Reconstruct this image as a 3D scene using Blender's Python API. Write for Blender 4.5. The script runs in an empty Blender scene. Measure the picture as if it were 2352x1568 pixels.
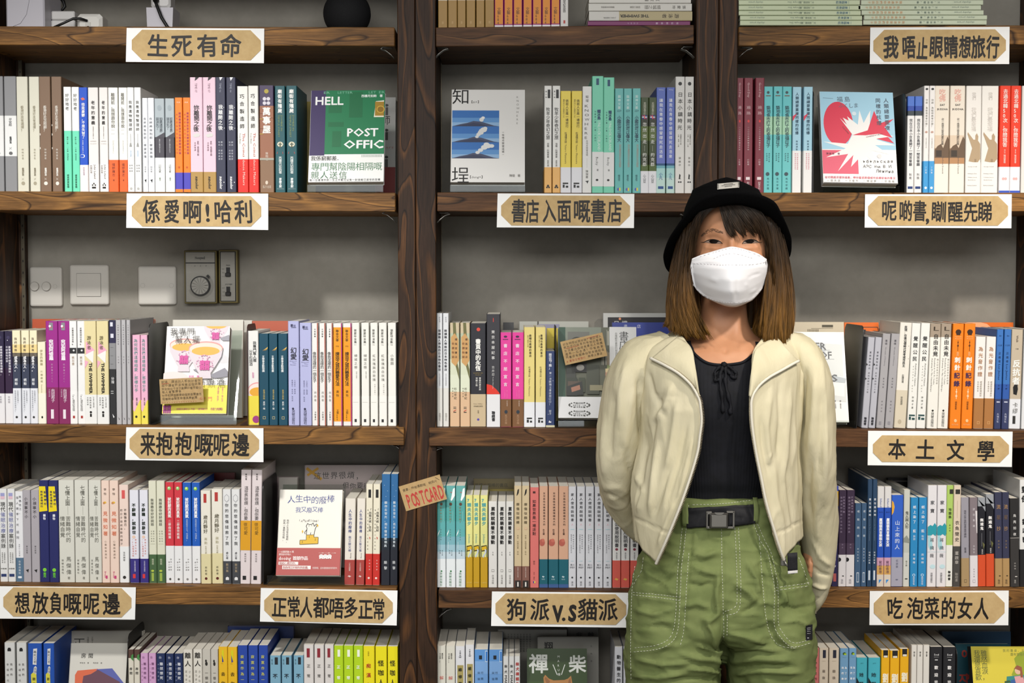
import bpy, bmesh, math, random
import numpy as np
from mathutils import Vector, Matrix
from mathutils.bvhtree import BVHTree

SC = bpy.context.scene
COL = SC.collection
rnd = random.Random(7)

# ------------------------------------------------------------------ camera
W, H, F = 2352.0, 1568.0, 3267.0            # 50 mm lens on a 36 mm sensor
CAM_Z = 1.41
TILT = math.atan((784.0 - 637.0) / F)
D = 2.84                                    # distance of the shelf fronts
WALL_Y = 3.085                              # wall behind the shelves
cam = bpy.data.cameras.new('camera')
cam.sensor_width = 36.0
cam.lens = F / W * 36.0
cam.clip_start = 0.05
cam_o = bpy.data.objects.new('camera', cam)
cam_o.location = (0, 0, CAM_Z)
cam_o.rotation_euler = (math.pi / 2 - TILT, 0, 0)
COL.objects.link(cam_o)
SC.camera = cam_o

# ------------------------------------------------------------------ exposure, world, lamps
SC.view_settings.view_transform = 'Standard'
SC.view_settings.look = 'None'
SC.view_settings.gamma = 1.0
SC.view_settings.use_curve_mapping = False
SC.view_settings.exposure = 0.0
world = bpy.data.worlds.new('world')
SC.world = world
world.use_nodes = True
world.node_tree.nodes['Background'].inputs[0].default_value = (0.9, 0.95, 1.0, 1)
world.node_tree.nodes['Background'].inputs[1].default_value = 0.03
SC.cycles.max_bounces = 6
SC.cycles.diffuse_bounces = 4
SC.cycles.glossy_bounces = 3
SC.cycles.transparent_max_bounces = 12
SC.cycles.sample_clamp_indirect = 4.0


def spot(name, loc, target, power, angle, color, size=0.06, blend=0.9):
    l = bpy.data.lights.new(name, 'SPOT')
    l.energy = power
    l.spot_size = math.radians(angle)
    l.spot_blend = blend
    l.shadow_soft_size = size
    l.color = color
    o = bpy.data.objects.new(name, l)
    o.location = loc
    o.rotation_euler = (Vector(target) - Vector(loc)).to_track_quat('-Z', 'Y').to_euler()
    COL.objects.link(o)
    return o


def area(name, loc, target, power, sx, sy, color):
    l = bpy.data.lights.new(name, 'AREA')
    l.energy = power
    l.shape = 'RECTANGLE'
    l.size, l.size_y = sx, sy
    l.color = color
    o = bpy.data.objects.new(name, l)
    o.location = loc
    o.rotation_euler = (Vector(target) - Vector(loc)).to_track_quat('-Z', 'Y').to_euler()
    COL.objects.link(o)
    return o


spot('track_spot_left', (-0.95, 1.35, 2.6), (-0.68, 2.9, 0.84), 152, 60, (1.0, 0.98, 0.95), 0.07)
spot('track_spot_right', (1.2, 1.4, 2.6), (0.92, 2.8, 0.86), 158, 58, (1.0, 0.915, 0.825), 0.07)
spot('track_spot_middle', (-0.1, 1.4, 2.6), (0.30, 2.6, 0.72), 42, 56, (1.0, 0.97, 0.92), 0.09)
area('ceiling_fill', (0.0, -0.7, 2.55), (0.0, 2.9, 1.1), 92, 2.8, 0.8, (1.0, 0.99, 0.97))  # added soft fill from above to lift the wall between shelves
area('front_fill', (-0.3, -2.45, 1.4), (0.0, 3.0, 1.35), 34, 3.4, 1.7, (0.97, 0.985, 1.0))  # added broad fill from behind the camera; no window is modelled there


# ------------------------------------------------------------------ pixel -> world
_ct, _st = math.cos(TILT), math.sin(TILT)


def ray(px, py):
    u, v = px - W / 2, H / 2 - py
    return Vector((u, F * _ct + v * _st, -F * _st + v * _ct))


def at(px, py, Y):
    d = ray(px, py)
    return Vector((0, 0, CAM_Z)) + d * (Y / d.y)


def to_px(co):
    """world points (N,3) -> photograph pixels (N,2)"""
    p = np.asarray(co, float) - np.array([0, 0, CAM_Z])
    w = p[:, 1] * _ct - p[:, 2] * _st
    v = p[:, 1] * _st + p[:, 2] * _ct
    return np.stack([W / 2 + F * p[:, 0] / w, H / 2 - F * v / w], 1)


# ------------------------------------------------------------------ materials
def lin(hexs):
    hexs = hexs.lstrip('#')
    if len(hexs) == 3:
        hexs = ''.join(c * 2 for c in hexs)
    out = []
    for i in (0, 2, 4):
        c = int(hexs[i:i + 2], 16) / 255
        out.append(c / 12.92 if c <= 0.04045 else ((c + 0.055) / 1.055) ** 2.4)
    return (*out, 1.0)


_M = {}


def mat(hexs, rough=0.5, metal=0.0, spec=0.35):
    """plain printed / painted surface"""
    key = (hexs, rough, metal)
    if key in _M:
        return _M[key]
    m = bpy.data.materials.new('surface_' + hexs)
    m.use_nodes = True
    b = m.node_tree.nodes['Principled BSDF']
    b.inputs['Base Color'].default_value = tuple(c * 0.9 for c in lin(hexs)[:3]) + (1.0,)
    b.inputs['Roughness'].default_value = rough
    b.inputs['Metallic'].default_value = metal
    b.inputs['Specular IOR Level'].default_value = spec
    _M[key] = m
    return m


def node_mat(name, rough=0.6, spec=0.3):
    m = bpy.data.materials.new(name)
    m.use_nodes = True
    nt = m.node_tree
    b = nt.nodes['Principled BSDF']
    b.inputs['Roughness'].default_value = rough
    b.inputs['Specular IOR Level'].default_value = spec
    return m, nt, b


def N(nt, kind, **kw):
    n = nt.nodes.new(kind)
    for k, v in kw.items():
        if k in n.inputs:
            n.inputs[k].default_value = v
        else:
            setattr(n, k, v)
    return n


def ramp(nt, fac, stops):
    r = nt.nodes.new('ShaderNodeValToRGB')
    e = r.color_ramp.elements
    while len(e) < len(stops):
        e.new(0.5)
    for i, (p, c) in enumerate(stops):
        e[i].position = p
        e[i].color = lin(c) if isinstance(c, str) else (c, c, c, 1)
    nt.links.new(fac, r.inputs['Fac'])
    return r.outputs['Color']


def wood(name, dark, mid, light, axis=0, rings=26.0, fine=0.5):
    """stained pine: stretched contour grain + fibres, length along `axis`"""
    m, nt, b = node_mat(name, 0.55, 0.2)
    L = nt.links.new
    tc = N(nt, 'ShaderNodeTexCoord')
    oi = N(nt, 'ShaderNodeObjectInfo')
    off = N(nt, 'ShaderNodeVectorMath', operation='SCALE')
    off.inputs[0].default_value = (13.7, 7.1, 9.3)
    L(oi.outputs['Random'], off.inputs['Scale'])
    add = N(nt, 'ShaderNodeVectorMath', operation='ADD')
    L(tc.outputs['Object'], add.inputs[0])
    L(off.outputs[0], add.inputs[1])

    def mapped(long, across):
        mp = N(nt, 'ShaderNodeMapping')
        s = [across] * 3
        s[axis] = long
        mp.inputs['Scale'].default_value = s
        L(add.outputs[0], mp.inputs['Vector'])
        return mp.outputs[0]
    n1 = N(nt, 'ShaderNodeTexNoise', Scale=1.0, Detail=2.0, Roughness=0.45, Distortion=0.25)
    L(mapped(1.7, 9.0), n1.inputs['Vector'])
    mul = N(nt, 'ShaderNodeMath', operation='MULTIPLY')
    mul.inputs[1].default_value = rings
    L(n1.outputs['Fac'], mul.inputs[0])
    fr = N(nt, 'ShaderNodeMath', operation='FRACT')
    L(mul.outputs[0], fr.inputs[0])
    n2 = N(nt, 'ShaderNodeTexNoise', Scale=1.0, Detail=4.0, Roughness=0.65)
    L(mapped(16.0, 330.0), n2.inputs['Vector'])
    n3 = N(nt, 'ShaderNodeTexNoise', Scale=1.0, Detail=3.0, Roughness=0.6)
    L(mapped(4.0, 22.0), n3.inputs['Vector'])
    grain = ramp(nt, fr.outputs[0], [(0.0, mid), (0.62, mid), (0.86, light), (0.95, dark), (1.0, mid)])
    mx = N(nt, 'ShaderNodeMix', data_type='RGBA', blend_type='MULTIPLY')
    mx.inputs['Factor'].default_value = fine
    L(grain, mx.inputs['A'])
    L(ramp(nt, n2.outputs['Fac'], [(0.3, 0.25), (0.7, 1.25)]), mx.inputs['B'])
    mx2 = N(nt, 'ShaderNodeMix', data_type='RGBA', blend_type='MULTIPLY')
    mx2.inputs['Factor'].default_value = 0.75
    L(mx.outputs['Result'], mx2.inputs['A'])
    L(ramp(nt, n3.outputs['Fac'], [(0.25, 0.35), (0.75, 1.35)]), mx2.inputs['B'])
    L(mx2.outputs['Result'], b.inputs['Base Color'])
    bp = N(nt, 'ShaderNodeBump', Strength=0.25, Distance=0.001)
    L(n2.outputs['Fac'], bp.inputs['Height'])
    L(bp.outputs[0], b.inputs['Normal'])
    return m


def noisy(name, c1, c2, scale=40.0, rough=0.7, bump=0.0, bscale=300.0, bdist=0.001, stretch=(1, 1, 1), spec=0.25, sheen=0.0, lo=0.3, hi=0.7):
    """two-tone mottled surface with a fine bump"""
    m, nt, b = node_mat(name, rough, spec)
    L = nt.links.new
    tc = N(nt, 'ShaderNodeTexCoord')
    mp = N(nt, 'ShaderNodeMapping')
    mp.inputs['Scale'].default_value = stretch
    L(tc.outputs['Object'], mp.inputs['Vector'])
    n = N(nt, 'ShaderNodeTexNoise', Scale=scale, Detail=5.0, Roughness=0.6)
    L(mp.outputs[0], n.inputs['Vector'])
    L(ramp(nt, n.outputs['Fac'], [(lo, c1), (hi, c2)]), b.inputs['Base Color'])
    if bump:
        n2 = N(nt, 'ShaderNodeTexNoise', Scale=bscale, Detail=3.0)
        L(mp.outputs[0], n2.inputs['Vector'])
        bp = N(nt, 'ShaderNodeBump', Strength=bump, Distance=bdist)
        L(n2.outputs['Fac'], bp.inputs['Height'])
        L(bp.outputs[0], b.inputs['Normal'])
    if sheen:
        b.inputs['Sheen Weight'].default_value = sheen
    return m


def glass(name, tint='ffffff', rough=0.02):
    """thin clear acrylic sheet: mostly see-through with a glossy surface"""
    m = bpy.data.materials.new(name)
    m.use_nodes = True
    nt = m.node_tree
    nt.nodes.clear()
    out = N(nt, 'ShaderNodeOutputMaterial')
    tr = N(nt, 'ShaderNodeBsdfTransparent')
    tr.inputs['Color'].default_value = lin(tint)
    gl = N(nt, 'ShaderNodeBsdfGlossy', Roughness=rough)
    mx = N(nt, 'ShaderNodeMixShader')
    mx.inputs[0].default_value = 0.07
    nt.links.new(tr.outputs[0], mx.inputs[1])
    nt.links.new(gl.outputs[0], mx.inputs[2])
    nt.links.new(mx.outputs[0], out.inputs['Surface'])
    return m


# ------------------------------------------------------------------ lettering
_G = {}


def glyphs(text, bold=0.0):
    """flat outline of a string: (verts Nx2 in em units, faces)"""
    key = (text, bold)
    if key in _G:
        return _G[key]
    c = bpy.data.curves.new('lettering', 'FONT')
    c.body = text
    c.resolution_u = 2 if len(text) == 1 else 1
    c.fill_mode = 'FRONT'
    o = bpy.data.objects.new('lettering', c)
    me = o.to_mesh()
    vs = np.array([v.co[:2] for v in me.vertices]) if len(me.vertices) else np.zeros((0, 2))
    fs = [tuple(p.vertices) for p in me.polygons]
    o.to_mesh_clear()
    bpy.data.objects.remove(o)
    bpy.data.curves.remove(c)
    lay = np.zeros(len(vs))
    if bold and len(vs):
        n, k = len(vs), (8 if bold >= 0.016 else 4)
        base, fs0 = vs, list(fs)
        r = bold * 1.1
        for i in range(k):
            an = 2 * math.pi * i / k + 0.39
            vs = np.vstack([vs, base + np.array([math.cos(an), math.sin(an)]) * r])
            fs += [tuple(n * (i + 1) + j for j in f) for f in fs0]
            lay = np.append(lay, np.full(n, (i + 1) * 1.1e-5))
    _G[key] = (vs, fs, lay)
    return _G[key]


class MB:
    """collects geometry, builds ONE mesh object"""

    def __init__(self):
        self.v, self.f, self.m, self.mats, self.sm = [], [], [], [], []

    def mi(self, material):
        if isinstance(material, str):
            material = mat(material)
        if material not in self.mats:
            self.mats.append(material)
        return self.mats.index(material)

    def add(self, verts, faces, material, smooth=False):
        b = len(self.v)
        k = self.mi(material)
        self.v.extend([tuple(p) for p in verts])
        for f in faces:
            self.f.append(tuple(b + i for i in f))
            self.m.append(k)
            self.sm.append(smooth)

    def box(self, lo, hi, material, bevel=0.0):
        (x0, y0, z0), (x1, y1, z1) = lo, hi
        if bevel:
            c = bevel
            vs, fs = [], []
            prof = [(x0 + c, z0), (x1 - c, z0), (x1, z0 + c), (x1, z1 - c), (x1 - c, z1), (x0 + c, z1), (x0, z1 - c), (x0, z0 + c)]
            ins = [(x0 + 2 * c, z0 + c), (x1 - 2 * c, z0 + c), (x1 - c, z0 + 2 * c), (x1 - c, z1 - 2 * c), (x1 - 2 * c, z1 - c), (x0 + 2 * c, z1 - c), (x0 + c, z1 - 2 * c), (x0 + c, z0 + 2 * c)]
            for yy, pr in ((y0, ins), (y0 + c, prof), (y1 - c, prof), (y1, ins)):
                vs += [(x, yy, z) for x, z in pr]
            for r in range(3):
                for i in range(8):
                    j = (i + 1) % 8
                    fs.append((r * 8 + i, r * 8 + j, r * 8 + 8 + j, r * 8 + 8 + i))
            fs.append(tuple(range(7, -1, -1)))
            fs.append(tuple(range(24, 32)))
            self.add(vs, fs, material)
            return
        vs = [(x0, y0, z0), (x1, y0, z0), (x1, y1, z0), (x0, y1, z0), (x0, y0, z1), (x1, y0, z1), (x1, y1, z1), (x0, y1, z1)]
        self.add(vs, [(0, 3, 2, 1), (4, 5, 6, 7), (0, 1, 5, 4), (1, 2, 6, 5), (2, 3, 7, 6), (3, 0, 4, 7)], material)

    def prism(self, outline, y0, y1, material):
        """outline in (x,z), extruded in depth"""
        n = len(outline)
        vs = [(x, y0, z) for x, z in outline] + [(x, y1, z) for x, z in outline]
        fs = [tuple(range(n)), tuple(range(2 * n - 1, n - 1, -1))]
        fs += [(i, n + i, n + (i + 1) % n, (i + 1) % n) for i in range(n)]
        self.add(vs, fs, material)

    def flat(self, pts, y, material):
        """thin printed shape in (x,z) at depth y"""
        self.add([(x, y, z) for x, z in pts], [tuple(range(len(pts)))], material)

    def disc(self, cx, cz, rx, rz, y, material, n=20, a0=0.0, a1=360.0):
        k = n + 1 if a1 - a0 < 360 else n
        self.flat([(cx + rx * math.cos(math.radians(a0 + (a1 - a0) * i / n)), cz + rz * math.sin(math.radians(a0 + (a1 - a0) * i / n))) for i in range(k)], y, material)

    def tube(self, path, r, material, n=8, closed=False):
        path = [Vector(p) for p in path]
        rr = r if isinstance(r, (list, tuple)) else [r] * len(path)
        vs, fs = [], []
        for i, p in enumerate(path):
            t = (path[min(i + 1, len(path) - 1)] - path[max(i - 1, 0)])
            t = t.normalized() if t.length > 1e-9 else Vector((0, 0, 1))
            a = t.cross(Vector((0, 1, 0)) if abs(t.y) < 0.9 else Vector((1, 0, 0))).normalized()
            bb = t.cross(a)
            for k in range(n):
                an = 2 * math.pi * k / n
                vs.append(p + (a * math.cos(an) + bb * math.sin(an)) * rr[i])
        for i in range(len(path) - 1):
            for k in range(n):
                j = (k + 1) % n
                fs.append((i * n + k, i * n + j, i * n + n + j, i * n + n + k))
        fs.append(tuple(range(n - 1, -1, -1)))
        fs.append(tuple(range((len(path) - 1) * n, len(path) * n)))
        self.add(vs, fs, material, True)

    def grid(self, rows, material, closed_u=False, smooth=True):
        """rows: list of equal-length point lists"""
        n = len(rows[0])
        vs = [p for r in rows for p in r]
        fs = []
        for i in range(len(rows) - 1):
            for k in range(n if closed_u else n - 1):
                j = (k + 1) % n
                fs.append((i * n + k, i * n + j, i * n + n + j, i * n + n + k))
        self.add(vs, fs, material, smooth)

    # lettering, in the x-z plane at depth y
    def char(self, ch, cx, cz, em, y, material, bold=0.0, rot=0.0, sx=1.0):
        vs, fs, ly = glyphs(ch, bold)
        if not len(vs):
            return
        p = (vs - np.array([0.5, 0.38])) * em * np.array([sx, 1.0])
        c, s = math.cos(rot), math.sin(rot)
        self.add([(cx + a * c - b * s, y + l, cz + a * s + b * c) for (a, b), l in zip(p, ly)], fs, material)

    def vtext(self, text, cx, z_top, z_bot, em, y, material, bold=0.0, jit=0.0):
        n = len(text)
        pitch = (z_top - z_bot) / n
        em = min(em, pitch * 1.12)
        for i, ch in enumerate(text):
            if ch in ' 　':
                continue
            self.char(ch, cx + jit * em * rnd.uniform(-1, 1), z_top - pitch * (i + 0.5), em, y, material, bold, rnd.uniform(-1, 1) * jit)

    def htext(self, text, x0, x1, cz, em, y, material, bold=0.0, rot=0.0, fit=True):
        """one line from x0 towards x1 (about rot), squeezed to fit"""
        vs, fs, ly = glyphs(text, bold)
        if not len(vs):
            return
        w = vs[:, 0].max() - vs[:, 0].min()
        k = (x1 - x0) / (w * em) if fit else 1.0
        k = min(max(k, 0.6), 1.6) if fit else 1.0
        c, s = math.cos(rot), math.sin(rot)
        a = (vs[:, 0] - vs[:, 0].min()) * em * k
        b = (vs[:, 1] - 0.35) * em
        self.add([(x0 + p * c - q * s, y + l, cz + p * s + q * c) for p, q, l in zip(a, b, ly)], fs, material)

    def rtext(self, text, cx, z_top, z_bot, em, y, material, bold=0.0):
        """a line turned to read downwards"""
        vs, fs, ly = glyphs(text, bold)
        if not len(vs):
            return
        w = vs[:, 0].max() - vs[:, 0].min()
        k = (z_top - z_bot) / (w * em)
        if k < 0.75:
            em, k = em * k / 0.75, 0.75
        k = min(k, 1.5)
        a = (vs[:, 0] - vs[:, 0].min()) * em * k
        b = (vs[:, 1] - 0.35) * em
        self.add([(cx + q, y + l, z_top - p) for p, q, l in zip(a, b, ly)], fs, material)

    def mesh(self, name):
        me = bpy.data.meshes.new(name)
        me.from_pydata(self.v, [], self.f)
        for m in self.mats:
            me.materials.append(m)
        me.polygons.foreach_set('material_index', self.m)
        me.polygons.foreach_set('use_smooth', self.sm)
        me.update()
        return me

    def build(self, name, parent=None, matrix=None):
        o = bpy.data.objects.new(name, self.mesh(name))
        COL.objects.link(o)
        if parent is not None:
            o.parent = parent
        if matrix is not None:
            o.matrix_world = matrix
        return o


def tag(o, label, category, group=None):
    o['label'] = label
    o['category'] = category
    if group:
        o['group'] = group
    return o


def thing(name, label, category, loc=(0, 0, 0), rot=(0, 0, 0), group=None):
    o = bpy.data.objects.new(name, None)
    o.empty_display_size = 0.05
    o.location = loc
    o.rotation_euler = rot
    COL.objects.link(o)
    return tag(o, label, category, group)


def structure(o):
    o['kind'] = 'structure'
    return o

# ================================================================== the room
WOOD_SHELF = wood('stained_pine_shelf', '3c2613', '7f5930', '9a6d39', 0, 15.0, 0.75)
WOOD_POST = wood('stained_pine_post', '180e08', '3a271a', '613f22', 2, 13.0, 0.7)
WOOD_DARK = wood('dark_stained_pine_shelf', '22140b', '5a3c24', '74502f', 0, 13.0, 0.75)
WALL = noisy('grey_wall_paint', '827e75', '8a867d', 30.0, 0.85, 0.15, 500.0, 0.0006)
PLASTER = noisy('room_plaster', 'b9b5ac', 'c2beb5', 8.0, 0.9)
FLOORM = noisy('concrete_floor', '6a655e', '7d776e', 5.0, 0.6)
CEILM = noisy('dark_ceiling', '55524d', '5e5b55', 5.0, 0.9)


def room_box(name, lo, hi, m):
    b = MB()
    b.box(lo, hi, m)
    return structure(b.build(name))


room_box('wall_back', (-3.2, WALL_Y, 0), (3.2, WALL_Y + 0.1, 2.8), WALL)
room_box('wall_left', (-3.3, -2.6, 0), (-3.2, WALL_Y + 0.1, 2.8), PLASTER)
room_box('wall_right', (3.2, -2.6, 0), (3.3, WALL_Y + 0.1, 2.8), PLASTER)
room_box('wall_front', (-3.3, -2.7, 0), (3.3, -2.6, 2.8), PLASTER)
room_box('floor', (-3.3, -2.7, -0.1), (3.3, WALL_Y + 0.1, 0), FLOORM)
room_box('ceiling', (-3.3, -2.7, 2.8), (3.3, WALL_Y + 0.1, 2.9), CEILM)

# ================================================================== the bookcase
bookcase = thing('bookcase', 'dark-stained pine bookcase with thick shelves and double posts against the grey wall', 'bookcase', (0, D, 0))
METAL = mat('8c8a86', 0.35, 0.9)
TRACKM = mat('5d5648', 0.45, 0.7)


def part_box(name, lo, hi, m, parent, bevel=0.0, rot_y=0.0):
    c = [(lo[i] + hi[i]) / 2 for i in range(3)]
    b = MB()
    b.box([lo[i] - c[i] for i in range(3)], [hi[i] - c[i] for i in range(3)], m, bevel)
    o = b.build(name, parent)
    o.location = Vector(c) - parent.location
    o.rotation_euler = (0, rot_y, 0)
    return o


def X(px, Y=D, py=784):
    return at(px, py, Y).x


# posts: two boards each, flush with or just behind the shelf fronts
POST_Y = D + 0.012
for x0, x1 in ((915, 955), (956, 1002.2), (1595, 1646), (1647, 1690)):
    part_box('post', (X(x0, POST_Y), POST_Y, 0.004), (X(x1, POST_Y), WALL_Y - 0.002, 2.62), WOOD_POST, bookcase, 0.0015)
for x0, x1 in ((-120, -76), (-75, -29), (2424, 2468), (2469, 2515)):
    part_box('post', (X(x0, POST_Y), POST_Y + 0.035, 0.004), (X(x1, POST_Y), WALL_Y - 0.002, 2.62), WOOD_POST, bookcase, 0.0015)

SHELF = {}
# front top edge at two ends, thickness in pixels
_S = [('L0', -110, -115, 906, -115, 42), ('C0', 1001, -330, 1594, -330, 42), ('R0', 1697, -330, 2460, -330, 42), ('L1', -110, 60.0, 906, 62.5, 42), ('L2', -110, 438.6, 908, 442.5, 43), ('L3', -110, 975.0, 928, 981.5, 41), ('L4', -110, 1341.0, 911, 1350.5, 43), ('L5', -110, 1716, 911, 1722, 42),
      ('C1', 1001, 63.0, 1594, 57.0, 43), ('C2', 1004, 441.6, 1594, 443.5, 43), ('C3', 985.5, 982.5, 1594, 986.5, 42), ('C4', 1007, 1355.0, 1594, 1357.0, 42), ('C5', 1007, 1722, 1594, 1724, 42),
      ('R1', 1697, 61.5, 2460, 57.5, 43), ('R2', 1693, 442.0, 2460, 442.5, 42.5), ('R3', 1693, 984.5, 2460, 989.0, 41), ('R4', 1693, 1353.0, 2460, 1354.0, 43), ('R5', 1693, 1724, 2460, 1726, 42)]
for key, x0, y0, x1, y1, th in _S:
    a, b_ = at(x0, y0, D), at(x1, y1, D)
    SHELF[key] = (a.x, a.z, b_.x, b_.z)
    t = th / F * D
    dx = b_.x - a.x
    ang = math.atan2(b_.z - a.z, dx)
    zc = (a.z + b_.z) / 2 - t / 2
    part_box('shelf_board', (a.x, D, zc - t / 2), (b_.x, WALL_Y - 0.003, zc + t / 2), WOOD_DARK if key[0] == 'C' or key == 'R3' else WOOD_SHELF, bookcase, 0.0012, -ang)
    for sx, sgn in ((x0, 1), (x1, -1)):      # folded steel clip the board sits on
        bx = X(sx) + sgn * (0.004 if sgn > 0 else 0.004)
        b2 = MB()
        z = zc - t / 2 - 0.0015
        pts = [(0, 0.0), (0.018 * sgn, 0.0), (0.022 * sgn, -0.003), (0.012 * sgn, -0.006), (0.002 * sgn, -0.014), (-0.004 * sgn, -0.02)]
        if sx in (-110, 2460):
            continue
        rows = [[(p[0], yy, p[1]) for p in pts] for yy in (0.014, 0.032)]
        b2.grid(rows, METAL)
        o = b2.build('shelf_clip', bookcase)
        o.location = Vector((bx, D, z)) - bookcase.location
        sm = o.modifiers.new('thickness', 'SOLIDIFY')
        sm.thickness = 0.0012


def shelf_z(key, x):
    x0, z0, x1, z1 = SHELF[key]
    return z0 + (z1 - z0) * (x - x0) / (x1 - x0)


# slotted steel tracks at the inner edges of the bays
for px, yy in ((55, WALL_Y - 0.045), (1012, WALL_Y - 0.02), (1588, WALL_Y - 0.02)):
    b = MB()
    x = at(px, 700, yy).x
    b.box((-0.0035, -0.002, -1.2), (0.0035, 0.002, 1.2), TRACKM)
    for i in range(96):
        z = -1.18 + i * 0.025
        b.disc(0, z, 0.0013, 0.003, -0.0023, '120d09', 8)
    o = b.build('slotted_track', bookcase)
    o.location = Vector((x, yy, 1.25)) - bookcase.location
# dark filler strip between track and wall at the far edge
part_box('post', (X(-29, POST_Y) - 0.02, WALL_Y - 0.042, 0.004), (at(66, 700, WALL_Y - 0.003).x, WALL_Y - 0.003, 2.62), WOOD_POST, bookcase)

# ================================================================== signs on the shelf edges
PAPER_W = noisy('white_sign_paper', 'e6e6e4', 'ebebe9', 20.0, 0.6)
KRAFT = noisy('kraft_paper', 'b69a6c', 'c0a577', 60.0, 0.8, lo=0.35, hi=0.65)
KRAFT_D = noisy('kraft_card', 'a98c60', 'b5986c', 80.0, 0.8, lo=0.35, hi=0.65)
INK = mat('1d1815', 0.55)


def shelf_sign(label, white, kraft, text, spans, ink_h, bold=0.018, hang=True):
    """white: TL,TR,BR,BL px of the backing paper; kraft: x0,x1,y0,y1 px; spans: centre px of each character"""
    Y = D - 0.0035
    P = [at(x, y, Y) for x, y in white]
    c = P[0]
    t = thing('shelf_sign', label, 'sign', tuple(c), group='handwritten shelf signs')
    ang = math.atan2(P[1].z - P[0].z, P[1].x - P[0].x)
    b = MB()
    b.prism([(p.x - c.x, p.z - c.z) for p in reversed(P)], 0.0, 0.0012, PAPER_W)
    b.build('backing_paper', t)
    x0, x1, y0, y1 = kraft
    cut = 0.34 * (y1 - y0)
    sl = (white[1][1] - white[0][1]) / (white[1][0] - white[0][0])
    oct_ = [(x0, y0 + cut), (x0 + cut, y0), (x1 - cut, y0), (x1, y0 + cut), (x1, y1 - cut), (x1 - cut, y1), (x0 + cut, y1), (x0, y1 - cut)]
    Q = [at(x, y + sl * (x - (x0 + x1) / 2), Y) - c for x, y in oct_]
    k = MB()
    k.prism([(p.x, p.z) for p in reversed(Q)], -0.0012, 0.0, KRAFT)
    r2 = random.Random(len(text) * 31 + int(x0))
    for ch, (cx, cy, w) in zip(text, spans):
        p = at(cx, cy, Y) - c
        em = ink_h / F * D * 1.08
        if ch in 'vs':
            em *= 1.5
        k.char(ch, p.x + (em * .33 if ch in '!.,' else em * .2 if ch in 'vs' else 0), p.z + (em * .1 if ch in 'vs' else 0), em, -0.0016, INK, bold, r2.uniform(-0.05, 0.05) + ang, w / (ink_h * 1.08) if ch not in '.!,' else 1.0)
    k.build('kraft_label', t)
    return t


def even(xs, y, w, sl=0.0):
    return [(x, y + sl * (x - xs[0]), w) for x in xs]


shelf_sign('kraft sign of four characters on the topmost shelf of the left bay', [(291, 64), (607, 65.5), (606, 145), (289, 142)], (303, 599, 69, 138), '生死有命', even([363, 418, 477, 530], 105, 50), 50)
shelf_sign('kraft sign with an exclamation mark below the second row of books', [(291, 444), (616, 444.5), (616, 528), (290, 523)], (303, 600, 450, 520), '係愛啊!哈利', [(348, 485, 40), (395, 485, 36), (442, 486, 46), (479, 486, 30), (512, 486, 42), (560, 486, 44)], 52)
shelf_sign('kraft sign of six characters under the pink tea cup book', [(290, 981), (605, 983), (605, 1061), (288, 1056)], (298, 595, 985, 1053), '来抱抱嘅呢邊', [(340, 1019, 36), (378, 1019, 40), (422, 1019, 40), (468, 1020, 46), (509, 1020, 40), (553, 1021, 42)], 52)
shelf_sign('kraft sign of six characters at the left end of the fourth shelf', [(-3, 1346), (312, 1348.5), (310, 1422.5), (-4, 1420)], (8, 302, 1349, 1416), '想放負嘅呢邊', [(52, 1384, 36), (93, 1384, 38), (129, 1384, 30), (166, 1385, 44), (210, 1385, 40), (256, 1386, 42)], 50)
shelf_sign('kraft sign of eight characters under the cat podium book', [(599, 1350), (913, 1356), (911, 1436), (597, 1427)], (607, 902, 1356, 1428), '正常人都唔多正常', [(642, 1393, 36), (675, 1393, 32), (704, 1394, 30), (738, 1394, 38), (773, 1395, 36), (806, 1395, 34), (840, 1398, 36), (870, 1398, 30)], 48)
shelf_sign('kraft sign of seven characters under the middle bay travel books', [(1143, 444), (1457, 445), (1456, 523.5), (1141, 522)], (1151, 1447, 449, 518), '書店入面嘅書店', [(1191, 484, 34), (1223, 485, 32), (1261, 484, 32), (1296, 484, 34), (1336, 484, 40), (1374, 484, 36), (1412, 484, 34)], 52)
shelf_sign('kraft sign with the letters v.s partly hidden behind green trousers', [(1130, 1358), (1446, 1361), (1445, 1441), (1128, 1437)], (1138, 1438, 1363, 1433), '狗派v.s貓派', [(1187, 1399, 48), (1240, 1399, 46), (1280, 1404, 36), (1298, 1404, 24), (1316, 1404, 36), (1350, 1399, 48), (1396, 1399, 46)], 50)
shelf_sign('kraft sign of eight characters under the stacked pale green books', [(1999, 63), (2319, 61.5), (2318, 147), (1998, 147)], (2006, 2310, 68, 141), '我唔止眼睛想旅行', [(2046, 108, 36), (2087, 108, 32), (2118, 112, 26), (2150, 108, 32), (2184, 108, 34), (2216, 108, 28), (2246, 108, 34), (2280, 108, 30)], 50, 0.026)
shelf_sign('kraft sign with a comma under the red and blue star cover', [(1987, 446), (2324, 446), (2323, 524), (1986, 522.5)], (1994, 2315, 450, 518), '呢啲書,瞓醒先睇', [(2042, 483, 36), (2080, 484, 32), (2112, 484, 32), (2133, 490, 26), (2156, 486, 36), (2194, 486, 36), (2229, 486, 34), (2262, 486, 34)], 46)
shelf_sign('kraft sign of four widely spaced characters below the orange pair of books', [(1994, 989), (2326, 991), (2324, 1072), (1993, 1068)], (2005, 2317, 1000, 1061), '本土文學', [(2060, 1031, 42), (2125, 1032, 46), (2194, 1033, 42), (2264, 1035, 42)], 46)
shelf_sign('kraft sign of six characters on the fourth shelf of the right bay', [(1998, 1357), (2317, 1356), (2316, 1435.5), (1997, 1435)], (2007, 2307, 1360, 1431), '吃泡菜的女人', [(2055, 1396, 38), (2102, 1396, 40), (2140, 1396, 36), (2178, 1396, 36), (2216, 1396, 36), (2254, 1397, 36)], 50)

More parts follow.
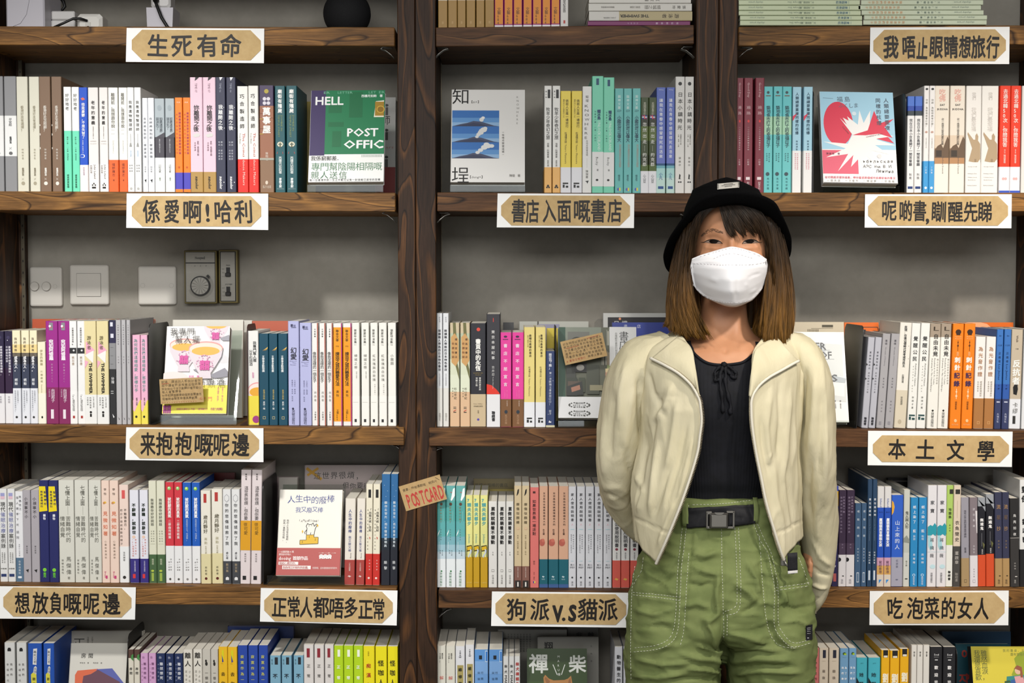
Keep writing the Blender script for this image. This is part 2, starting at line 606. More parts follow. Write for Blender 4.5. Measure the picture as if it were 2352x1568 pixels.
# ================================================================== books
PAGES = noisy('book_pages', 'cfc9bb', 'e2ddd0', 6.0, 0.85, 0.3, 1.0, 0.0004, (900, 4, 4))
SPINE_Y = D + 0.026
ROWNAME = {'L': 'left bay', 'C': 'middle bay', 'R': 'right bay'}
SHNAME = {'1': 'top shelf', '2': 'second shelf', '3': 'third shelf', '4': 'fourth shelf', '5': 'bottom shelf'}
POSN = {2: ['left of two', 'right of two'], 3: ['leftmost of three', 'middle of three', 'rightmost of three']}
ORD = ['first', 'second', 'third', 'fourth', 'fifth', 'sixth', 'seventh']


def u_shell(b, w, d, th, z0, z1, m, grow=0.0, full=True):
    """paper wrapped round a book: spine at y=0, open at the back"""
    c = 0.0011
    g = grow
    out = [(-g, d), (-g, c), (c - g, -g), (w - c + g, -g), (w + g, c), (w + g, d)]
    inn = [(w - th, d), (w - th, th + c), (w - th - c, th), (th + c, th), (th, th + c), (th, d)]
    loop = out + inn
    n = len(loop)
    vs = [(x, y, z0) for x, y in loop] + [(x, y, z1) for x, y in loop]
    fs = [(i, (i + 1) % n, n + (i + 1) % n, n + i) for i in range(n)]
    # rim faces (quads between outer and inner outline)
    for k in range(5):
        a, a2, i1, i2 = k, k + 1, n - 1 - k, n - 2 - k
        fs.append((a, i1, i2, a2))
        fs.append((n + a, n + a2, n + i2, n + i1))
    b.add(vs, fs, m)


def book_design(w, h, d, bands, texts, obi, pagec, shapes):
    """(cover mesh, page mesh, band mesh or None) of one kind of book"""
    cov = MB()
    stops = [s for s in bands] + [(1.0, None)]
    for i in range(len(bands)):
        f0, c = bands[i]
        f1 = stops[i + 1][0]
        u_shell(cov, w, d, 0.0005, h * (1 - f1), h * (1 - f0), mat(c))
    lay = -0.00045
    for s in shapes:
        kind = s[0]
        if kind == 'r':          # x0,x1 (of width), f0,f1, colour
            _, x0, x1, f0, f1, c = s
            cov.flat([(w * x0, h * (1 - f1)), (w * x1, h * (1 - f1)), (w * x1, h * (1 - f0)), (w * x0, h * (1 - f0))], lay, c)
        elif kind == 'o':        # ellipse cx, f, rx(of w), ry(of w), colour
            _, cx, f, rx, ry, c = s
            cov.flat([(w * min(max(cx + rx * math.cos(a * .349), .01), .99), h * (1 - f) + w * ry * math.sin(a * .349)) for a in range(18)], lay, c)
        elif kind == 'p':        # polygon (x of w, f of h)
            _, pts, c = s
            cov.flat([(w * x, h * (1 - f)) for x, f in pts], lay, c)
        elif kind == 'l':        # three small marks like a publisher's device
            _, cx, f, sz, c = s
            cov.flat([(w * (cx - sz), h * (1 - f) - w * sz), (w * (cx + sz), h * (1 - f) - w * sz), (w * (cx + sz), h * (1 - f) + w * sz * .2), (w * (cx - sz), h * (1 - f) + w * sz * .2)], lay, c)
            cov.disc(w * cx, h * (1 - f) + w * sz * .65, w * sz * .6, w * sz * .6, lay, c, 10)
        lay -= 0.00004
    lay = -0.0007
    for t in texts:
        s, f0, f1, c = t[:4]
        size = t[4] if len(t) > 4 else 0.62
        dx = t[5] if len(t) > 5 else 0.5
        mode = t[6] if len(t) > 6 else ''
        bold = 0.03 if 'b' in mode else (0.014 if 'm' in mode else 0.008 if t is texts[0] else 0.0)
        jit = 0.06 if 'j' in mode else 0.0
        z1, z0 = h * (1 - f0), h * (1 - f1)
        if 'h' in mode:
            cov.htext(s, w * (dx - size / 2), w * (dx + size / 2), (z0 + z1) / 2, (z1 - z0), lay, c, bold)
        elif all(ord(ch) < 0x250 for ch in s):
            cov.rtext(s, w * dx, z1, z0, w * size, lay, c, bold)
        else:
            cov.vtext(s, w * dx, z1, z0, w * size, lay, c, bold, jit)
    pg = MB()
    e = 0.0006
    pg.box((e, e + 0.0004, 0.0006), (w - e, d - 0.001, h - 0.0006), PAGES if pagec is None else mat(pagec, 0.85))
    bd = None
    if obi:
        bd = MB()
        u_shell(bd, w, d * 0.995, 0.00015, 0.0004 + h * 0.0, h * (1 - obi[0]), mat(obi[1]), 0.00025)
    return cov.mesh('cover'), pg.mesh('page_block'), (bd.mesh('paper_band') if bd else None)


N_BOOKS = 0


def put_book(row, desc, xs, top, bands, texts=(), obi=None, lean=0.0, depth=0.142, pages=None, shapes=(), back=0.0, bottom=None, name='paperback_book'):
    """one kind of book and all its copies; xs: x0,x1 px of each spine; top: px of the upper edge (one or per copy)"""
    global N_BOOKS
    n = len(xs) // 2
    tops = top if isinstance(top, (list, tuple)) else [top] * n
    if isinstance(bands, str):
        bands = [(0, bands)]
    Y = SPINE_Y + back
    src = None
    ymid = {'1': 30, '2': 318, '3': 860, '4': 1230, '5': 1520}[row[1]]
    for i in range(n):
        x0, x1 = xs[2 * i], xs[2 * i + 1]
        xa, xb = at(x0, ymid, Y).x, at(x1, ymid, Y).x
        w = xb - xa - 0.0006
        zb = shelf_z(row, (xa + xb) / 2) + 0.0004
        if bottom:
            zb = max(zb, at(x0, bottom, Y).z)
        zt = at((x0 + x1) / 2, tops[i], Y).z
        h = zt - zb
        where = f'{ROWNAME[row[0]]} {SHNAME[row[1]]}'
        if n == 1:
            lab = f'{desc}, {where}'
        elif n in POSN:
            lab = f'{desc}, {POSN[n][i]}, {where}'
        else:
            lab = f'{desc}, {ORD[i]} of {n}, {where}'
        if src is None:
            root = thing(name, lab, 'book', group=f'{desc} copies' if n > 1 else None)
            cm, pm, bm = book_design(w, h, depth, bands, texts, obi, pages, shapes)
            for nm, me in (('cover', cm), ('page_block', pm), ('paper_band', bm)):
                if me is not None:
                    o = bpy.data.objects.new(nm, me)
                    COL.objects.link(o)
                    o.parent = root
            src = (root, w, h)
        else:
            root = src[0].copy()
            COL.objects.link(root)
            root['label'] = lab
            for ch in src[0].children:
                c = ch.copy()
                COL.objects.link(c)
                c.parent = root
        root.scale = (w / src[1], 1.0, h / src[2])
        la = math.atan2(lean / F * Y, h)
        # a leaning book turns about the corner it stands on
        xm = (xa + xb) / 2 - lean / F * Y / 2 - w / 2
        lift = abs(math.sin(la)) * w if la < 0 else 0.0
        if la > 0:
            lift = math.sin(la) * w
            root.location = (xm, Y + rnd.uniform(-0.0012, 0.0012), zb + lift)
        else:
            root.location = (xm, Y + rnd.uniform(-0.0012, 0.0012), zb)
        root.rotation_euler = (0, la, 0)
        N_BOOKS += 1
        if len(lab.replace(',', '').split()) > 16:
            print('LONG', lab)


B = put_book
K = '333333'
# ---------------------------------------------------------------- second shelf, left bay
B('L2', 'grey spine with white title block', [-16, 8.5, 10, 38], 175, [(0, '8a8a8c'), (.34, 'e6e6e4'), (.69, '8a8a8c')],
  [('平安紙', .36, .43, '777', .28), ('香港好走', .52, .58, '444', .36, .5, 'b'), ('✕', .60, .64, '999', .3)], shapes=[('o', .5, .665, .16, .16, '666666')])
B('L2', 'cream spine with faint grey title', [39, 65, 67.5, 91], 176, 'd6d3c2', [('香港好走有選擇？', .25, .48, 'a49c86', .3), ('陳曉蕾著', .62, .72, 'b0a994', .2), ('香港好走', .79, .86, '8a816c', .36, .5, 'b'), ('✕', .87, .9, 'a49c86', .28)], shapes=[('o', .5, .925, .17, .17, 'a49c86')], depth=.15)
B('L2', 'plain brown spine with small white title', [91.5, 117.5, 119, 142.5], 176, '7d6450', [('香港好走怎照顧？', .25, .48, 'e4ddd2', .32), ('陳曉蕾著', .62, .72, 'd8d0c4', .2), ('香港好走', .79, .86, 'f0ece4', .38, .5, 'b'), ('✕', .87, .9, 'e4ddd2', .28)], shapes=[('o', .5, .925, .17, .17, 'e4ddd2'), ('o', .03, .5, .05, .1, 'e4ddd2'), ('o', .03, .42, .05, .08, 'e4ddd2'), ('o', .03, .62, .05, .1, 'e4ddd2')], depth=.15)
B('L2', 'white and mint green spine', [147, 164.5, 165, 182], 199.5, [(0, 'efefec'), (.417, '6cd8b2')], [('好好地老', .06, .225, '6a6a66', .5), ('銀髮心聲・一本書', .47, .62, '3c6b58', .22), ('陳曉蕾著', .63, .7, '2c5b48', .2), ('銀馬齊齊智園', .83, .96, '2c6b50', .3, .5, 'm')])
B('L2', 'bright blue spine with pale pink foot', [182.5, 202], 200.7, [(0, '1c50c0')], [('他是憂鬱，不是失智了', .145, .49, 'f2f2f0', .42, .5, 'm'), ('老年憂鬱症，難以察覺的心病', .5, .63, 'd0d8ee', .17, .42), ('和田秀樹著', .76, .84, '9a7f9a', .2)], obi=(.74, 'ece3e0'), shapes=[('p', [(.2, .105), (.5, .095), (.75, .115), (.4, .125)], 'd06a58'), ('o', .35, .655, .3, .22, 'e8ecf4'), ('o', .3, .655, .24, .17, '1c50c0')])
B('L2', 'off-white spine with bold black title', [202.5, 226, 228, 248], 200.7, 'e5e0dc', [('老年的意義', .12, .36, '26221f', .4, .5, 'm'), ('我和那些老人共處的一年', .37, .49, '8a837e', .2), ('HAPPINESS', .505, .52, 'b0a49c', .6, .5, 'h'), ('IS A CHOICE', .53, .542, 'b0a49c', .6, .5, 'h'), ('John Leland', .735, .87, '4a4541', .3, .62), ('約翰利蘭', .74, .82, '6a645e', .2, .25)], shapes=[('r', .3, .42, .925, .94, '26221f'), ('r', .58, .7, .925, .94, '26221f'), ('r', .44, .56, .91, .925, '26221f'), ('r', .3, .7, .948, .965, '26221f')], obi=(.73, 'eae5e1'))
B('L2', 'cream spine with orange foot band', [249, 271.5, 273, 292.5], 201, 'efeee7', [('離開前，我想跟你說⋯⋯', .05, .46, '77746c', .42), ('はなれるまえに', .5, .63, 'b6b2a8', .2), ('幡野廣志', .72, .85, '7a3a22', .34), ('著', .87, .9, '8a4428', .2)], obi=(.69, 'f0642a'))
B('L2', 'white spine with grey broom drawing', [292.5, 308, 308.5, 324], 200.7, 'f0f0ee', [('我是遺物整理師', .12, .42, '54534f', .52), ('金完著', .73, .81, '555', .26, .35), ('馮燕珠', .73, .81, '555', .26, .65), ('特殊清掃', .6, .66, '8db8dc', .24)], shapes=[('r', .47, .53, .44, .53, '8a8a86'), ('p', [(.4, .53), (.6, .53), (.7, .565), (.3, .565)], '9a9a96'), ('o', .5, .965, .2, .2, 'b4b4b0')])
B('L2', 'plain white spine with thin grey title', [327, 339.5, 340, 354.5], 225, 'eceef2', [('在終將告別前，學習哀傷', .2, .64, '6e7076', .5), ('田芳著', .72, .79, '777', .34)], shapes=[('p', [(.3, .87), (.7, .86), (.6, .9), (.5, .885)], '222222')])
B('L2', 'pale grey and charcoal spine with white foot', [355, 378, 379.5, 401], 226, [(0, 'aab4b9'), (.41, '46434b')], [('如果這世界', .2, .36, '5a636a', .34, .66), ('貓消失了', .2, .33, '5a636a', .34, .3), ('世界から猫が消えたなら', .43, .58, 'd8d8dc', .2), ('川村元氣', .7, .79, '55554f', .3), ('春天', .84, .88, '8a9a86', .28)], obi=(.63, 'e6e8e6'), shapes=[('p', [(0, .42), (1, .36), (1, .42)], '46434b'), ('o', .5, .1, .22, .28, '9aa5ab')])
B('L2', 'orange spine with purple foot', [402, 419.5, 420.5, 437.5], 224, [(0, 'f2801f')], [('媽媽最想在孩子出嫁前教她的事', .15, .6, 'a83a5c', .34, .65), ('帶著愛與笑容長大的女兒', .16, .6, 'd85a3c', .26, .25), ('SILK', .04, .06, 'fbe2c8', .5, .5, 'h'), ('著', .72, .75, 'c04a30', .3)], obi=(.79, '4a44b4'), shapes=[('r', .0, 1.0, .965, 1.0, 'f2801f')])
B('L2', 'tall pink spine with gold foot', [437, 466, 466.5, 496], 177.5, [(0, 'e6c6d4')], [('妳離開之後', .24, .47, '1e1a1c', .46, .5, 'mj'), ('泰勒・費德爾文圖', .55, .68, '6a5560', .16, .62), ('尤采菲譯', .56, .64, '6a5560', .16, .38), ('TIME 07', .05, .13, 'a88a98', .26), ('suncolor', .86, .97, '2a2216', .34, .5, 'b')], obi=(.82, 'b08c4c'), shapes=[('o', .42, .505, .2, .14, 'd4d0cc'), ('o', .6, .5, .18, .16, 'd4d0cc'), ('p', [(.45, 0), (.75, 0), (.55, .02), (.4, .03)], '1e1a1c')], depth=.16)
B('L2', 'tall navy spine with white title', [496, 518.5, 520, 542], 177.5, [(0, '33354b')], [('我離開之後', .235, .46, 'f0f0f0', .5, .5, 'mj'), ('蘇西・霍普金斯', .55, .72, 'c8cad4', .2, .6), ('哈莉・貝特曼圖', .55, .72, 'c8cad4', .2, .34), ('TIME 06', .05, .13, 'a4a8b8', .3), ('suncolor', .86, .97, 'f0f0f0', .42, .5, 'b')], shapes=[('p', [(.4, 0), (.75, 0), (.5, .03)], 'f0f0f0'), ('o', .85, .26, .04, .04, 'f0f0f0'), ('o', .9, .44, .04, .04, 'f0f0f0'), ('o', .8, .91, .05, .05, 'f0f0f0')], depth=.16)
B('L2', 'white spine with red foot and red lettering', [545.5, 570, 571, 594], [198, 197], [(0, 'eceae3')], [('巧合製造師', .06, .41, '26221f', .46, .45), ('The Coinci', .44, .68, 'c2483c', .34, .6), ('dence Makers', .69, .93, 'f0cfc4', .34, .6), ('Yoav Blum', .44, .54, '8a857c', .2, .25)], obi=(.685, 'e02a20'), shapes=[('r', .2, .28, .76, .765, '7a1a14')])
B('L2', 'brick brown spine with purple head', [596.5, 629], 196, [(0, '463a58'), (.19, '9a664c'), (.68, '8a6a50')], [('萬事屋', .2, .45, 'f4f0e8', .6, .5, 'b'), ('陳翔著', .62, .7, 'e8d8c8', .2), ('點子出版', .93, .96, 'd8c8b4', .6, .5, 'h')], shapes=[('o', .5, .055, .16, .16, 'b0a040'), ('o', .36, .125, .13, .13, 'd8d4dc'), ('o', .64, .125, .13, .13, 'd8d4dc'), ('o', .36, .165, .13, .13, 'd8d4dc'), ('o', .64, .165, .13, .13, 'd8d4dc'), ('r', 0, .3, .26, .263, '7c4c36'), ('r', .6, 1, .3, .303, '7c4c36'), ('r', 0, .5, .4, .403, '7c4c36'), ('r', 0, .25, .31, .315, 'c8b040'), ('r', 0, .25, .45, .455, 'c8b040'), ('r', 0, 1, .675, .695, 'a8a494'), ('o', .48, .905, .1, .14, 'd8c8b4')])
B('L2', 'dark teal spine with white title and face emblem', [631.5, 655, 658, 682.5], 197, '1d575e', [('廟街有殭屍', .03, .255, 'f0f0ec', .44, .5, 'b'), ('ZOMBIE IN', .27, .42, '8a9a62', .24, .66), ('TEMPLE STREET', .27, .48, '8a9a62', .24, .38), ('西樓月如鈎著', .66, .82, 'dce4e2', .32, .5, 'm'), ('夢繪文創', .86, .95, 'e8eeec', .3, .5, 'b'), ('dreamakers', .957, .966, 'd0d8d6', .7, .5, 'h')], shapes=[('o', .5, .545, .3, .26, 'd8d2b8'), ('o', .38, .545, .07, .05, '1d575e'), ('o', .62, .545, .07, .05, '1d575e'), ('r', .44, .56, .53, .575, '5a5a40'), ('p', [(.15, .63), (.25, .61), (.2, .635)], 'c04038'), ('p', [(.8, .63), (.7, .61), (.75, .635)], 'c04038')])
# ---------------------------------------------------------------- second shelf, middle bay
B('C2', 'white spine with tan foot and dark cover', [1250, 1267.5, 1269, 1287], 197, [(0, 'e9e8e3')], [('牧羊少年奇幻之旅', .2, .5, '2a2826', .56, .5), ('保羅・科爾賀著', .53, .67, '55524e', .3), ('周惠玲譯', .69, .75, '77736c', .26), ('藍小說', .04, .12, '444', .22, .25)], obi=(.757, 'eab468'), shapes=[('r', .45, .8, .035, .115, '1a1a1a'), ('o', .5, .93, .15, .15, '2a2218'), ('o', .36, .945, .12, .12, '2a2218'), ('o', .64, .945, .12, .12, '2a2218')])
B('C2', 'yellow spine with white foot', [1287.5, 1311.5, 1312.5, 1337], 209, [(0, 'ecd454')], [('倘若人生是一場旅行', .08, .36, '5a4c1c', .3, .62), ('場所はいつも旅先だった', .08, .26, '8a7a3a', .2, .3), ('松浦彌太郎', .4, .51, '5a4c1c', .26), ('Yataro Matsuura', .52, .71, '6a5c2c', .26)], obi=(.745, 'e4e4e8'), shapes=[('r', .2, .75, .895, .91, '2a2a2a'), ('r', .2, .4, .915, .945, '2a2a2a'), ('r', .5, .75, .925, .945, '2a2a2a')])
B('C2', 'white spine with widely spaced capitals', [1337.5, 1359], 198.5, 'e6e5e1', [('知埕', .08, .15, '66635e', .34), ('K', .165, .2, '55524e', .5, .5, 'h'), ('N', .207, .24, '55524e', .5, .5, 'h'), ('O', .25, .283, '55524e', .5, .5, 'h'), ('W', .292, .325, '55524e', .5, .5, 'h'), ('H', .335, .368, '55524e', .5, .5, 'h'), ('E', .378, .41, '55524e', .5, .5, 'h'), ('R', .42, .452, '55524e', .5, .5, 'h'), ('E', .462, .495, '55524e', .5, .5, 'h'), ('在他方想望這城', .5, .65, '77736c', .24), ('陳傑著', .78, .86, '66635e', .3)], shapes=[('r', .49, .51, .67, .76, '9a968e'), ('p', [(.3, .885), (.7, .88), (.55, .91), (.48, .895)], '222222')])
B('C2', 'tall mint green spine with white band', [1359.5, 1386, 1386, 1411], [175, 178], [(0, '7ad2b2'), (.94, '7ad2b2')], [('曬冰島', .285, .37, '1c4a6a', .32, .6, 'b'), ('UNLOCK ICELAND', .38, .635, 'c4ecdc', .32, .62, 'b'), ('冰島旅人事・小島・小旅行', .29, .56, '2c6a6a', .16, .28), ('Becky', .69, .76, '3a3a3a', .3, .45), ('著', .79, .81, '444', .2)], shapes=[('r', 0, 1, .645, .94, 'e2e2e0'), ('r', .36, .6, .02, .075, '1c4a6a'), ('o', .45, .885, .12, .1, '2a2a2a')], depth=.16)
B('C2', 'teal spine with navy title', [1412, 1432, 1432.3, 1451.7, 1452.5, 1471.5], 203, '6ab8b4', [('圓神文叢', .06, .2, 'd4f0ec', .36), ('229', .2, .225, '2a4a58', .5, .5, 'h'), ('小國也可以偉大', .26, .51, '1f3c52', .5, .5, 'm'), ('我在盧森堡的生活觀察', .53, .75, 'b4a89c', .3, .62), ('楊佳恬', .82, .88, '2f5c64', .32)], shapes=[('o', .45, .96, .18, .18, '5a5ab0'), ('r', .5, .7, .945, .975, 'd8d050')])
B('C2', 'dark woodland photo spine with tiny flag', [1471.5, 1490, 1490, 1508.5], 223.5, [(0, '3c4a26'), (.18, '2e3220'), (.3, '56662e'), (.45, '3a4624'), (.6, '2c3418'), (.7, '4c6026')], [('英國留學記', .05, .18, 'b8b8a4', .4), ('忽然出走', .25, .49, 'eeeee6', .54), ('約克郡', .57, .72, 'eeeee6', .54), ('心山豆', .8, .89, '444', .4)], obi=(.765, 'e0e0e4'), shapes=[('r', .15, .8, .185, .225, '2a3a80'), ('p', [(.15, .185), (.25, .185), (.8, .225), (.7, .225)], 'd84040'), ('r', .15, .8, .2, .21, 'e8e8e8'), ('r', .42, .53, .185, .225, 'd84040'), ('r', .48, .5, .5, .56, 'eeeee6')])
B('C2', 'lavender blue spine with pale green sea foot', [1507.5, 1529, 1530.5, 1550], 200.5, [(0, '5b6ebb'), (.42, '6472bd'), (.715, '1c4a78'), (.735, '6aa8b4'), (.76, 'a4d0cc'), (.85, 'bcd8d0')], [('讓我在青春中感冒得死去活來', .1, .67, 'eef0f8', .42, .5), ('Wishing', .015, .03, 'dfe3f4', .5, .5, 'h'), ('小凡', .8, .87, '2a4a98', .42)], shapes=[('r', .2, .8, .93, .955, '1c4a88')])
B('C2', 'tall white spine with brushed black title', [1550.8, 1572.3, 1573, 1593.6], 176, 'dddbd6', [('日本小鎮時光', .125, .46, '2a2826', .54, .5, 'j'), ('走進最迷人的小鎮', .49, .58, '77736c', .16, .6), ('山城、海濱、小鎮', .49, .6, '77736c', .16, .35), ('張維中', .68, .77, '66635e', .26)], shapes=[('o', .5, .06, .2, .2, '2a2a2a'), ('p', [(.45, .83), (.6, .84), (.55, .87), (.65, .875), (.4, .875)], '222222'), ('o', .4, .9, .09, .09, '333333'), ('o', .62, .9, .09, .09, '333333')], depth=.16)
# ---------------------------------------------------------------- second shelf, right bay
B('R2', 'tall maroon spine with pale lettering', [1690.5, 1707, 1708.5, 1729, 1734, 1755], 179, '7e2f3d', [('Good Day', .04, .17, 'd8b0b4', .34), ('遍路', .23, .33, 'd8b0b4', .5), ('一二〇〇公里四國徒步記', .42, .63, 'e0c4c6', .2, .5, 'm'), ('小歐著', .7, .76, 'e0c4c6', .26), ('創意文化', .9, .97, 'e8d4d6', .3)], shapes=[('o', .5, .375, .12, .2, 'd83838'), ('r', .25, .7, .86, .885, 'eadadc')], depth=.16)
B('R2', 'turquoise spine with pale yellow middle', [1754.5, 1775, 1776, 1796.5, 1797, 1818.5], 198.6, [(0, '64c2c6'), (.28, 'a8d4b4'), (.45, '6cc6c6')], [('築地魚市打工的幸福日子', .18, .57, '24424c', .5, .5, 'j'), ('福地享子著', .62, .71, '3a6a70', .18, .62), ('許展寧譯', .62, .7, '3a6a70', .18, .35), ('馬可孛羅', .85, .97, '2c6a74', .26)], shapes=[('o', .45, .055, .16, .16, '3a4a50'), ('r', .2, .75, .082, .09, '7a4a3a'), ('o', .45, .82, .22, .22, '3c5058')])
B('R2', 'pale blue spine with red slash and white foot', [1820, 1840.5, 1845, 1866], 199.5, 'a4d0e2', [('人類總要重複同樣的核爆', .05, .45, '2f5266', .4, .5, 'm'), ('陳樂濤著', .5, .6, '3f6276', .24), ('從切爾諾貝爾到福島', .62, .78, 'e89aa8', .18, .6), ('帶你看透核爆的景況', .62, .78, 'e89aa8', .18, .35)], obi=(.6, 'eeeeec'), shapes=[('p', [(0, .275), (.55, .245), (.45, .26), (.1, .31), (0, .32)], 'd83c58')])
B('R2', 'short white spine with blue mountain photo head', [2083.5, 2100, 2100.5, 2118], 221, [(0, '4a72c8'), (.1, '2c4aa4'), (.15, '38424a'), (.2, 'ecebe9')], [('我在日本小豆島開了一間茶餐廳', .23, .72, '55565a', .48, .5), ('別我', .79, .86, '55565a', .4)], shapes=[('r', .15, .85, .93, .955, '1c3a78')])
B('R2', 'narrow white spine with sky blue foot', [2121, 2133.5, 2134, 2147], 197, [(0, 'ece9e6')], [('你說，鳥取到底有什麼？', .12, .39, '99968f', .44), ('山陰山陽旅行手帖', .48, .58, '8a867e', .22), ('丁莉著', .75, .82, 'dcecf8', .36)], obi=(.7, '3f9cd8'), shapes=[('o', .5, .03, .26, .2, '2a2a2a'), ('o', .5, .43, .26, .2, 'c09a8a'), ('o', .5, .95, .24, .24, 'e8f2fa')])
B('R2', 'wide cream spine with brown town photo', [2146.5, 2179.5, 2181, 2215.5], 197, [(0, 'e8dece'), (.46, 'dcc8b0')], [('吃佛', .03, .145, 'e4a898', .55), ('EAT', .165, .19, '4a4540', .34, .52, 'hm'), ('BUDDHA', .205, .23, '4a4540', .74, .52, 'hm'), ('從一座城市窺見西藏的劫難', .3, .55, '4a4540', .2, .55), ('Barbara Demick', .66, .82, '55504a', .14, .6)], obi=(.725, 'efe9dd'), shapes=[('r', 0, 1, .58, .725, '9a7a5a'), ('p', [(0, .72), (0, .6), (.2, .56), (.45, .54), (.6, .58), (.9, .47), (1, .5), (1, .72)], '6a5440'), ('r', .1, .5, .6, .66, '3f342a'), ('r', .0, 1, .67, .725, 'b88a60')], depth=.16)
B('R2', 'wide white spine with tan statue figure', [2218.5, 2254, 2254.5, 2293], 197, 'ebe7e0', [('我們', .06, .13, 'd6d0c8', .5), ('我們最幸福', .2, .42, 'd8d2ca', .42), ('George Orwell', .745, .757, '77706a', .6, .45, 'h'), ('Nothing to Envy', .81, .822, '77706a', .6, .45, 'h'), ('Ordinary Lives in', .845, .857, '77706a', .6, .45, 'h'), ('North Korea', .87, .882, '77706a', .5, .42, 'h'), ('Barbara Demick', .92, .932, '77706a', .6, .45, 'h')], obi=(.71, 'f0ece6'), shapes=[('p', [(.2, .7), (.42, .58), (.1, .45), (.12, .43), (.5, .5), (.62, .5), (.62, .46), (.72, .44), (.82, .47), (.8, .51), (.95, .54), (.97, .68), (.85, .7), (.82, .71), (.5, .71)], 'b49c7c'), ('r', .58, .7, .68, .71, '9a8468')], depth=.16)
B('R2', 'vivid red spine with white foot', [2295, 2320, 2320.5, 2344], 197, [(0, 'e83a1c')], [('去過北韓50次，你問我答', .03, .57, 'f6e4dc', .46, .5, 'm'), ('增訂版', .59, .63, 'f0c8bc', .3), ('陳成軍著', .64, .72, 'f4dcd2', .26)], obi=(.754, 'ecebee'), shapes=[('r', 0, 1, .975, 1, '3c5ac0'), ('o', .4, .865, .13, .13, 'f0b4b0'), ('o', .62, .865, .13, .13, 'f0b4b0')])
B('R2', 'white spine cut off beside the red pair', [2346, 2376], 197, 'e4e0da', [('旅行', .3, .5, '77706a', .4)], depth=.15)
# ---------------------------------------------------------------- top shelf, middle bay
B('C1', 'ochre spine with white paper head', [1006, 1028, 1029, 1050, 1050.5, 1070, 1071, 1092, 1093.5, 1113, 1113.8, 1135], -180, [(0, 'dcd8cc'), (.73, 'a5803f')], [], shapes=[('r', .4, .6, .925, .95, 'b8955a')])
B('C1', 'orange spine with purple edges and white foot', [1135.5, 1157, 1157.5, 1178.5, 1179, 1200, 1201, 1222.5, 1223, 1244.5, 1245, 1265, 1265.5, 1286], -180, [(0, 'a02a70'), (.965, 'e6e0e2')], [('文藝684', .8, .96, '6a3c10', .5)], shapes=[('r', .08, .92, .05, .955, 'de8a1c')])
B('C1', 'white spine with bracketed title and red stamp', [1287, 1305.5], -180, 'dcd9d4', [('︵40週年紀念版︶', .64, .87, '55524e', .46)], shapes=[('r', .38, .62, .925, .955, 'b83a30')])
# ---------------------------------------------------------------- third shelf, left bay
B('L3', 'dark indigo spine with white foot', [-8, 10, 11, 29], 760, [(0, '2b2440'), (.4, '33203c')], [('愛情總是不經意地開始，', .16, .48, 'e8e4ee', .32, .66, 'm'), ('不經意地結束', .16, .34, 'e8e4ee', .32, .3), ('林婉瑜', .7, .78, '99949c', .3)], obi=(.675, 'e6e4e6'), shapes=[('o', .5, .07, .22, .22, '3f3858'), ('o', .4, .1, .06, .06, 'e8e4ee')])
B('L3', 'cream and dark street photo spine, pale grey foot', [29, 48, 49.5, 68, 68.7, 86], 758.5, [(0, 'f0e6c4'), (.15, 'ecd494'), (.24, '6c6458'), (.28, '34353f'), (.36, '3a4054')], [('我們都無法', .07, .27, '77695a', .36, .45), ('成為大人。', .275, .44, 'f0f0f2', .4, .45, 'b'), ('燃殼', .51, .59, 'eceef2', .4, .45, 'm'), ('比起當日的戀人，', .64, .8, '777982', .22, .64), ('你是否更想念所愛的人？', .64, .88, '777982', .22, .32)], obi=(.62, 'e2e4ea'), shapes=[('o', .45, .93, .15, .15, '333333')])
B('L3', 'short pale cream spine with thin brown title', [86.5, 105], 785, [(0, 'eee6c8')], [('伊豆的舞孃', .09, .29, 'a89c74', .36), ('川端康成', .34, .5, '8a805c', .3), ('Kawabata', .52, .62, 'a89c74', .2)], obi=(.63, 'f0eddc'), shapes=[('o', .5, .92, .12, .16, '2a2a20')])
B('L3', 'magenta spine with white title', [105.5, 133.5, 134, 161], 737, [(0, '9a2886')], [('宛如阿修羅', .18, .38, 'f4e8f0', .42, .45, 'b'), ('阿修羅のごとく', .41, .6, 'd8a8cc', .16), ('向田邦子', .66, .79, 'f0e0ec', .34, .55), ('王蘊潔譯', .66, .74, 'd8b8d0', .14, .25)], obi=(.645, '84285c'), shapes=[('r', .3, .62, .015, .09, '88848a'), ('o', .36, .05, .1, .1, 'f4f0f2'), ('o', .45, .06, .05, .05, 'e04838'), ('r', .36, .6, .86, .95, 'e8dce4')])
B('L3', 'white spine with black box and red stamp', [160, 177, 178, 195.5], 737, [(0, 'ecebe9')], [('米蘭昆德拉全集', .06, .21, '66635f', .28), ('6', .215, .235, '444', .3, .5, 'h'), ('笑忘書', .34, .43, 'a08260', .4), ('︵40週年紀念版︶', .7, .89, '66635f', .4)], shapes=[('r', .03, .97, .26, .315, '2a2a2c'), ('o', .6, .285, .14, .14, 'd8d8d8'), ('r', .36, .66, .92, .945, 'a83a32')], obi=(.685, 'efeeec'))
B('L3', 'khaki cream spine with pink triangles, bold capitals', [193.5, 221.5, 222.5, 250], 737, [(0, 'e0d2a0')], [('游泳者', .14, .28, '55492c', .36, .42), ('THE SWIMMER', .405, .705, '1e1c18', .36, .52, 'b'), ('JOHN CHEEVER', .735, .84, '55524e', .14, .75), ('約翰齊佛著', .735, .85, '55524e', .16, .48), ('余國芳譯', .735, .82, '55524e', .14, .25)], obi=(.715, 'e9e9e6'), shapes=[('p', [(.15, .195), (.9, .285), (.15, .33)], 'ecaac2'), ('p', [(.8, .285), (.75, .41), (.12, .34), (.05, .33)], 'efeae6'), ('p', [(.05, .38), (.35, .395), (.05, .46)], 'ecaac2'), ('r', .42, .58, .9, .93, '1e1c18'), ('o', .5, .885, .1, .1, '1e1c18')], depth=.15)
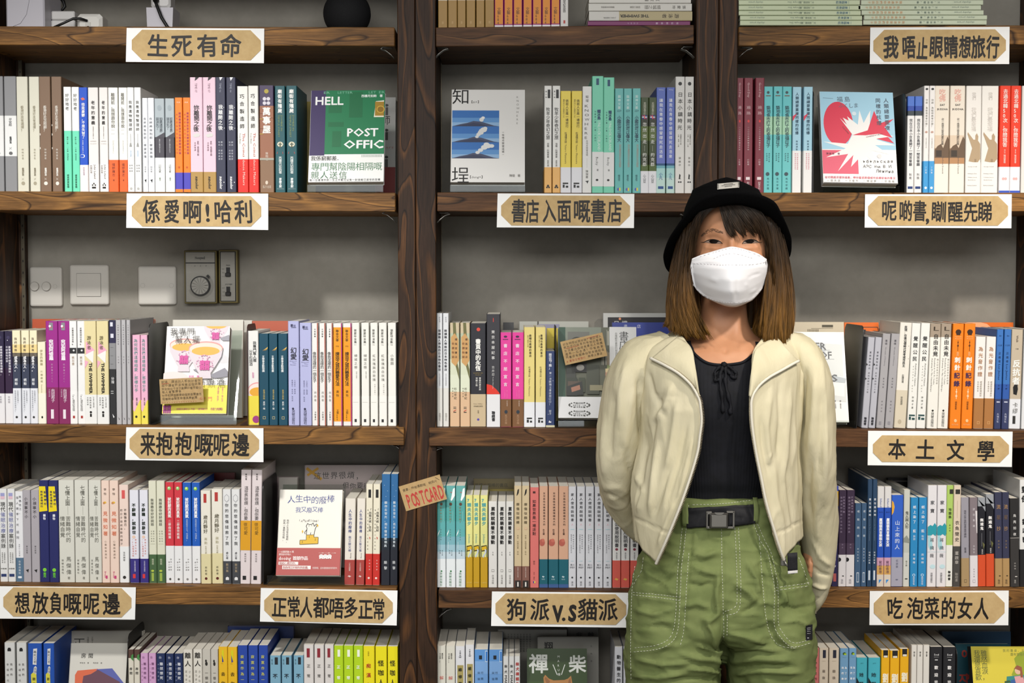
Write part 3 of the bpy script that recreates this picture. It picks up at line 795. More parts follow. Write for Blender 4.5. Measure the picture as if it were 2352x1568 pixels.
B('L3', 'black spine with navy head and grey block', [251, 267], 735, [(0, '2a2846'), (.22, '8a8a8c'), (.47, '2a2a2c')], [('分', .545, .58, 'e8e8e8', .42, .5, 'h'), ('鐘', .58, .61, 'e8e8e8', .42, .5, 'h')], shapes=[('r', .2, .6, .02, .06, 'd8d8e4'), ('r', .25, .7, .13, .17, 'd8d8e4'), ('r', .2, .6, .26, .262, '5a5a5c'), ('r', .2, .6, .34, .342, '5a5a5c'), ('r', .2, .6, .42, .422, '5a5a5c'), ('r', .2, .6, .68, .685, 'd8d8d8'), ('r', .2, .6, .7, .705, 'd8d8d8'), ('p', [(.4, .9), (.7, .93), (.55, .94)], 'f0f0f0')], depth=.15)
B('L3', 'thin plain grey spine', [266.8, 279, 279.5, 290, 290.5, 300], 734.5, 'b4b2b4', [('大相撲小時代的自習', .04, .24, '77757a', .26), ('何鴻著', .34, .42, '88868a', .26)], shapes=[('p', [(.35, .93), (.6, .95), (.5, .96)], '333333')], depth=.19)
B('L3', 'pink spine with yellow foot', [304.5, 322.5, 323, 339], 769, [(0, 'ecb2cc')], [('為何我們這樣相愛，那樣分手', .04, .64, '6f9c9a', .5, .45), ('解讀心理學', .7, .79, '44423c', .24)], obi=(.73, 'ecdc58'), shapes=[('p', [(0, .73), (.9, .73), (.5, .8), (.2, .86), (0, .84)], 'eeb8c8'), ('o', .42, .915, .16, .16, '2a2a20')])
B('L3', 'white spine with tea cup rim and yellow foot', [568.5, 594], 759.5, [(0, 'e9e7e3')], [('我專門幫人擺', .11, .33, '444', .34, .66), ('分手和頭酒', .2, .37, '444', .34, .3), ('默陽著', .44, .5, 'd870a8', .22)], obi=(.69, 'e8d648'), shapes=[('o', .95, .63, .95, .75, 'e8a0a0'), ('o', .95, .635, .9, .68, 'f4e0d8'), ('o', .95, .65, .8, .45, 'e6a838'), ('r', 0, 1, .69, .9, 'e8d648'), ('o', .75, .94, .34, .34, 'a03a80')])
B('L3', 'deep teal spine with gold streak', [595, 617, 617.5, 637.8, 639, 660.5], 765.6, '0d475c', [('文學單身動物園', .24, .42, 'eef2f2', .32, .45, 'm'), ('香港文學館', .61, .72, 'c8b468', .22), ('素誌・編', .74, .83, 'eef2f2', .24)], shapes=[('p', [(.35, .19), (.95, .145), (.9, .165), (.55, .18)], 'd8b058'), ('p', [(.5, .19), (.95, .16), (.8, .18)], 'b08a40'), ('r', .35, .65, .905, .935, 'b8a878'), ('r', .39, .61, .91, .93, '0d475c')])
B('L3', 'pale lilac spine with black cursive title', [662, 687.5, 688.5, 715.5], [737, 741], 'b3b5dc', [('幻愛', .25, .37, '23222c', .6, .5, 'm'), ('Beyond', .375, .39, '77789c', .6, .45, 'h'), ('The', .392, .408, '77789c', .35, .55, 'h'), ('Dream', .41, .426, '77789c', .5, .45, 'h'), ('小說創作・嵐崎康', .56, .7, '55567a', .13, .6), ('原著劇本・曾俊榮、周冠威', .56, .77, '55567a', .13, .36), ('突破出版社', .85, .99, '2c2c48', .3, .45)], shapes=[('r', .25, .45, .03, .055, '3c3c5c'), ('r', .3, .75, .06, .065, '3c3c5c'), ('r', .5, .7, .035, .055, '77789c'), ('o', .42, .84, .1, .1, '2c2c48')], depth=.15)
B('L3', 'white spine with red-brown cover edge, dark title', [716.5, 731.5, 733.8, 748.5, 750.5, 765], 741.7, 'e9e7e3', [('文學叢書', .05, .14, '55524e', .26), ('像我這樣的一個女子', .28, .58, '3a3733', .6, .42), ('西西著', .66, .77, '99958e', .4), ('洪範書店', .86, .95, '66625c', .3)], shapes=[('r', .84, 1.0, 0, 1, 'a84c34')])
B('L3', 'orange spine with white head and magenta edge', [766, 786.5, 788, 808], 742, [(0, 'e8e6e2'), (.04, 'ec9a18'), (.96, 'e6e4e0')], [('聯合文學', .06, .18, '55380c', .34, .45), ('773', .215, .235, '55380c', .34, .45, 'h'), ('擠迫之城的戀愛方法', .28, .61, '3c2808', .5, .45, 'm'), ('黃怡', .65, .72, '55380c', .34, .45), ('文藝684', .84, .95, '77500c', .3, .45)], shapes=[('r', .88, 1, 0, 1, 'a82a78'), ('r', 0, .88, .715, .717, 'f4b850')])
B('L3', 'cream white series spine, first title', [808.5, 826, 830, 848], 741, [(0, 'eceae2')], [('張愛玲全集', .06, .2, '55534c', .36, .45, 'j'), ('01', .205, .22, '77746c', .3, .45, 'h'), ('傾城之戀', .3, .45, '77746c', .42), ('短篇小說集一', .47, .55, '99968c', .18, .6)], obi=(.715, 'efede6'), shapes=[('r', .3, .6, .935, .965, '2a2a2a'), ('r', .1, .8, .77, .772, 'a8a59a')])
B('L3', 'cream white series spine, second title', [850.8, 868, 870.5, 888.7], 741, [(0, 'eceae2')], [('張愛玲全集', .06, .2, '55534c', .36, .45, 'j'), ('02', .205, .22, '77746c', .3, .45, 'h'), ('紅玫瑰與白玫瑰', .3, .57, '77746c', .42), ('短篇小說集二', .59, .7, '99968c', .18, .6)], obi=(.715, 'efede6'), shapes=[('r', .3, .6, .935, .965, '2a2a2a'), ('r', .1, .8, .77, .772, 'a8a59a')])
B('L3', 'cream white series spine nearest the middle post', [891.2, 910], 741, [(0, 'eceae2')], [('張愛玲全集', .06, .2, '55534c', .36, .45, 'j'), ('08', .205, .22, '77746c', .3, .45, 'h'), ('小團圓', .3, .41, '77746c', .42)], obi=(.715, 'efede6'), shapes=[('r', .3, .6, .935, .965, '2a2a2a'), ('r', .1, .8, .77, .772, 'a8a59a')])
# ---------------------------------------------------------------- third shelf, middle bay
B('C3', 'narrow white spine with blue-black title', [1003.5, 1016.5, 1017.5, 1031], 719, [(0, 'dcdee0'), (.66, 'dad8d2')], [('好生活', .03, .08, '99989c', .3), ('閱讀職人帶路的日本特色書店', .14, .51, '33333c', .5, .45, 'm'), ('空犬太郎的書店筆記', .53, .64, '99989c', .26), ('幸福文化', .88, .95, '99948c', .4)])
B('C3', 'beige spine with tree photo and wooden title plate', [1033.5, 1055.5, 1057, 1079.5], 741, [(0, 'c8b898'), (.1, 'b4bca0'), (.35, 'd2d6bc'), (.5, 'd8dcc4')], [('櫻風堂書店', .14, .35, '4a3420', .26, .64, 'm'), ('奇蹟物語', .18, .35, '7a4a28', .28, .32, 'm'), ('杉山早紀', .62, .74, '55503c', .3, .56), ('張東君譯', .62, .72, '77705c', .16, .28)], obi=(.665, 'd6b28e'), shapes=[('p', [(.3, 0), (.6, 0), (.7, .15), (.55, .3), (.95, .45), (.98, .55), (.6, .42), (.4, .25)], '6c6a40'), ('p', [(.1, .14), (.5, .1), (.9, .16), (.95, .36), (.6, .42), (.15, .38)], 'c89a60'), ('r', .35, .65, .81, .815, '2a2420'), ('r', .35, .65, .822, .828, '2a2420'), ('r', .35, .65, .858, .866, '2a2420'), ('p', [(.35, .85), (.65, .835), (.65, .842), (.35, .857)], 'c03a30')])
B('C3', 'wide black spine with white title, tan foot', [1080.5, 1116], 742, [(0, '24242c')], [('書頁中的永恆', .15, .46, 'f0eee8', .36, .5, 'b'), ('EL INFINITO EN', .475, .487, 'a89048', .6, .5, 'h'), ('UN JUNCO', .493, .505, 'a89048', .4, .5, 'h'), ('書籍的歷史與', .52, .65, 'd8d6d0', .14, .62, 'm'), ('流轉之路', .52, .61, 'd8d6d0', .14, .4, 'm'), ('Irene Vallejo', .77, .785, '66583c', .6, .5, 'h'), ('伊琳娜瓦耶荷', .795, .81, '44391f', .6, .5, 'h'), ('范湲', .84, .87, '66583c', .2)], obi=(.685, 'c4b08e'), shapes=[('o', .52, .06, .12, .12, 'd84838'), ('o', .5, .93, .08, .08, '5a4aa0')], depth=.15)
B('C3', 'tall black spine with red wedge, white foot', [1117.5, 1149], 721, [(0, '323137'), (.71, 'dcdcde')], [('東京本屋紀事', .135, .41, 'dcdad8', .26, .48), ('吉井忍', .455, .55, 'd4d2d0', .22, .48), ('Yoshii Shinobu', .555, .66, 'c8c6c4', .12, .48), ('聯經書', .86, .95, '2a2a2c', .26, .5, 'b')], shapes=[('p', [(0, .62), (.35, .63), (.7, .665), (.95, .7), (.97, .71), (0, .71)], 'd83424'), ('r', .47, .53, .035, .07, 'c03a34')], depth=.165)
B('C3', 'hot pink spine with brown foot', [1149.5, 1175, 1176.5, 1203], 763, [(0, 'dc3c96')], [('書店不屈宣言', .1, .59, 'f4dcea', .36, .45, 'm'), ('わたしたちは', .61, .69, 'e888bc', .16, .6), ('へこたれない', .61, .69, 'e888bc', .16, .4), ('田口久美子著', .72, .78, 'd8c4b4', .14, .6), ('馬可孛羅', .87, .97, 'b08a68', .24, .5)], obi=(.705, '75502f'), shapes=[('o', .45, .045, .16, .1, '3c2440'), ('r', .2, .7, .07, .078, '5a2a48'), ('o', .5, .84, .15, .17, '26303a')])
B('C3', 'pale yellow spine with white foot', [1203.5, 1228.5, 1230, 1253.5], 751, [(0, 'ddcb7e')], [('最糟也最棒的書店', .07, .3, '4c4224', .24, .58, 'm'), ('最低で最高の本屋', .08, .2, '8a7c48', .14, .36), ('松浦彌太郎', .39, .5, '5a4f2c', .2, .5), ('Yataro Matsuura', .51, .69, '6a5f3c', .2, .5)], obi=(.75, 'dfe0e4'), shapes=[('r', .25, .75, .905, .92, '2a2a2a'), ('r', .25, .45, .925, .955, '2a2a2a'), ('r', .55, .75, .935, .955, '2a2a2a')])
B('C3', 'short navy spine with white handwritten title', [1254, 1274.5], 806, '2d3c66', [('開店指「難」', .03, .24, 'e4e6ee', .4, .48, 'j'), ('第一次開獨立書店就□□！', .27, .72, 'd8dce8', .3, .48, 'j'), ('蚊子', .77, .84, 'd0d4e0', .3, .48)], shapes=[('r', .0, 1, .975, 1, 'd4cca8'), ('o', .25, .83, .03, .03, 'f0f0f4'), ('o', .8, .39, .03, .03, 'f0f0f4'), ('p', [(.3, .93), (.4, .91), (.5, .93), (.6, .92), (.6, .94), (.3, .94)], 'e8e8ee')])
# ---------------------------------------------------------------- third shelf, right bay
B('R3', 'thin pale grey spine with black triangles', [1986.5, 2002.3, 2003, 2018.4], 774, 'b2b3bc', [('重啟那些年代', .15, .36, '55565e', .3), ('的抗命時刻二十年', .38, .62, '55565e', .28), ('聯經書', .88, .97, '2e2e34', .4, .5, 'b')], lean=14, shapes=[('p', [(0, .285), (.25, .305), (0, .315)], '222222'), ('p', [(0, .445), (.25, .46), (0, .47)], '222222')])
B('R3', 'dull grey spine with faint printing', [2020, 2038.5, 2040, 2059.5], 766, 'a3a1a4', [('遺傷', .06, .12, '66646a', .3), ('Wounds of Memory', .14, .34, '7c7a80', .2), ('黃冠翔著', .46, .58, '66646a', .2), ('香港文學', .7, .84, '77757a', .2)], lean=13, shapes=[('r', .3, .6, .93, .965, '8c8a90')])
B('R3', 'cream spine with beige foot, grey upper side', [2060.6, 2087.5], 741, [(0, 'e4e0d6')], [('民現：在後佔領時代思考城市民主', .03, .42, '2c2a28', .26, .5, 'm'), ('彭麗君著', .49, .57, '44423e', .22), ('李祖喬譯', .7, .78, '66625a', .22)], obi=(.64, 'd2c8b2'), lean=12, shapes=[('o', .45, .94, .16, .2, 'b8ac94'), ('o', .85, .22, .03, .03, '77726a'), ('o', .88, .34, .03, .03, '77726a')], depth=.16)
B('R3', 'white spine with large thin black title', [2089, 2109, 2110.5, 2131.5], 742, 'e6e6e1', [('覺醒公民', .115, .37, '2a2a28', .58, .5), ('Awakening Citizen', .38, .61, '77766f', .24, .68), ('看見你我身邊，超前的', .4, .66, '99988f', .15, .38), ('李偉才著', .69, .82, '55544e', .26)], lean=9, shapes=[('r', .15, .85, .87, .885, '2a4a4a'), ('r', .15, .4, .89, .92, '2a4a4a'), ('r', .5, .85, .9, .92, '2a4a4a')])
B('R3', 'off-white spine with taupe head', [2132.6, 2157, 2158, 2182], 743, [(0, 'a0917f'), (.13, 'e9e7df')], [('自由未竟', .095, .315, '2a2825', .52, .55), ('Freedom Is Yet To Come', .33, .58, '44423d', .18, .52), ('A Journey To The Untold Europe', .33, .65, '44423d', .18, .27), ('獨立記者歐洲採訪記實', .33, .58, '99958a', .18, .8), ('突破出版社', .845, .985, '33312c', .3, .5)], lean=6, shapes=[('r', .3, .45, .03, .06, '44392c'), ('r', .3, .8, .062, .067, '44392c'), ('o', .5, .83, .1, .1, '33312c')])
B('R3', 'bright orange spine with white and purple title', [2185, 2210.5, 2212, 2237.5], 743, 'ec8014', [('我的', .27, .31, 'f4c48c', .4), ('刺針', .31, .455, 'f6f0e6', .56, .5, 'b'), ('記錄', .455, .61, '43284e', .56, .5, 'b'), ('楊葉俊著', .74, .82, '5a3010', .2), ('點子出版', .955, .972, 'f4b878', .6, .48, 'h'), ('MyTruth', .118, .132, 'f4c48c', .6, .5, 'h'), ('Record', .135, .15, 'f4c48c', .55, .5, 'h')], lean=5, shapes=[('o', .5, .08, .26, .24, '3c2418'), ('r', .32, .68, .09, .11, '3c2418'), ('o', .5, .18, .06, .06, '5a3010'), ('o', .5, .21, .08, .1, '5a3010'), ('r', .48, .52, .16, .26, '5a3010'), ('o', .5, .65, .08, .1, 'f4d0a8'), ('r', .47, .53, .62, .72, 'f4d0a8'), ('o', .5, .69, .1, .1, 'f4d0a8'), ('o', .5, .925, .13, .15, 'f4c48c')])
B('R3', 'white spine with copper foot and brushed title', [2238.5, 2261.5, 2262.8, 2285], 773, [(0, 'ece7e2')], [('為光音作證', .1, .44, 'b07c50', .5, .5, 'j'), ('遊過我香港誌記', .48, .65, '99907f', .22, .64), ('生命藝術家', .48, .6, '99907f', .18, .35)], obi=(.67, 'aa7440'), lean=4, shapes=[('r', .36, .64, .92, .95, 'd0a068'), ('r', .4, .6, .925, .945, 'aa7440')])
B('R3', 'mid blue spine with navy foot', [2286.5, 2302, 2303.6, 2320], 756, [(0, '3a72ba'), (.55, '2f5aa8')], [('to', .05, .075, '1c3a68', .36, .5, 'h'), ('125', .15, .17, '1c3a68', .6, .5, 'h'), ('正義者', .22, .34, '1c3460', .4), ('Les Justes', .35, .52, '1c3460', .42), ('卡繆', .55, .61, '1c3460', .3), ('大塊文化', .84, .94, 'c8cce0', .36)], obi=(.7, '343c62'), lean=4, shapes=[('r', .25, .75, .725, .735, 'd8dcec')])
B('R3', 'putty spine with black fist drawing, white foot', [2321, 2347], 756.5, [(0, 'c0b29c')], [('Walk', .06, .13, '77695a', .26), ('08', .185, .205, '55493c', .26, .5, 'h'), ('反抗者', .3, .56, 'f4f2ec', .7, .5, 'b'), ('卡繆', .73, .85, '66625c', .5)], obi=(.7, 'e2e4e8'), lean=4, shapes=[('p', [(.3, .65), (.25, .58), (.4, .55), (.55, .56), (.6, .5), (.68, .5), (.66, .57), (.7, .6), (.6, .66)], '1c1c1c'), ('r', .3, .56, .87, .95, '33312f')])
B('R3', 'white spine at the far edge of the row', [2349, 2374], 756, 'e0e2e4', [('卡繆', .3, .5, '66625c', .4)], lean=4)
# ---------------------------------------------------------------- fourth shelf, left bay
B('L4', 'white spine with pale blue square emblem', [-1, 16.8, 17.3, 34.7], 1122, 'dfdfdd', [('現代', .14, .245, '2e2d2c', .66, .5), ('催眠治療', .245, .48, '6a70a8', .66, .5), ('案例錄', .48, .64, '2e2d2c', .66, .5), ('以催眠學動人的', .68, .8, '66645f', .2, .65), ('真實臨床故事', .68, .8, '66645f', .2, .35), ('林雲峯', .85, .868, '44423e', .8, .5, 'h')], shapes=[('r', .2, .75, .045, .11, '9a9cc8'), ('r', .2, .75, .08, .11, 'dcb8c4'), ('r', .15, .85, .915, .945, '2a3a68')])
B('L4', 'white spine with steel blue foot', [35, 53], 1128, [(0, 'e4e4e6')], [('死係社工，', .04, .26, '55555a', .34, .68), ('擂人體學下死', .04, .4, '55555a', .34, .3), ('語院', .42, .54, '77777c', .4, .3), ('無聊社工陳東著', .58, .72, '88888e', .18, .5), ('白卷出版社', .76, .92, 'e4e8ec', .3)], obi=(.735, '56728a'), shapes=[('o', .4, .95, .15, .15, 'e4e8ec'), ('o', .62, .95, .15, .15, 'e4e8ec')])
B('L4', 'mauve grey spine with wavy title', [52.8, 71, 71.8, 91], 1125, 'aba6ab', [('小孩事不小', .07, .31, '4e4a4e', .46, .48, 'j'), ('雷光夏著', .6, .69, '6a666a', .22)], shapes=[('p', [(.3, .87), (.7, .86), (.6, .9), (.5, .885)], '222222')])
B('L4', 'navy spine with yellow tag and green dot', [90.6, 112.4, 113, 135], 1102.4, '262a62', [('點解學校', .1, .25, '26264a', .3, .66, 'm'), ('無教過情緒科', .1, .27, '26264a', .28, .28, 'm'), ('羅怡', .33, .39, 'e8e8f0', .3, .55, 'b'), ('商光', .905, .955, '6cc838', .36, .5, 'b')], shapes=[('p', [(0, .06), (.68, .06), (.88, .3), (.0, .31)], 'ecd41c'), ('o', .5, .88, .2, .2, '7ccc38')], depth=.15)
B('L4', 'wide linen-textured cream spine with grey title', [135.5, 171, 171.5, 203.7, 204.5, 233], 1102, 'd6d5ca', [('七情上面', .05, .25, '6a6960', .34, .6), ('苦難時代的', .35, .61, '6a6960', .34, .62), ('情緒自覺', .35, .56, '6a6960', .34, .24), ('馬傑偉', .74, .93, '6a6960', .34, .62), ('突破出版社', .77, .92, '55544c', .15, .22), ('著', .945, .97, '77766c', .2, .62)], shapes=[('r', .6, .615, .255, .34, '88877c')], depth=.15)
B('L4', 'peach spine with orange title', [233.5, 252, 252.5, 273], 1103, 'ecd2c2', [('李怡', .065, .15, '77675a', .34), ('見微知著', .29, .55, 'de6a38', .6, .5), ('心靈故事選萃', .58, .77, '8a7868', .28), ('Bread', .89, .95, 'c8487c', .3, .42)], shapes=[('o', .45, .215, .2, .14, 'e8b83c'), ('o', .35, .22, .14, .14, 'c88a50'), ('r', .45, .7, .93, .96, 'c8487c')], depth=.15)
B('L4', 'blush spine with red tag and white foot', [274, 295.5], 1113, [(0, 'ecd4c8')], [('不勉強自己，', .24, .46, '55483f', .32, .66), ('把日子過成喜歡的樣子', .24, .62, '55483f', .28, .22), ('金亮顯著', .68, .78, '55524e', .24)], obi=(.63, 'ebebea'), shapes=[('r', .3, .65, .055, .14, 'd85a58'), ('o', .5, .945, .18, .18, '33302e')], depth=.15)
B('L4', 'white spine with bold title and violet foot', [297.8, 318.6, 320.5, 340], 1125, [(0, 'e3e3ec')], [('不辭職，就辭世', .14, .48, '1e2a1e', .44, .48, 'b'), ('療癒系社畜的', .52, .7, 'e07a6a', .2, .66), ('162個職場反擊', .52, .72, 'e07a6a', .2, .36), ('台灣最有梗團隊', .76, .88, 'd8d4ec', .18, .55)], obi=(.74, '38307c'), shapes=[('o', .45, .505, .2, .18, 'e8c8b4'), ('r', .3, .6, .905, .95, 'd83838')])
B('L4', 'pale sage spine with dark green foot', [341.7, 359.5, 360, 379], 1104, [(0, 'dddcc6')], [('我想跟你好好說話', .17, .44, '55564a', .42, .48), ('醫藥心與我', .48, .6, '77786a', .18, .65), ('非暴力溝通', .48, .6, '77786a', .18, .35), ('賴佩霞', .76, .82, 'ccd4b4', .3)], obi=(.72, '46633f'), shapes=[('o', .45, .88, .2, .14, 'b8c848'), ('r', .3, .62, .9, .98, '9ab04c'), ('r', .2, .8, .615, .617, 'a8a890')])
B('L4', 'red spine with green ball and white foot', [380, 399.5, 400.3, 419], 1107, [(0, 'd03844')], [('被討厭的勇氣', .15, .35, 'f4e8e4', .44, .5, 'b'), ('二部曲完結篇', .37, .56, 'f4e8e4', .36, .5, 'm'), ('岸見一郎著', .75, .88, '66625f', .2, .62), ('葉小燕譯', .78, .88, '66625f', .2, .38)], obi=(.63, 'e9e9e9'), shapes=[('o', .48, .06, .22, .22, '8ccc6a'), ('o', .45, .055, .1, .1, 'e4f4d8'), ('o', .5, .96, .14, .14, '55524f')])
B('L4', 'blue spine with green ball and white foot', [419.8, 439.5, 440.5, 459.5], 1108, [(0, '1c5ab8')], [('被討厭的勇氣', .15, .35, 'f0f2f8', .44, .5, 'b'), ('自我啟發之父「阿德勒」', .36, .58, 'c4d4ec', .24, .5), ('岸見一郎著', .75, .88, '66625f', .2, .62), ('葉小燕譯', .78, .88, '66625f', .2, .38)], obi=(.63, 'e9e9e9'), shapes=[('o', .48, .06, .22, .22, '8ccc3a'), ('o', .45, .055, .1, .1, 'f4f4b8'), ('o', .5, .96, .14, .14, '8a8886')])
B('L4', 'ivory spine with red tag and pale yellow foot', [461.5, 484.5, 486, 511], [1126, 1122.6], [(0, 'e9e4d6')], [('歲月靜好', .26, .46, '66604c', .46, .5, 'j'), ('蔣勳', .5, .58, 'b0a888', .32), ('日常功課', .59, .68, 'a89f80', .2), ('蔣勳著', .81, .91, '66604c', .24)], obi=(.68, 'ddd2a4'), shapes=[('r', .3, .6, .035, .13, 'b43a34'), ('o', .5, .945, .14, .14, '5a2018')])
B('L4', 'white spine with grey hexagon and charcoal foot', [512, 531, 532.5, 551.5], 1123, [(0, 'e2e2e1')], [('你的悲傷拯救了我', .14, .6, '3c3c3e', .46, .5), ('虐心者', .66, .74, '55555a', .3, .5, 'm'), ('散文集', .78, .88, 'b8a484', .34)], obi=(.76, '424448'), shapes=[('p', [(.5, .05), (.8, .075), (.8, .115), (.5, .14), (.2, .115), (.2, .075)], 'b4b4b6'), ('p', [(.5, .06), (.73, .08), (.73, .11), (.5, .13), (.27, .11), (.27, .08)], 'e2e2e1'), ('p', [(.3, .96), (.3, .935), (.5, .925), (.7, .935), (.7, .96)], 'e4e4e4')])
B('L4', 'tall pale pink spine with yellow block', [552.5, 576, 577.5, 601], 1079, 'e0d4d4', [('蔡明憲', .03, .09, '55504f', .2), ('這世界很煩，但你要', .14, .44, '3f3a39', .4, .52, 'j'), ('很可愛', .46, .57, '4a3a18', .4, .5, 'j'), ('萬特特著', .73, .81, '77706f', .2)], shapes=[('r', 0, 1, .445, .705, 'dc9e20'), ('r', .25, .6, .93, .965, '222222')], lean=5, depth=.165)
B('L4', 'ivory spine with blue title and red foot', [792, 815.7, 818.6, 838], 1144.5, [(0, 'e9e2d6')], [('人生中的廢棒', .12, .4, '44508c', .36, .48, 'j'), ('我又廢又棒', .43, .62, '44508c', .3, .48, 'j'), ('dooing', .63, .69, '44444c', .2, .62), ('小木出版著', .74, .84, 'f0d4cc', .18), ('dp', .885, .91, 'f4e4de', .36, .5, 'hb')], obi=(.71, 'a8443e'), lean=4)
B('L4', 'slim cream spine with black tag and red foot', [840, 855.7, 856.6, 873], 1111, [(0, 'e9e2cc')], [('「出租大叔」日記', .24, .47, '2a2826', .4, .64, 'm'), ('借用人生經驗與人生命故事', .24, .66, '55524a', .2, .3), ('李博群譯', .74, .86, 'f4d8d0', .2, .6)], obi=(.69, 'c83028'), lean=3, shapes=[('r', .35, .75, .055, .135, '222222'), ('o', .5, .93, .16, .16, 'f0d8d0'), ('p', [(.5, .52), (.7, .53), (.6, .55)], 'c83028')])
B('L4', 'tall night-blue photo spine with black foot', [876, 896, 896.6, 914], 1088.5, [(0, '2e689c'), (.25, '3878ac'), (.5, '3470a0'), (.575, '1c2e3c'), (.6, '1e2630')], [('願你去發光，而不僅是被照亮', .24, .66, 'e4eef4', .34, .5, 'j'), ('樂擎', .77, .87, 'e4e6e8', .42, .5, 'j')], obi=(.68, '1f222c'), lean=3, shapes=[('o', .3, .1, .03, .03, 'd8e8f0'), ('o', .7, .15, .03, .03, 'd8e8f0'), ('o', .5, .2, .03, .03, 'd8e8f0')], depth=.16)
# ---------------------------------------------------------------- fourth shelf, middle bay
B('C4', 'teal to white rainy spine with green logo', [1003.8, 1024, 1024.5, 1046.3, 1047, 1069], 1115, [(0, '62a8a4'), (.15, '4f9f9a'), (.35, '5aa6a6'), (.5, '74aab4'), (.58, '96bac6'), (.65, 'bccdd6'), (.72, 'dde2e4')], [('解牢你心裡了', .2, .37, '8a8468', .24, .45), ('動物與諮商', .42, .54, '6a7a70', .14, .45), ('楊玉君', .63, .69, '55666a', .16, .6), ('馬蘭', .63, .67, '55666a', .16, .36), ('突破出版社', .85, .99, '3c7a4a', .3, .45)], shapes=[('p', [(.75, .03), (.95, .02), (.95, .1), (.6, .15), (.5, .14)], 'eef2f2'), ('p', [(.1, .47), (.3, .43), (.25, .46), (.05, .5)], 'eef2f2'), ('o', .5, .18, .16, .18, '5a4030'), ('o', .55, .065, .06, .06, 'c84848'), ('o', .5, .84, .1, .1, '3c7a4a'), ('r', .2, .24, .1, .2, '8cc4c4'), ('r', .7, .74, .25, .35, '8cc4c4'), ('r', .2, .24, .55, .62, 'c8dce0')])
B('C4', 'lemon spine with table drawing, mustard foot', [1069.8, 1086, 1086.4, 1102, 1103, 1120.5], 1136.6, [(0, 'dcd98a'), (.67, 'c2981a')], [('7頭夫夫都夕', .03, .33, '4aa0a4', .6, .48, 'b'), ('Johnnie', .42, .52, '4aa0a4', .4, .5), ('白油出版', .94, .955, 'e4c868', .7, .5, 'h')], shapes=[('p', [(.1, .55), (.85, .54), (.95, .57), (.9, .6), (.15, .61)], '1e1c14'), ('p', [(.18, .56), (.8, .55), (.88, .575), (.84, .59), (.2, .6)], 'd8b020'), ('p', [(.6, .58), (.95, .6), (.4, .68), (.3, .66), (.6, .62)], 'c4ccd8'), ('r', .1, .18, .58, .67, '1e1c14'), ('r', .84, .92, .58, .67, '1e1c14')])
B('C4', 'short white spine with heavy black title', [1122, 1142, 1143.5, 1161.7, 1162.3, 1180], 1151, 'dcdad5', [('累倒就躺着不要動', .06, .5, '1e1c1a', .5, .5, 'bj'), ('衣童', .58, .63, '55524e', .18), ('白油出版', .85, .96, '66635e', .26)], shapes=[('r', .34, .66, .79, .82, '8a8782'), ('r', .38, .62, .795, .815, 'dcdad5')])
B('C4', 'tan spine with feather mark, mauve brown foot', [1181, 1198.3, 1198.7, 1216.3], 1115, [(0, 'cdb994')], [('療傷似顏繪', .16, .38, '55482f', .44, .48), ('作者・街頭故事・李白', .48, .68, '77684a', .24, .48), ('說出陌生人的生命故事', .8, .9, 'd8c4ba', .2, .5)], obi=(.79, '80584c'), shapes=[('p', [(.3, .1), (.45, .04), (.65, .03), (.6, .07), (.45, .09)], '1e1c1a'), ('o', .5, .42, .2, .18, 'd8a488'), ('o', .5, .42, .15, .13, 'cdb994'), ('r', .1, .9, .93, 1, '2a2420'), ('r', .4, .6, .945, .99, 'd8d4cc')])
B('C4', 'coral pink spine with black title', [1217.5, 1238], 1118.5, 'd4706a', [('如果世界是一場派對', .12, .48, '2e1a18', .42, .45), ('李白', .73, .77, '44221e', .24, .45), ('文字・攝影', .84, .92, '5a2a26', .16, .45)], shapes=[('r', .3, .6, .04, .06, '44221e'), ('o', .45, .945, .13, .13, '3a3a90'), ('r', .46, .6, .935, .955, 'e8d050')])
B('C4', 'peach spine with red flower and teal foot', [1238.8, 1258.8, 1260, 1283, 1283.6, 1306], 1116, [(0, 'cfa286')], [('女兒是吸收媽媽情緒長大的', .055, .39, '44302a', .26, .55), ('朴又蘭', .42, .48, '55382e', .22, .5, 'b'), ('dp', .88, .9, 'd8e8ea', .3, .45, 'hb'), ('悅知', .91, .925, 'a8c8cc', .36, .45, 'h')], obi=(.72, '155c6a'), shapes=[('o', .3, .555, .34, .42, 'b05a4c'), ('o', .42, .535, .18, .22, 'c06a58'), ('r', 0, 1, .965, 1, '3a5a8c')])
B('C4', 'pale grey spine with black title and dots', [1305.5, 1323.5, 1325, 1344, 1345, 1364.5, 1366, 1385, 1386, 1405.5], 1117, 'd0d1d6', [('家人使用說明書', .06, .35, '2e2e32', .42, .5), ('腦科學專家寫給', .47, .62, '66666c', .18, .64), ('總是被家人一秒惹怒的你', .47, .66, '66666c', .18, .36), ('黑川', .765, .785, '44444a', .5, .5, 'h'), ('伊保子', .79, .812, '44444a', .62, .5, 'h'), ('遠流', .935, .985, '66666c', .3, .5)], shapes=[('p', [(.35, .39), (.5, .365), (.65, .39), (.5, .375)], 'd8a8b4'), ('r', .25, .75, .42, .425, 'a4d0d8'), ('r', .3, .7, .735, .738, 'a4d0d8'), ('o', .5, .9, .12, .12, '2e2e32')])
B('C4', 'white spine with coral foot by the jacket sleeve', [1407, 1426, 1427, 1446.5, 1448, 1467], 1117, [(0, 'e6e5e2')], [('老公使用說明書', .31, .6, '2e2e36', .52, .5), ('黑川伊保子', .65, .72, '66666c', .24, .5), ('dp', .9, .925, 'ecc858', .5, .5, 'hb')], obi=(.73, 'd65f52'), shapes=[('o', .5, .62, .18, .16, '8a3a4a'), ('p', [(.1, .27), (.9, .2), (.6, .27)], '2a5aa0')])
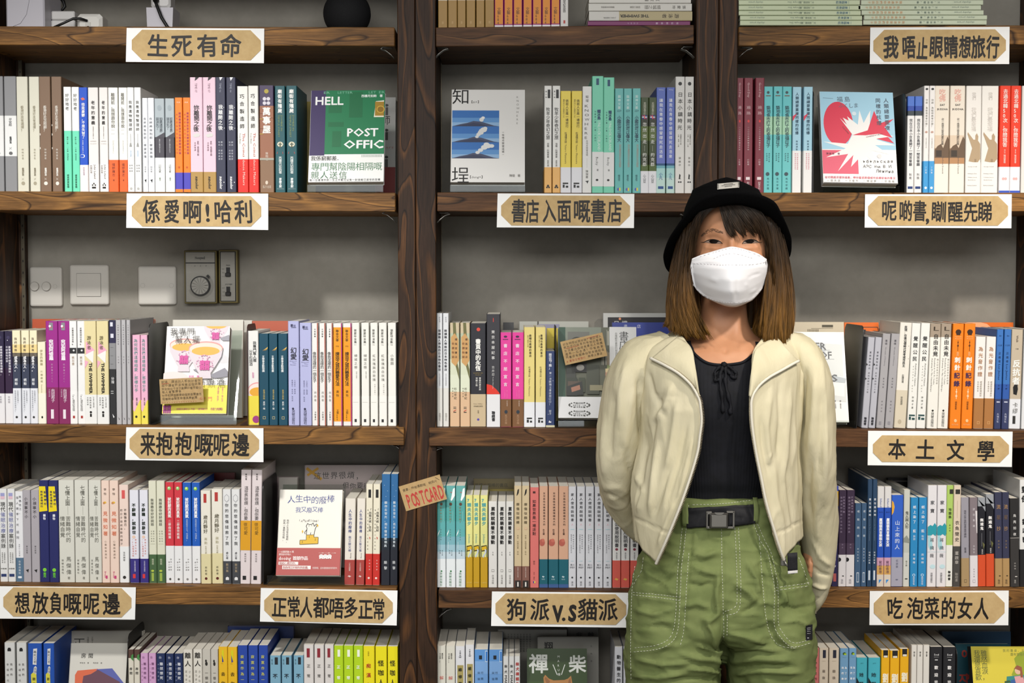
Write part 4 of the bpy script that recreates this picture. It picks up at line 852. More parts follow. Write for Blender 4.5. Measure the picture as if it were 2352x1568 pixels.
# ---------------------------------------------------------------- fourth shelf, right bay
B('R4', 'blue and yellow illustrated spine beside the sleeve', [1911, 1925.5], 1116, [(0, '3a4cb0'), (.05, 'd8b040'), (.2, '4a5ab8'), (.5, '2c2858'), (.8, '2a244c')], [('於是是剛好的日子', .08, .5, 'f0e8d8', .6, .5, 'b'), ('陳章', .7, .83, 'e8e4ec', .4)], shapes=[('r', .25, .75, .87, .95, 'b05a58')])
B('R4', 'dark plum spine with white foot', [1926.3, 1943.5, 1944, 1963], 1125, [(0, '3a2a42'), (.55, '4a3a50')], [('於是我坐下聽', .06, .24, '9a8aa4', .28, .66), ('聽調酒師說關於這城的酒', .06, .45, '9a8aa4', .28, .3), ('譚潔', .55, .61, '9a8aa4', .22), ('後話', .92, .97, '99949c', .36)], obi=(.67, 'e2dfe2'), shapes=[('o', .05, .72, .3, .3, '1c1a1e'), ('r', .5, .75, .885, .895, '1c1a1e')])
B('R4', 'short slate blue spine', [1963.5, 1978, 1978.5, 1991.2], 1155, '3f5c7c', [('戒和同修', .05, .44, 'd4dde6', .42), ('曹疏影詩集', .53, .71, 'c4d0dc', .28)], shapes=[('r', .3, .7, .83, .95, 'c8d2dc'), ('r', .36, .64, .84, .94, '5a7490')])
B('R4', 'tall thin prussian blue spine', [1991.8, 2003, 2003.6, 2014.5], 1100, '27425f', [('愛在瘟疫時', .17, .35, 'e4e8ee', .5, .5, 'm'), ('Love in the Time of Coronavirus', .37, .6, '8aa0b4', .24), ('何福仁詩集', .67, .79, 'd4dce4', .38, .5, 'm')], shapes=[('r', .3, .7, .85, .94, 'c8d2dc')], depth=.17)
B('R4', 'white, blue and pink banded spine', [2014.8, 2030.5, 2031.3, 2047], 1117, [(0, 'd5d3d2'), (.21, '234fb2')], [('Island', .12, .24, '7a88b8', .4), ('301', .245, .265, '1c2c60', .6, .5, 'h'), ('鷹頭貓與音樂箱女孩', .315, .6, 'f0f2f8', .5, .5, 'b'), ('寫給香港', .74, .87, '55304c', .5)], obi=(.71, 'c89ab0'), shapes=[('r', 0, 1, .79, .88, 'd0a058'), ('r', 0, 1, .88, 1, 'd4c8b8'), ('p', [(.3, .93), (.75, .93), (.3, .97)], '3a8ad0')])
B('R4', 'wide royal blue spine with half moon', [2047.7, 2074.6], 1136.6, [(0, '2c5cc0')], [('山上來的人', .27, .6, 'd4def0', .44), ('伍淑賢', .7, .8, '66667a', .22)], obi=(.68, 'a09fae'), shapes=[('p', [(0, .06), (.15, .08), (.24, .13), (.15, .19), (0, .22)], 'dca434'), ('o', .5, .925, .12, .06, '66667a')])
B('R4', 'slim sage white spine with ink landscape', [2075.5, 2090], 1124.5, [(0, 'c4c6bc'), (.5, 'b8bcb2'), (.65, 'c8cac2')], [('鬼火與人形', .22, .4, '55574f', .6), ('陳子謙', .73, .79, '66685f', .3)], shapes=[('p', [(0, .5), (.5, .47), (1, .52), (1, .55), (0, .54)], '8a8f86'), ('o', .5, .92, .25, .1, '44463f')])
B('R4', 'clear sky blue spine with white title', [2091, 2108.6, 2110, 2129], 1142, '2985bc', [('紙上染了', .08, .3, 'f0f4f8', .44), ('藍', .35, .4, 'f0f4f8', .44), ('新版', .42, .48, 'd4e4f0', .34), ('周耀輝', .62, .75, 'e4ecf4', .34), ('商光文化', .89, .98, 'e4ecf4', .3)], shapes=[('o', .5, .87, .18, .18, 'f0f4f8'), ('o', .5, .87, .13, .13, '2985bc')])
B('R4', 'tall white spine with teal ink peak', [2129.8, 2151, 2152, 2173.6], 1114, 'dfdde0', [('家寶', .13, .29, '3a3a3e', .48), ('蔣曉薇', .5, .73, '3a3a3e', .46), ('突破出版社', .86, .96, '44444a', .26)], shapes=[('p', [(0, .41), (.3, .39), (.55, .4), (.8, .37), (1, .4), (1, .47), (.9, .5), (.6, .48), (.3, .5), (0, .49)], '2a98a8'), ('p', [(.05, .5), (.3, .49), (.5, .55), (.6, .62), (.3, .64), (.1, .6)], 'a4d0d8'), ('o', .6, .8, .3, .24, 'c0dce2'), ('r', 0, 1, .655, .657, 'a4d0d8')], depth=.15)
B('R4', 'lime and white spine', [2173.9, 2189], 1114, [(0, 'aac866')], [('地圖集', .22, .33, '44502a', .5, .5, 'm'), ('董啟章', .38, .46, '5a683a', .26), ('聯經書', .84, .94, '33332e', .44, .5, 'b')], obi=(.59, 'e6e6df'), shapes=[('r', .4, .95, .04, .085, '33302a')], depth=.15)
B('R4', 'sand spine with charcoal foot', [2189.3, 2206], 1114, [(0, 'dccbb6')], [('衣魚簡史', .34, .56, '4a4038', .62, .5), ('董啟章', .645, .78, 'c8c2ba', .56), ('聯經書', .86, .95, 'a8a29a', .44)], obi=(.6, '474542'), shapes=[('r', .2, .85, .04, .085, '33302a'), ('r', .48, .52, .15, .32, 'b8a48c')], depth=.15)
B('R4', 'grey spine with khaki foot', [2208, 2226.5], 1142, [(0, '9a97a0')], [('你可以不信的世界是可憐的', .14, .45, '55525c', .3), ('蘇苑姍', .56, .62, '44424a', .26)], obi=(.68, 'a88e66'), lean=-4, shapes=[('r', .33, .67, .92, .955, '6a5a3c'), ('r', .37, .63, .925, .95, 'a88e66')])
B('R4', 'taupe spine with white foot', [2227.5, 2246], 1142, [(0, '82777c')], [('波日茶淑', .1, .35, 'dcd6da', .32), ('李智良', .53, .63, 'd0cace', .28), ('香港文學', .79, .9, '88828a', .18)], obi=(.65, 'ddd9dc'), lean=-4, shapes=[('p', [(.7, .15), (.95, .15), (.95, .4), (.85, .4)], 'ded8da'), ('r', .33, .67, .92, .955, 'a8a0a8'), ('r', .37, .63, .925, .95, 'ddd9dc')])
B('R4', 'black spine with orange foot', [2247, 2264.5, 2265.5, 2284], [1142, 1135], [(0, '9a9ea4'), (.1, '1e1e25')], [('無遮鬼', .23, .37, 'f0eeec', .48, .5, 'b'), ('羅貴祥', .58, .64, 'c8c4c0', .24, .55)], obi=(.645, 'd4502a'), lean=-4, shapes=[('r', .47, .51, .4, .55, '8a8a90'), ('p', [(0, .1), (1, .1), (1, .16), (0, .02)], '9a9ea4'), ('p', [(.6, .5), (.9, .53), (.7, .58)], '6a6a40')])
B('R4', 'navy spine with dull gold title and foot', [2285, 2302, 2302.8, 2319], 1130, [(0, '383a52')], [('流', .13, .18, 'b08a5c', .56, .5, 'h'), ('星', .24, .29, '77604c', .56, .5, 'h'), ('抄', .36, .41, 'b08a5c', .56, .5, 'h'), ('李日康', .5, .6, '99805c', .26), ('後話', .92, .97, '66543c', .36)], obi=(.7, 'b08e5e'), lean=-5, shapes=[('r', .5, .75, .88, .89, '33291c')], depth=.15)
B('R4', 'charcoal spine with spaced white title', [2320, 2341], 1144, [(0, '2a2929'), (.44, '383635')], [('鳥亮如夜', .16, .44, 'e0dedb', .36), ('李顥樂', .72, .81, 'b4b0aa', .2), ('後話', .92, .96, 'b4b0aa', .3)], lean=-5, shapes=[('r', 0, 1, .445, .45, 'b4b0aa'), ('r', .5, .75, .88, .89, 'c8c4be')])
B('R4', 'tall white and black spine at the far edge', [2342, 2366], 1101.5, [(0, 'e4e4e2'), (.65, '222224')], [('對倒', .05, .22, '222', .7, .5, 'b'), ('劉以鬯', .35, .6, '222', .6, .5, 'b')], lean=-4, depth=.16)
# ---------------------------------------------------------------- bottom shelf, left bay
B('L5', 'pale grey spine with tiny black logo', [10, 34, 38, 61], 1475.5, 'd2d2cf', [('我們的', .19, .34, '66625f', .24, .66), ('幸福時光', .19, .4, '66625f', .24, .3)], shapes=[('r', .3, .65, .06, .085, '222222'), ('r', .35, .6, .05, .06, '222222')])
B('L5', 'blue spine with white and yellow label strips', [64, 96, 99.5, 124.5], 1477, '2352ac', [('尋死之前', .07, .2, '55565c', .22, .52), ('我想', .24, .3, '55565c', .22, .52), ('聽見', .33, .43, '4a4820', .24, .42, 'm'), ('樹的聲音', .45, .7, '4a4820', .24, .42, 'm')], shapes=[('p', [(.4, .055), (.68, .05), (.62, .215), (.34, .21)], 'dcdcdc'), ('p', [(.42, .24), (.55, .225), (.64, .24), (.6, .31), (.36, .31)], 'dcdcdc'), ('p', [(.2, .31), (.35, .29), (.6, .31), (.62, .45), (.24, .46)], 'd8d048'), ('p', [(.24, .46), (.62, .45), (.62, .72), (.24, .72)], 'd8d048')], depth=.15)
B('L5', 'cream spine with brown head and green corner', [294.5, 307.2, 307.8, 321], 1491, [(0, '5a4038'), (.09, 'ded8c8')], [('房間', .18, .27, '33302c', .56, .5, 'm'), ('李智良', .4, .5, '66625a', .3)], shapes=[('p', [(.6, .06), (1, .045), (1, .12), (.5, .095)], '4a8a4a')])
B('L5', 'pink spine with plum title', [322.5, 340, 341, 358], 1499.6, 'd3a2cc', [('雖然想死，但還是想吃', .09, .6, '6a3a64', .38, .58), ('身心俱疲的日子', .1, .4, '9a6a94', .18, .22), ('台', .03, .06, '8a5a84', .3, .4, 'h')])
B('L5', 'navy spine with white title', [359, 379, 381, 399.3, 400.5, 420], 1500, '23325a', [('雖然想死，但還是想吃', .09, .6, 'e4e6ee', .4, .58, 'm'), ('身心俱疲的日子', .1, .4, 'a8b0c8', .18, .22), ('台', .03, .06, 'c8cce0', .3, .45, 'h')])
B('L5', 'cream spine with very large black characters', [421, 442, 443.5, 464], 1491, 'ded9ce', [('離人', .02, .19, '2e2c29', .72, .5, 'm'), ('さよなら', .21, .4, '77736a', .3, .7), ('言うまえに', .21, .42, '77736a', .3, .3), ('太宰治', .45, .65, '44423d', .6)])
B('L5', 'drab ivory spine with small inkblot', [464.5, 483.3, 484, 501], 1491, 'c6c1b6', [('一個孤獨漫步者的遐想', .22, .75, '55514a', .4)], shapes=[('o', .5, .15, .16, .26, '2a2826'), ('o', .45, .12, .12, .16, '2a2826')])
B('L5', 'golden yellow spine with black brush title', [501.5, 522.3, 523, 545], 1485, 'e8b822', [('去你的正能量', .23, .8, '33270c', .48, .5, 'mj'), ('106', .165, .175, '8a6a10', .4, .5, 'h')], shapes=[('r', .38, .6, .035, .13, 'd8d020'), ('p', [(.38, .08), (.58, .15), (.4, .16)], '4a4a8a')])
B('L5', 'cobalt spine with yellow title', [546, 568.8, 570, 592.6, 593.7, 615.5], 1481.6, '2746a0', [('寂寞作為一種迷人的病', .085, .66, 'd4d25c', .36, .45)])
B('L5', 'short light blue spine with black tag', [620, 644.7, 646.7, 670, 674, 697], 1504.7, '7ba9c0', [('不完美的人', .17, .75, '26303a', .46, .48, 'b'), ('藍小說', .04, .1, '44606c', .16, .2)], shapes=[('r', .45, .75, .02, .1, '22262c')])
B('L5', 'off-white spine with dark red tag', [697.7, 720.5, 722, 744.5, 746, 766.7], 1480, 'd8d3cf', [('正常人的條件', .16, .75, '55514c', .38, .48)], shapes=[('r', .3, .62, .035, .125, '8a2a34')])
B('L5', 'lime green spine with white title', [767.3, 788.8, 789.4, 811.7, 812.4, 834], 1482, 'b0d21c', [('正常人的心理', .16, .8, 'f0f4e0', .4, .48, 'b')], shapes=[('r', .38, .66, .04, .11, 'eef2dc')])
B('L5', 'yellow spine with red title', [834.5, 860.5], 1483, 'e6d81c', [('痴漢心理學', .15, .62, 'b03422', .44, .46, 'm'), ('犯罪學', .05, .1, '8a7a10', .14, .46)])
B('L5', 'lemon yellow spine with bold black title', [862, 888.7, 890.3, 914], 1483.7, 'e6da18', [('怪咖人類學', .12, .6, '22200c', .56, .48, 'm')])
# ---------------------------------------------------------------- bottom shelf, middle bay
B('C5', 'ivory spine with coral title', [1004.5, 1023.8, 1024.5, 1045.5], 1483, 'd0cec2', [('東野圭吾', .07, .13, '44423c', .2, .6), ('作品集17', .07, .17, '44423c', .22, .33), ('解憂雜貨店', .26, .85, 'cc6258', .5, .5)])
B('C5', 'white spine with khaki title plate', [1046.3, 1067.8, 1069, 1089], [1483, 1480], 'd3d4d8', [('文學森林', .04, .12, '55565c', .2, .5), ('267', .1, .115, '77787e', .36, .5, 'h'), ('維修專門店', .2, .55, '2e2c1c', .42, .5, 'b')], shapes=[('r', .18, .85, .19, .62, 'a0935a')])
B('C5', 'wide blue watercolour spine', [1090, 1121.4, 1123, 1154.5], 1491, [(0, '5a90cc'), (.12, '7aa4d6'), (.25, '6c9ad0'), (.4, '90b4dc')], [('行銷達方', .21, .45, '3c5878', .2, .55), ('與貓相愛的', .21, .52, '3c5878', .2, .3)], shapes=[('r', .78, .97, .01, .13, 'b8ccdf'), ('r', .82, .95, .02, .12, '3878c4'), ('r', .32, .55, .06, .1, '22262c')], depth=.15)
B('C5', 'slim white spine with brushed black title', [1155.5, 1168.3, 1168.8, 1181.4], 1506.7, 'd4d4d2', [('柴犬', .08, .2, '2e2c2a', .6, .5, 'mj'), ('MARU', .21, .35, '2e2c2a', .6, .5, 'm'), ('的日記', .37, .5, '44423f', .4)])
B('C5', 'slim white spine with red title', [1182, 1194.7], 1506.7, 'd4d4d2', [('柴犬禪語', .06, .28, 'b04440', .7, .5, 'b'), ('MARU', .29, .42, 'b04440', .6, .5, 'b')])
B('C5', 'white spine, dark photo side, by the green trousers', [1412, 1430, 1432, 1450], 1485, 'cccdd3', [('動物醫生的熱血日記', .07, .6, '2e2e32', .56, .5, 'mj')])
# ---------------------------------------------------------------- bottom shelf, right bay
B('R5', 'coral spine beside the trouser leg', [1866, 1881.6], 1488.7, 'd07572', [('82', .135, .155, '44201e', .5, .5, 'h'), ('年生的金智英', .17, .5, '44201e', .46)], shapes=[('r', .4, .75, .0, .05, '3a2a2c'), ('r', .2, .8, .07, .073, '8a4a48')])
B('R5', 'sand coloured spine with black tag', [1882, 1903, 1904.4, 1927.5], 1488, 'd8cab6', [('最後一次相遇', .2, .6, '77695c', .36, .5)], shapes=[('r', .38, .72, .02, .1, '2a2c3c'), ('r', .3, .7, .13, .132, 'a89880')])
B('R5', 'soft blue spine with green hill logo', [1929, 1948.8, 1950, 1967.4], 1488, '74a2c8', [('為了好好活著', .17, .5, 'ecf2f8', .28, .68, 'b'), ('我們最終走向', .17, .5, 'ecf2f8', .28, .3, 'b')], shapes=[('o', .5, .055, .2, .18, '3c5a28'), ('o', .6, .06, .16, .12, 'a8c830'), ('r', .3, .75, .068, .09, '74a2c8')])
B('R5', 'short turquoise spine with black diagonal', [1967.8, 1992.6, 1994.5, 2022.5], 1510, '48aebf', [('JOY', .055, .07, '1c5a66', .26, .5, 'h'), ('她厭男她厭', .14, .65, '1e2a30', .42, .45, 'm')], shapes=[('p', [(0, .22), (.35, .3), (.6, .42), (0, .42)], '1e2226')])
B('R5', 'sunflower yellow spine with black tag', [2024, 2043.3, 2044.7, 2066.6, 2067.7, 2087.8], [1492.6, 1494, 1490], 'e8ae1a', [('劉', .24, .34, 'f4ecd4', .7, .5, 'bh'), ('劍梅', .36, .56, 'f4ecd4', .66, .5, 'b'), ('READ', .06, .072, 'f4ecd4', .5, .52, 'h')], shapes=[('r', .22, .8, .0, .075, '222224'), ('r', .3, .75, .055, .075, 'e4dccc')])
B('R5', 'narrow plain white spine', [2093, 2105.7, 2106.2, 2119.8, 2120.7, 2135], 1481, 'dedad2', [('獨立書', .06, .11, '55524e', .3)])
B('R5', 'black spine with white title', [2136.2, 2164.4, 2166.5, 2195.8], [1484.7, 1485.5], '252528', [('Soul', .065, .09, 'e8e8e8', .4, .5, 'h'), ('歡迎光臨夢境百貨', .17, .75, 'e8e6e4', .32, .5, 'b')], shapes=[('r', .3, .7, .1, .102, 'c8c8c8'), ('r', .38, .62, .125, .135, 'c8c8c8')])

# ================================================================== stacks of books lying flat on the top shelves
def lying_book(label, x0, x1, y0, y1, bands, texts, depth, group, yaw=0.0):
    """spine towards the viewer, upside down; bands/texts as for a standing spine (head of the spine at the right)"""
    Y = SPINE_Y - 0.012
    a, b_ = at(x0, (y0 + y1) / 2, Y), at(x1, (y0 + y1) / 2, Y)
    h = b_.x - a.x
    zb, zt = at((x0 + x1) / 2, y1, Y).z, at((x0 + x1) / 2, y0, Y).z
    w = zt - zb - 0.0004
    root = thing('picture_book' if 'picture' in label else 'paperback_book', label, 'book', group=group)
    cm, pm, bm = book_design(w, h, depth, bands, texts, None, None, ())
    for nm, me in (('cover', cm), ('page_block', pm)):
        o = bpy.data.objects.new(nm, me)
        COL.objects.link(o)
        o.parent = root
    # spine axis: local z -> world +x (title head to the right), local x -> world -z
    root.matrix_world = Matrix.Translation((a.x, Y, zt)) @ Matrix.Rotation(yaw, 4, 'Z') @ Matrix(((0, 0, 1, 0), (0, 1, 0, 0), (-1, 0, 0, 0), (0, 0, 0, 1)))


lying_book('purple book at the bottom of the flat stack in the middle bay', 1350, 1585, 48.3, 59.3, [(0, '7a2a62')], [('宛如阿修羅', .1, .35, 'd8b8d0', .5), ('向田邦子', .5, .62, 'c8a0c0', .4)], .15, 'flat stack in the middle bay')
lying_book('khaki book with black capitals upside down in the flat stack', 1353, 1590, 26, 48, [(0, 'b4a67e'), (.71, 'd0cdc6')], [('游泳者', .12, .3, '4c4232', .5, .5), ('THE SWIMMER', .42, .7, '2a2620', .42, .5, 'b'), ('JOHN CHEEVER', .74, .86, '44423d', .22, .7)], .15, 'flat stack in the middle bay')
lying_book('white book above the khaki one in the flat stack', 1352, 1589, 8, 25.7, [(0, 'd4d1c9')], [('張愛玲', .05, .2, '66625a', .46), ('傾城之戀', .3, .46, '77736a', .56), ('短篇小說集', .5, .6, '88847a', .3), ('張愛玲百歲誕辰', .75, .88, '66625a', .26)], .15, 'flat stack in the middle bay')
lying_book('topmost white book of the flat stack, cut by the frame', 1353, 1587, -10, 7.7, [(0, 'd4d1c9')], [('紅玫瑰', .3, .46, '77736a', .56)], .15, 'flat stack in the middle bay')
_PL = ['bottom one', 'second from bottom', 'middle one', 'fourth from bottom', 'uppermost one']
for i, (x0, x1, y0, y1) in enumerate([(1700, 1980, 47, 58.7), (1700, 1980, 36, 46.6), (1697, 1977, 24.3, 35.4), (1697, 1976, 12.3, 23.7), (1697, 1975, 0, 11.6)]):
    lying_book(f'thin pale green picture book with grey-blue lettering, {_PL[i]} of the stack', x0, x1, y0, y1, [(0, 'ccd6b2')], [('一夏臨教帖', .08, .2, '5a7a8a', .6), ('Soya Siu', .5, .66, '6a7a6a', .5), ('文/梁祥龍/圖', .38, .5, '6a7a6a', .5), ('skysky press', .8, .92, '7a8a7a', .5)], .2, 'pale green picture books lying flat')
for i, (x0, x1, y0, y1) in enumerate([(1983, 2266, 46, 57.2), (1985, 2267, 35, 45.6), (1979, 2259, 23.4, 34.6), (1972, 2253, 12, 23), (1978, 2258, 0, 11.6)]):
    lying_book(f'thin pale grey-green picture book with orange lettering, {_PL[i]} of the stack', x0, x1, y0, y1, [(0, 'ced7bc')], [('文/梁祥龍/圖', .35, .55, '77867a', .5), ('skysky press', .1, .24, '77867a', .5), ('我永遠是你們的孩子', .66, .95, 'd09058', .62)], .2, 'pale green picture books lying flat')


# ================================================================== books standing face out
def frame_from(TL, TR, BR, BL, yb, yt):
    """rigid frame of a tilted cover from its four pixel corners and the depth of its lower and upper edge"""
    p = [at(*TL, yt), at(*TR, yt), at(*BR, yb), at(*BL, yb)]
    u = ((p[1] - p[0]) + (p[2] - p[3])) / 2
    v = ((p[0] - p[3]) + (p[1] - p[2])) / 2
    w, h = u.length, v.length
    ux = u.normalized()
    vz = (v - ux * v.dot(ux)).normalized()
    ny = vz.cross(ux)             # away from the viewer
    o = (p[0] + p[1] + p[2] + p[3]) / 4 - ux * w / 2 - vz * h / 2
    M = Matrix(((ux.x, ny.x, vz.x, o.x), (ux.y, ny.y, vz.y, o.y), (ux.z, ny.z, vz.z, o.z), (0, 0, 0, 1)))
    return M, w, h


class Art:
    """flat printed design on a cover; u, v run 0..1 with v down from the top"""

    def __init__(self, b, w, h):
        self.b, self.w, self.h, self.lay = b, w, h, -0.00025

    def step(self):
        self.lay -= 0.00005

    def poly(self, pts, c):
        self.b.flat([(self.w * min(max(x, 0), 1), self.h * min(max(1 - y, 0), 1)) for x, y in pts], self.lay, c)
        self.step()

    def rect(self, x0, y0, x1, y1, c):
        self.poly([(x0, y1), (x1, y1), (x1, y0), (x0, y0)], c)

    def oval(self, cx, cy, rx, ry, c, n=24, a0=0, a1=360):
        k = n + 1 if a1 - a0 < 360 else n
        t = [math.radians(a0 + (a1 - a0) * i / n) for i in range(k)]
        self.b.flat([(min(max(self.w * (cx + rx * math.cos(a)), 0), self.w), min(max(self.h * (1 - cy) + self.w * ry * math.sin(a), 0), self.h)) for a in t], self.lay, c)
        self.step()

    def line(self, pts, wd, c):
        for (x0, y0), (x1, y1) in zip(pts, pts[1:]):
            ax, az, bx, bz = self.w * x0, self.h * (1 - y0), self.w * x1, self.h * (1 - y1)
            L = math.hypot(bx - ax, bz - az) or 1
            nx, nz = -(bz - az) / L * wd / 2, (bx - ax) / L * wd / 2
            self.b.flat([(ax + nx, az + nz), (ax - nx, az - nz), (bx - nx, bz - nz), (bx + nx, bz + nz)], self.lay, c)
        self.step()

    def h_(self, s, x0, x1, cy, em, c, bold=0.0, rot=0.0):
        self.b.htext(s, self.w * x0, self.w * x1, self.h * (1 - cy), self.w * em, self.lay, c, bold, rot)
        self.step()

    def row(self, s, x0, x1, cy, em, c, bold=0.0, jit=0.0):
        n = len(s)
        for i, ch in enumerate(s):
            if ch != ' ':
                self.b.char(ch, self.w * (x0 + (x1 - x0) * (i + .5) / n), self.h * (1 - cy) + rnd.uniform(-jit, jit) * em * self.w, self.w * em, self.lay, c, bold, rnd.uniform(-jit, jit))
        self.step()

    def col(self, s, cx, y0, y1, em, c, bold=0.0, jit=0.0):
        self.b.vtext(s, self.w * cx, self.h * (1 - y0), self.h * (1 - y1), self.w * em, self.lay, c, bold, jit)
        self.step()

    def r_(self, s, cx, y0, y1, em, c, bold=0.0):
        self.b.rtext(s, self.w * cx, self.h * (1 - y0), self.h * (1 - y1), self.w * em, self.lay, c, bold)
        self.step()


def faced_book(label, TL, TR, BR, BL, yb, yt, thick, cover, draw, band=None, group=None, name='paperback_book', spine=None):
    M, w, h = frame_from(TL, TR, BR, BL, yb, yt)
    # stand it on the shelf board below
    for key in SHELF:
        X0, _, X1, _ = SHELF[key]
        o0 = M.translation
        if X0 < o0.x + w * .5 < X1:
            zs = max(shelf_z(key, o0.x), shelf_z(key, o0.x + w))
            low = min((M @ Vector(c)).z for c in ((0, 0, 0), (w, 0, 0), (0, thick, 0), (w, thick, 0), (0, -.001, 0)))
            if (name == 'display_book' and -.13 < zs - low < .13) or 0 < zs - low + .0008 < .03:
                M = Matrix.Translation((0, 0, zs - low + .0008)) @ M
                if name == 'display_book':
                    h -= (zs - low)
                elif zs - low > .003:
                    print('LIFT', label, round(zs - low, 4))
    root = thing(name, label, 'book', group=group)
    root.matrix_world = M
    b = MB()
    c = mat(cover, 0.4)
    b.box((0, 0, 0), (w, 0.0006, h), c)
    b.box((0, thick - 0.0006, 0), (w, thick, h), c)
    b.box((-0.0004, 0, 0), (0.0006, thick, h), mat(spine or cover, 0.4))
    if draw:
        draw(Art(b, w, h))
    b.build('cover', root)
    p = MB()
    p.box((0.0008, 0.0008, 0.0008), (w - 0.001, thick - 0.0008, h - 0.0008), PAGES)
    p.build('page_block', root)
    if band:
        f0, bc, bdraw = band
        q = MB()
        q.box((-0.0007, -0.0009, 0.001), (w + 0.0003, -0.0005, h * (1 - f0)), mat(bc, 0.4))
        a = Art(q, w, h)
        a.lay = -0.0011
        if bdraw:
            bdraw(a)
        q.build('paper_band', root)
    return root


def art_post(a):
    a.rect(0, 0, 1, .7, '17764a')
    a.poly([(0, .785), (.2, .785), (.2, 0), (0, 0)], '3a2c5a')
    for x0, y0, x1, y1 in ((.24, .16, .42, .25), (.24, .35, .45, .4), (.52, .02, .7, .3), (.3, .45, .42, .62)):
        a.rect(x0, y0, x1, y1, '14683f')
    for x0, x1, s in ((.17, .26, 'ER'), (.36, .56, 'LETTER'), (.78, .88, 'LET'), (.92, 1.0, 'ER')):
        a.h_(s, x0, x1, .025, .05, '7ab89a')
    a.h_('HELL', .06, .44, .115, .17, 'f0f0ee', .02)
    a.row('西樓月如鈎 著', .68, .97, .065, .042, 'e8f0ea', .02)
    a.poly([(.855, .3), (.99, .3), (.99, .115), (.88, .125)], 'e6e0cc')
    a.rect(.87, .13, .99, .285, 'a07c22')
    a.oval(.945, .215, .055, .055, 'c8a23c')
    a.oval(.945, .215, .042, .042, '8a6818')
    a.h_('POST', .5, .92, .465, .165, 'f0f0ee', .022)
    a.h_('OFFIC', .46, .99, .595, .165, 'f0f0ee', .022)


def band_post(a):
    a.row('我係窮郵差．', .02, .44, .745, .072, '2a2a2a', .012)
    a.row('專門幫陰陽相隔嘅', .03, .98, .835, .125, '4a7a58', 0)
    a.row('親人送信', .02, .52, .925, .115, '3a6a4a', 0)
    a.row('每一位香港市民一生之中都可以有一封信給已逝世的至親', .01, .96, .978, .034, '33363a', .01)
    for i in range(14):
        a.rect(.7 + i * .02, .71, .71 + i * .02, .735, 'b0b8b0')


faced_book('green and purple book standing face out, white capitals across its cover', (720, 208), (886, 207), (879, 417), (704, 419), D + .012, D + .075, .018, 'e8e8e6', art_post, (.715, 'ecece8', band_post))


def art_know(a):
    a.char = None
    a.b.char('知', a.w * .125, a.h * .925, a.w * .25, a.lay, '1e1c1b')
    a.b.char('埕', a.w * .13, a.h * .075, a.w * .25, a.lay, '1e1c1b')
    a.h_('【zi+】', .27, .37, .135, .045, '55524f')
    a.h_('【deng+】', .26, .43, .945, .045, '55524f')
    a.col('KNOWHERE', .905, .06, .385, .04, '77746f')
    for k in range(3):
        y0 = .228 + k * .173
        a.rect(.01, y0, .65, y0 + .172, '3a70b4')
        a.rect(.01, y0 + .08, .65, y0 + .172, '5f92c8')
        a.rect(.01, y0 + .13, .65, y0 + .172, '8cb0d4')
        a.poly([(.01, y0 + .172), (.65, y0 + .172), (.58, y0 + .165), (.48, y0 + .14), (.4, y0 + .122), (.3, y0 + .115), (.22, y0 + .135), (.12, y0 + .15), (.05, y0 + .165)], '4a5068')
        a.poly([(.05, y0 + .172), (.5, y0 + .172), (.4, y0 + .145), (.3, y0 + .135), (.2, y0 + .15)], '3a4058')
    a.oval(.41, .33, .03, .03, 'dcdcda')
    a.oval(.43, .31, .025, .02, 'e6e6e4')
    for cx, cy, r in ((.35, .515, .025), (.37, .49, .03), (.4, .47, .04), (.44, .44, .045), (.41, .45, .035), (.46, .425, .03)):
        a.oval(cx, cy, r, r * .8, 'd8d8d6')
    for cx, cy, r in ((.36, .685, .03), (.4, .66, .035), (.45, .63, .045), (.5, .615, .045), (.55, .615, .035), (.48, .6, .04)):
        a.oval(cx, cy, r, r * .75, 'dcdcda')
    a.col('－在他方想望這城－', .705, .45, .72, .034, '55524f')
    a.row('陳傑 著', .79, .94, .93, .04, '77746f')


faced_book('white book standing face out with three volcano photos on its cover', (1038, 206), (1205, 206), (1206, 419), (1035, 418), D + .012, D + .07, .02, 'e4e2de', art_know)


def star(a, cx, cy, pts, c):
    a.poly([(cx + x, cy + y) for x, y in pts], c)


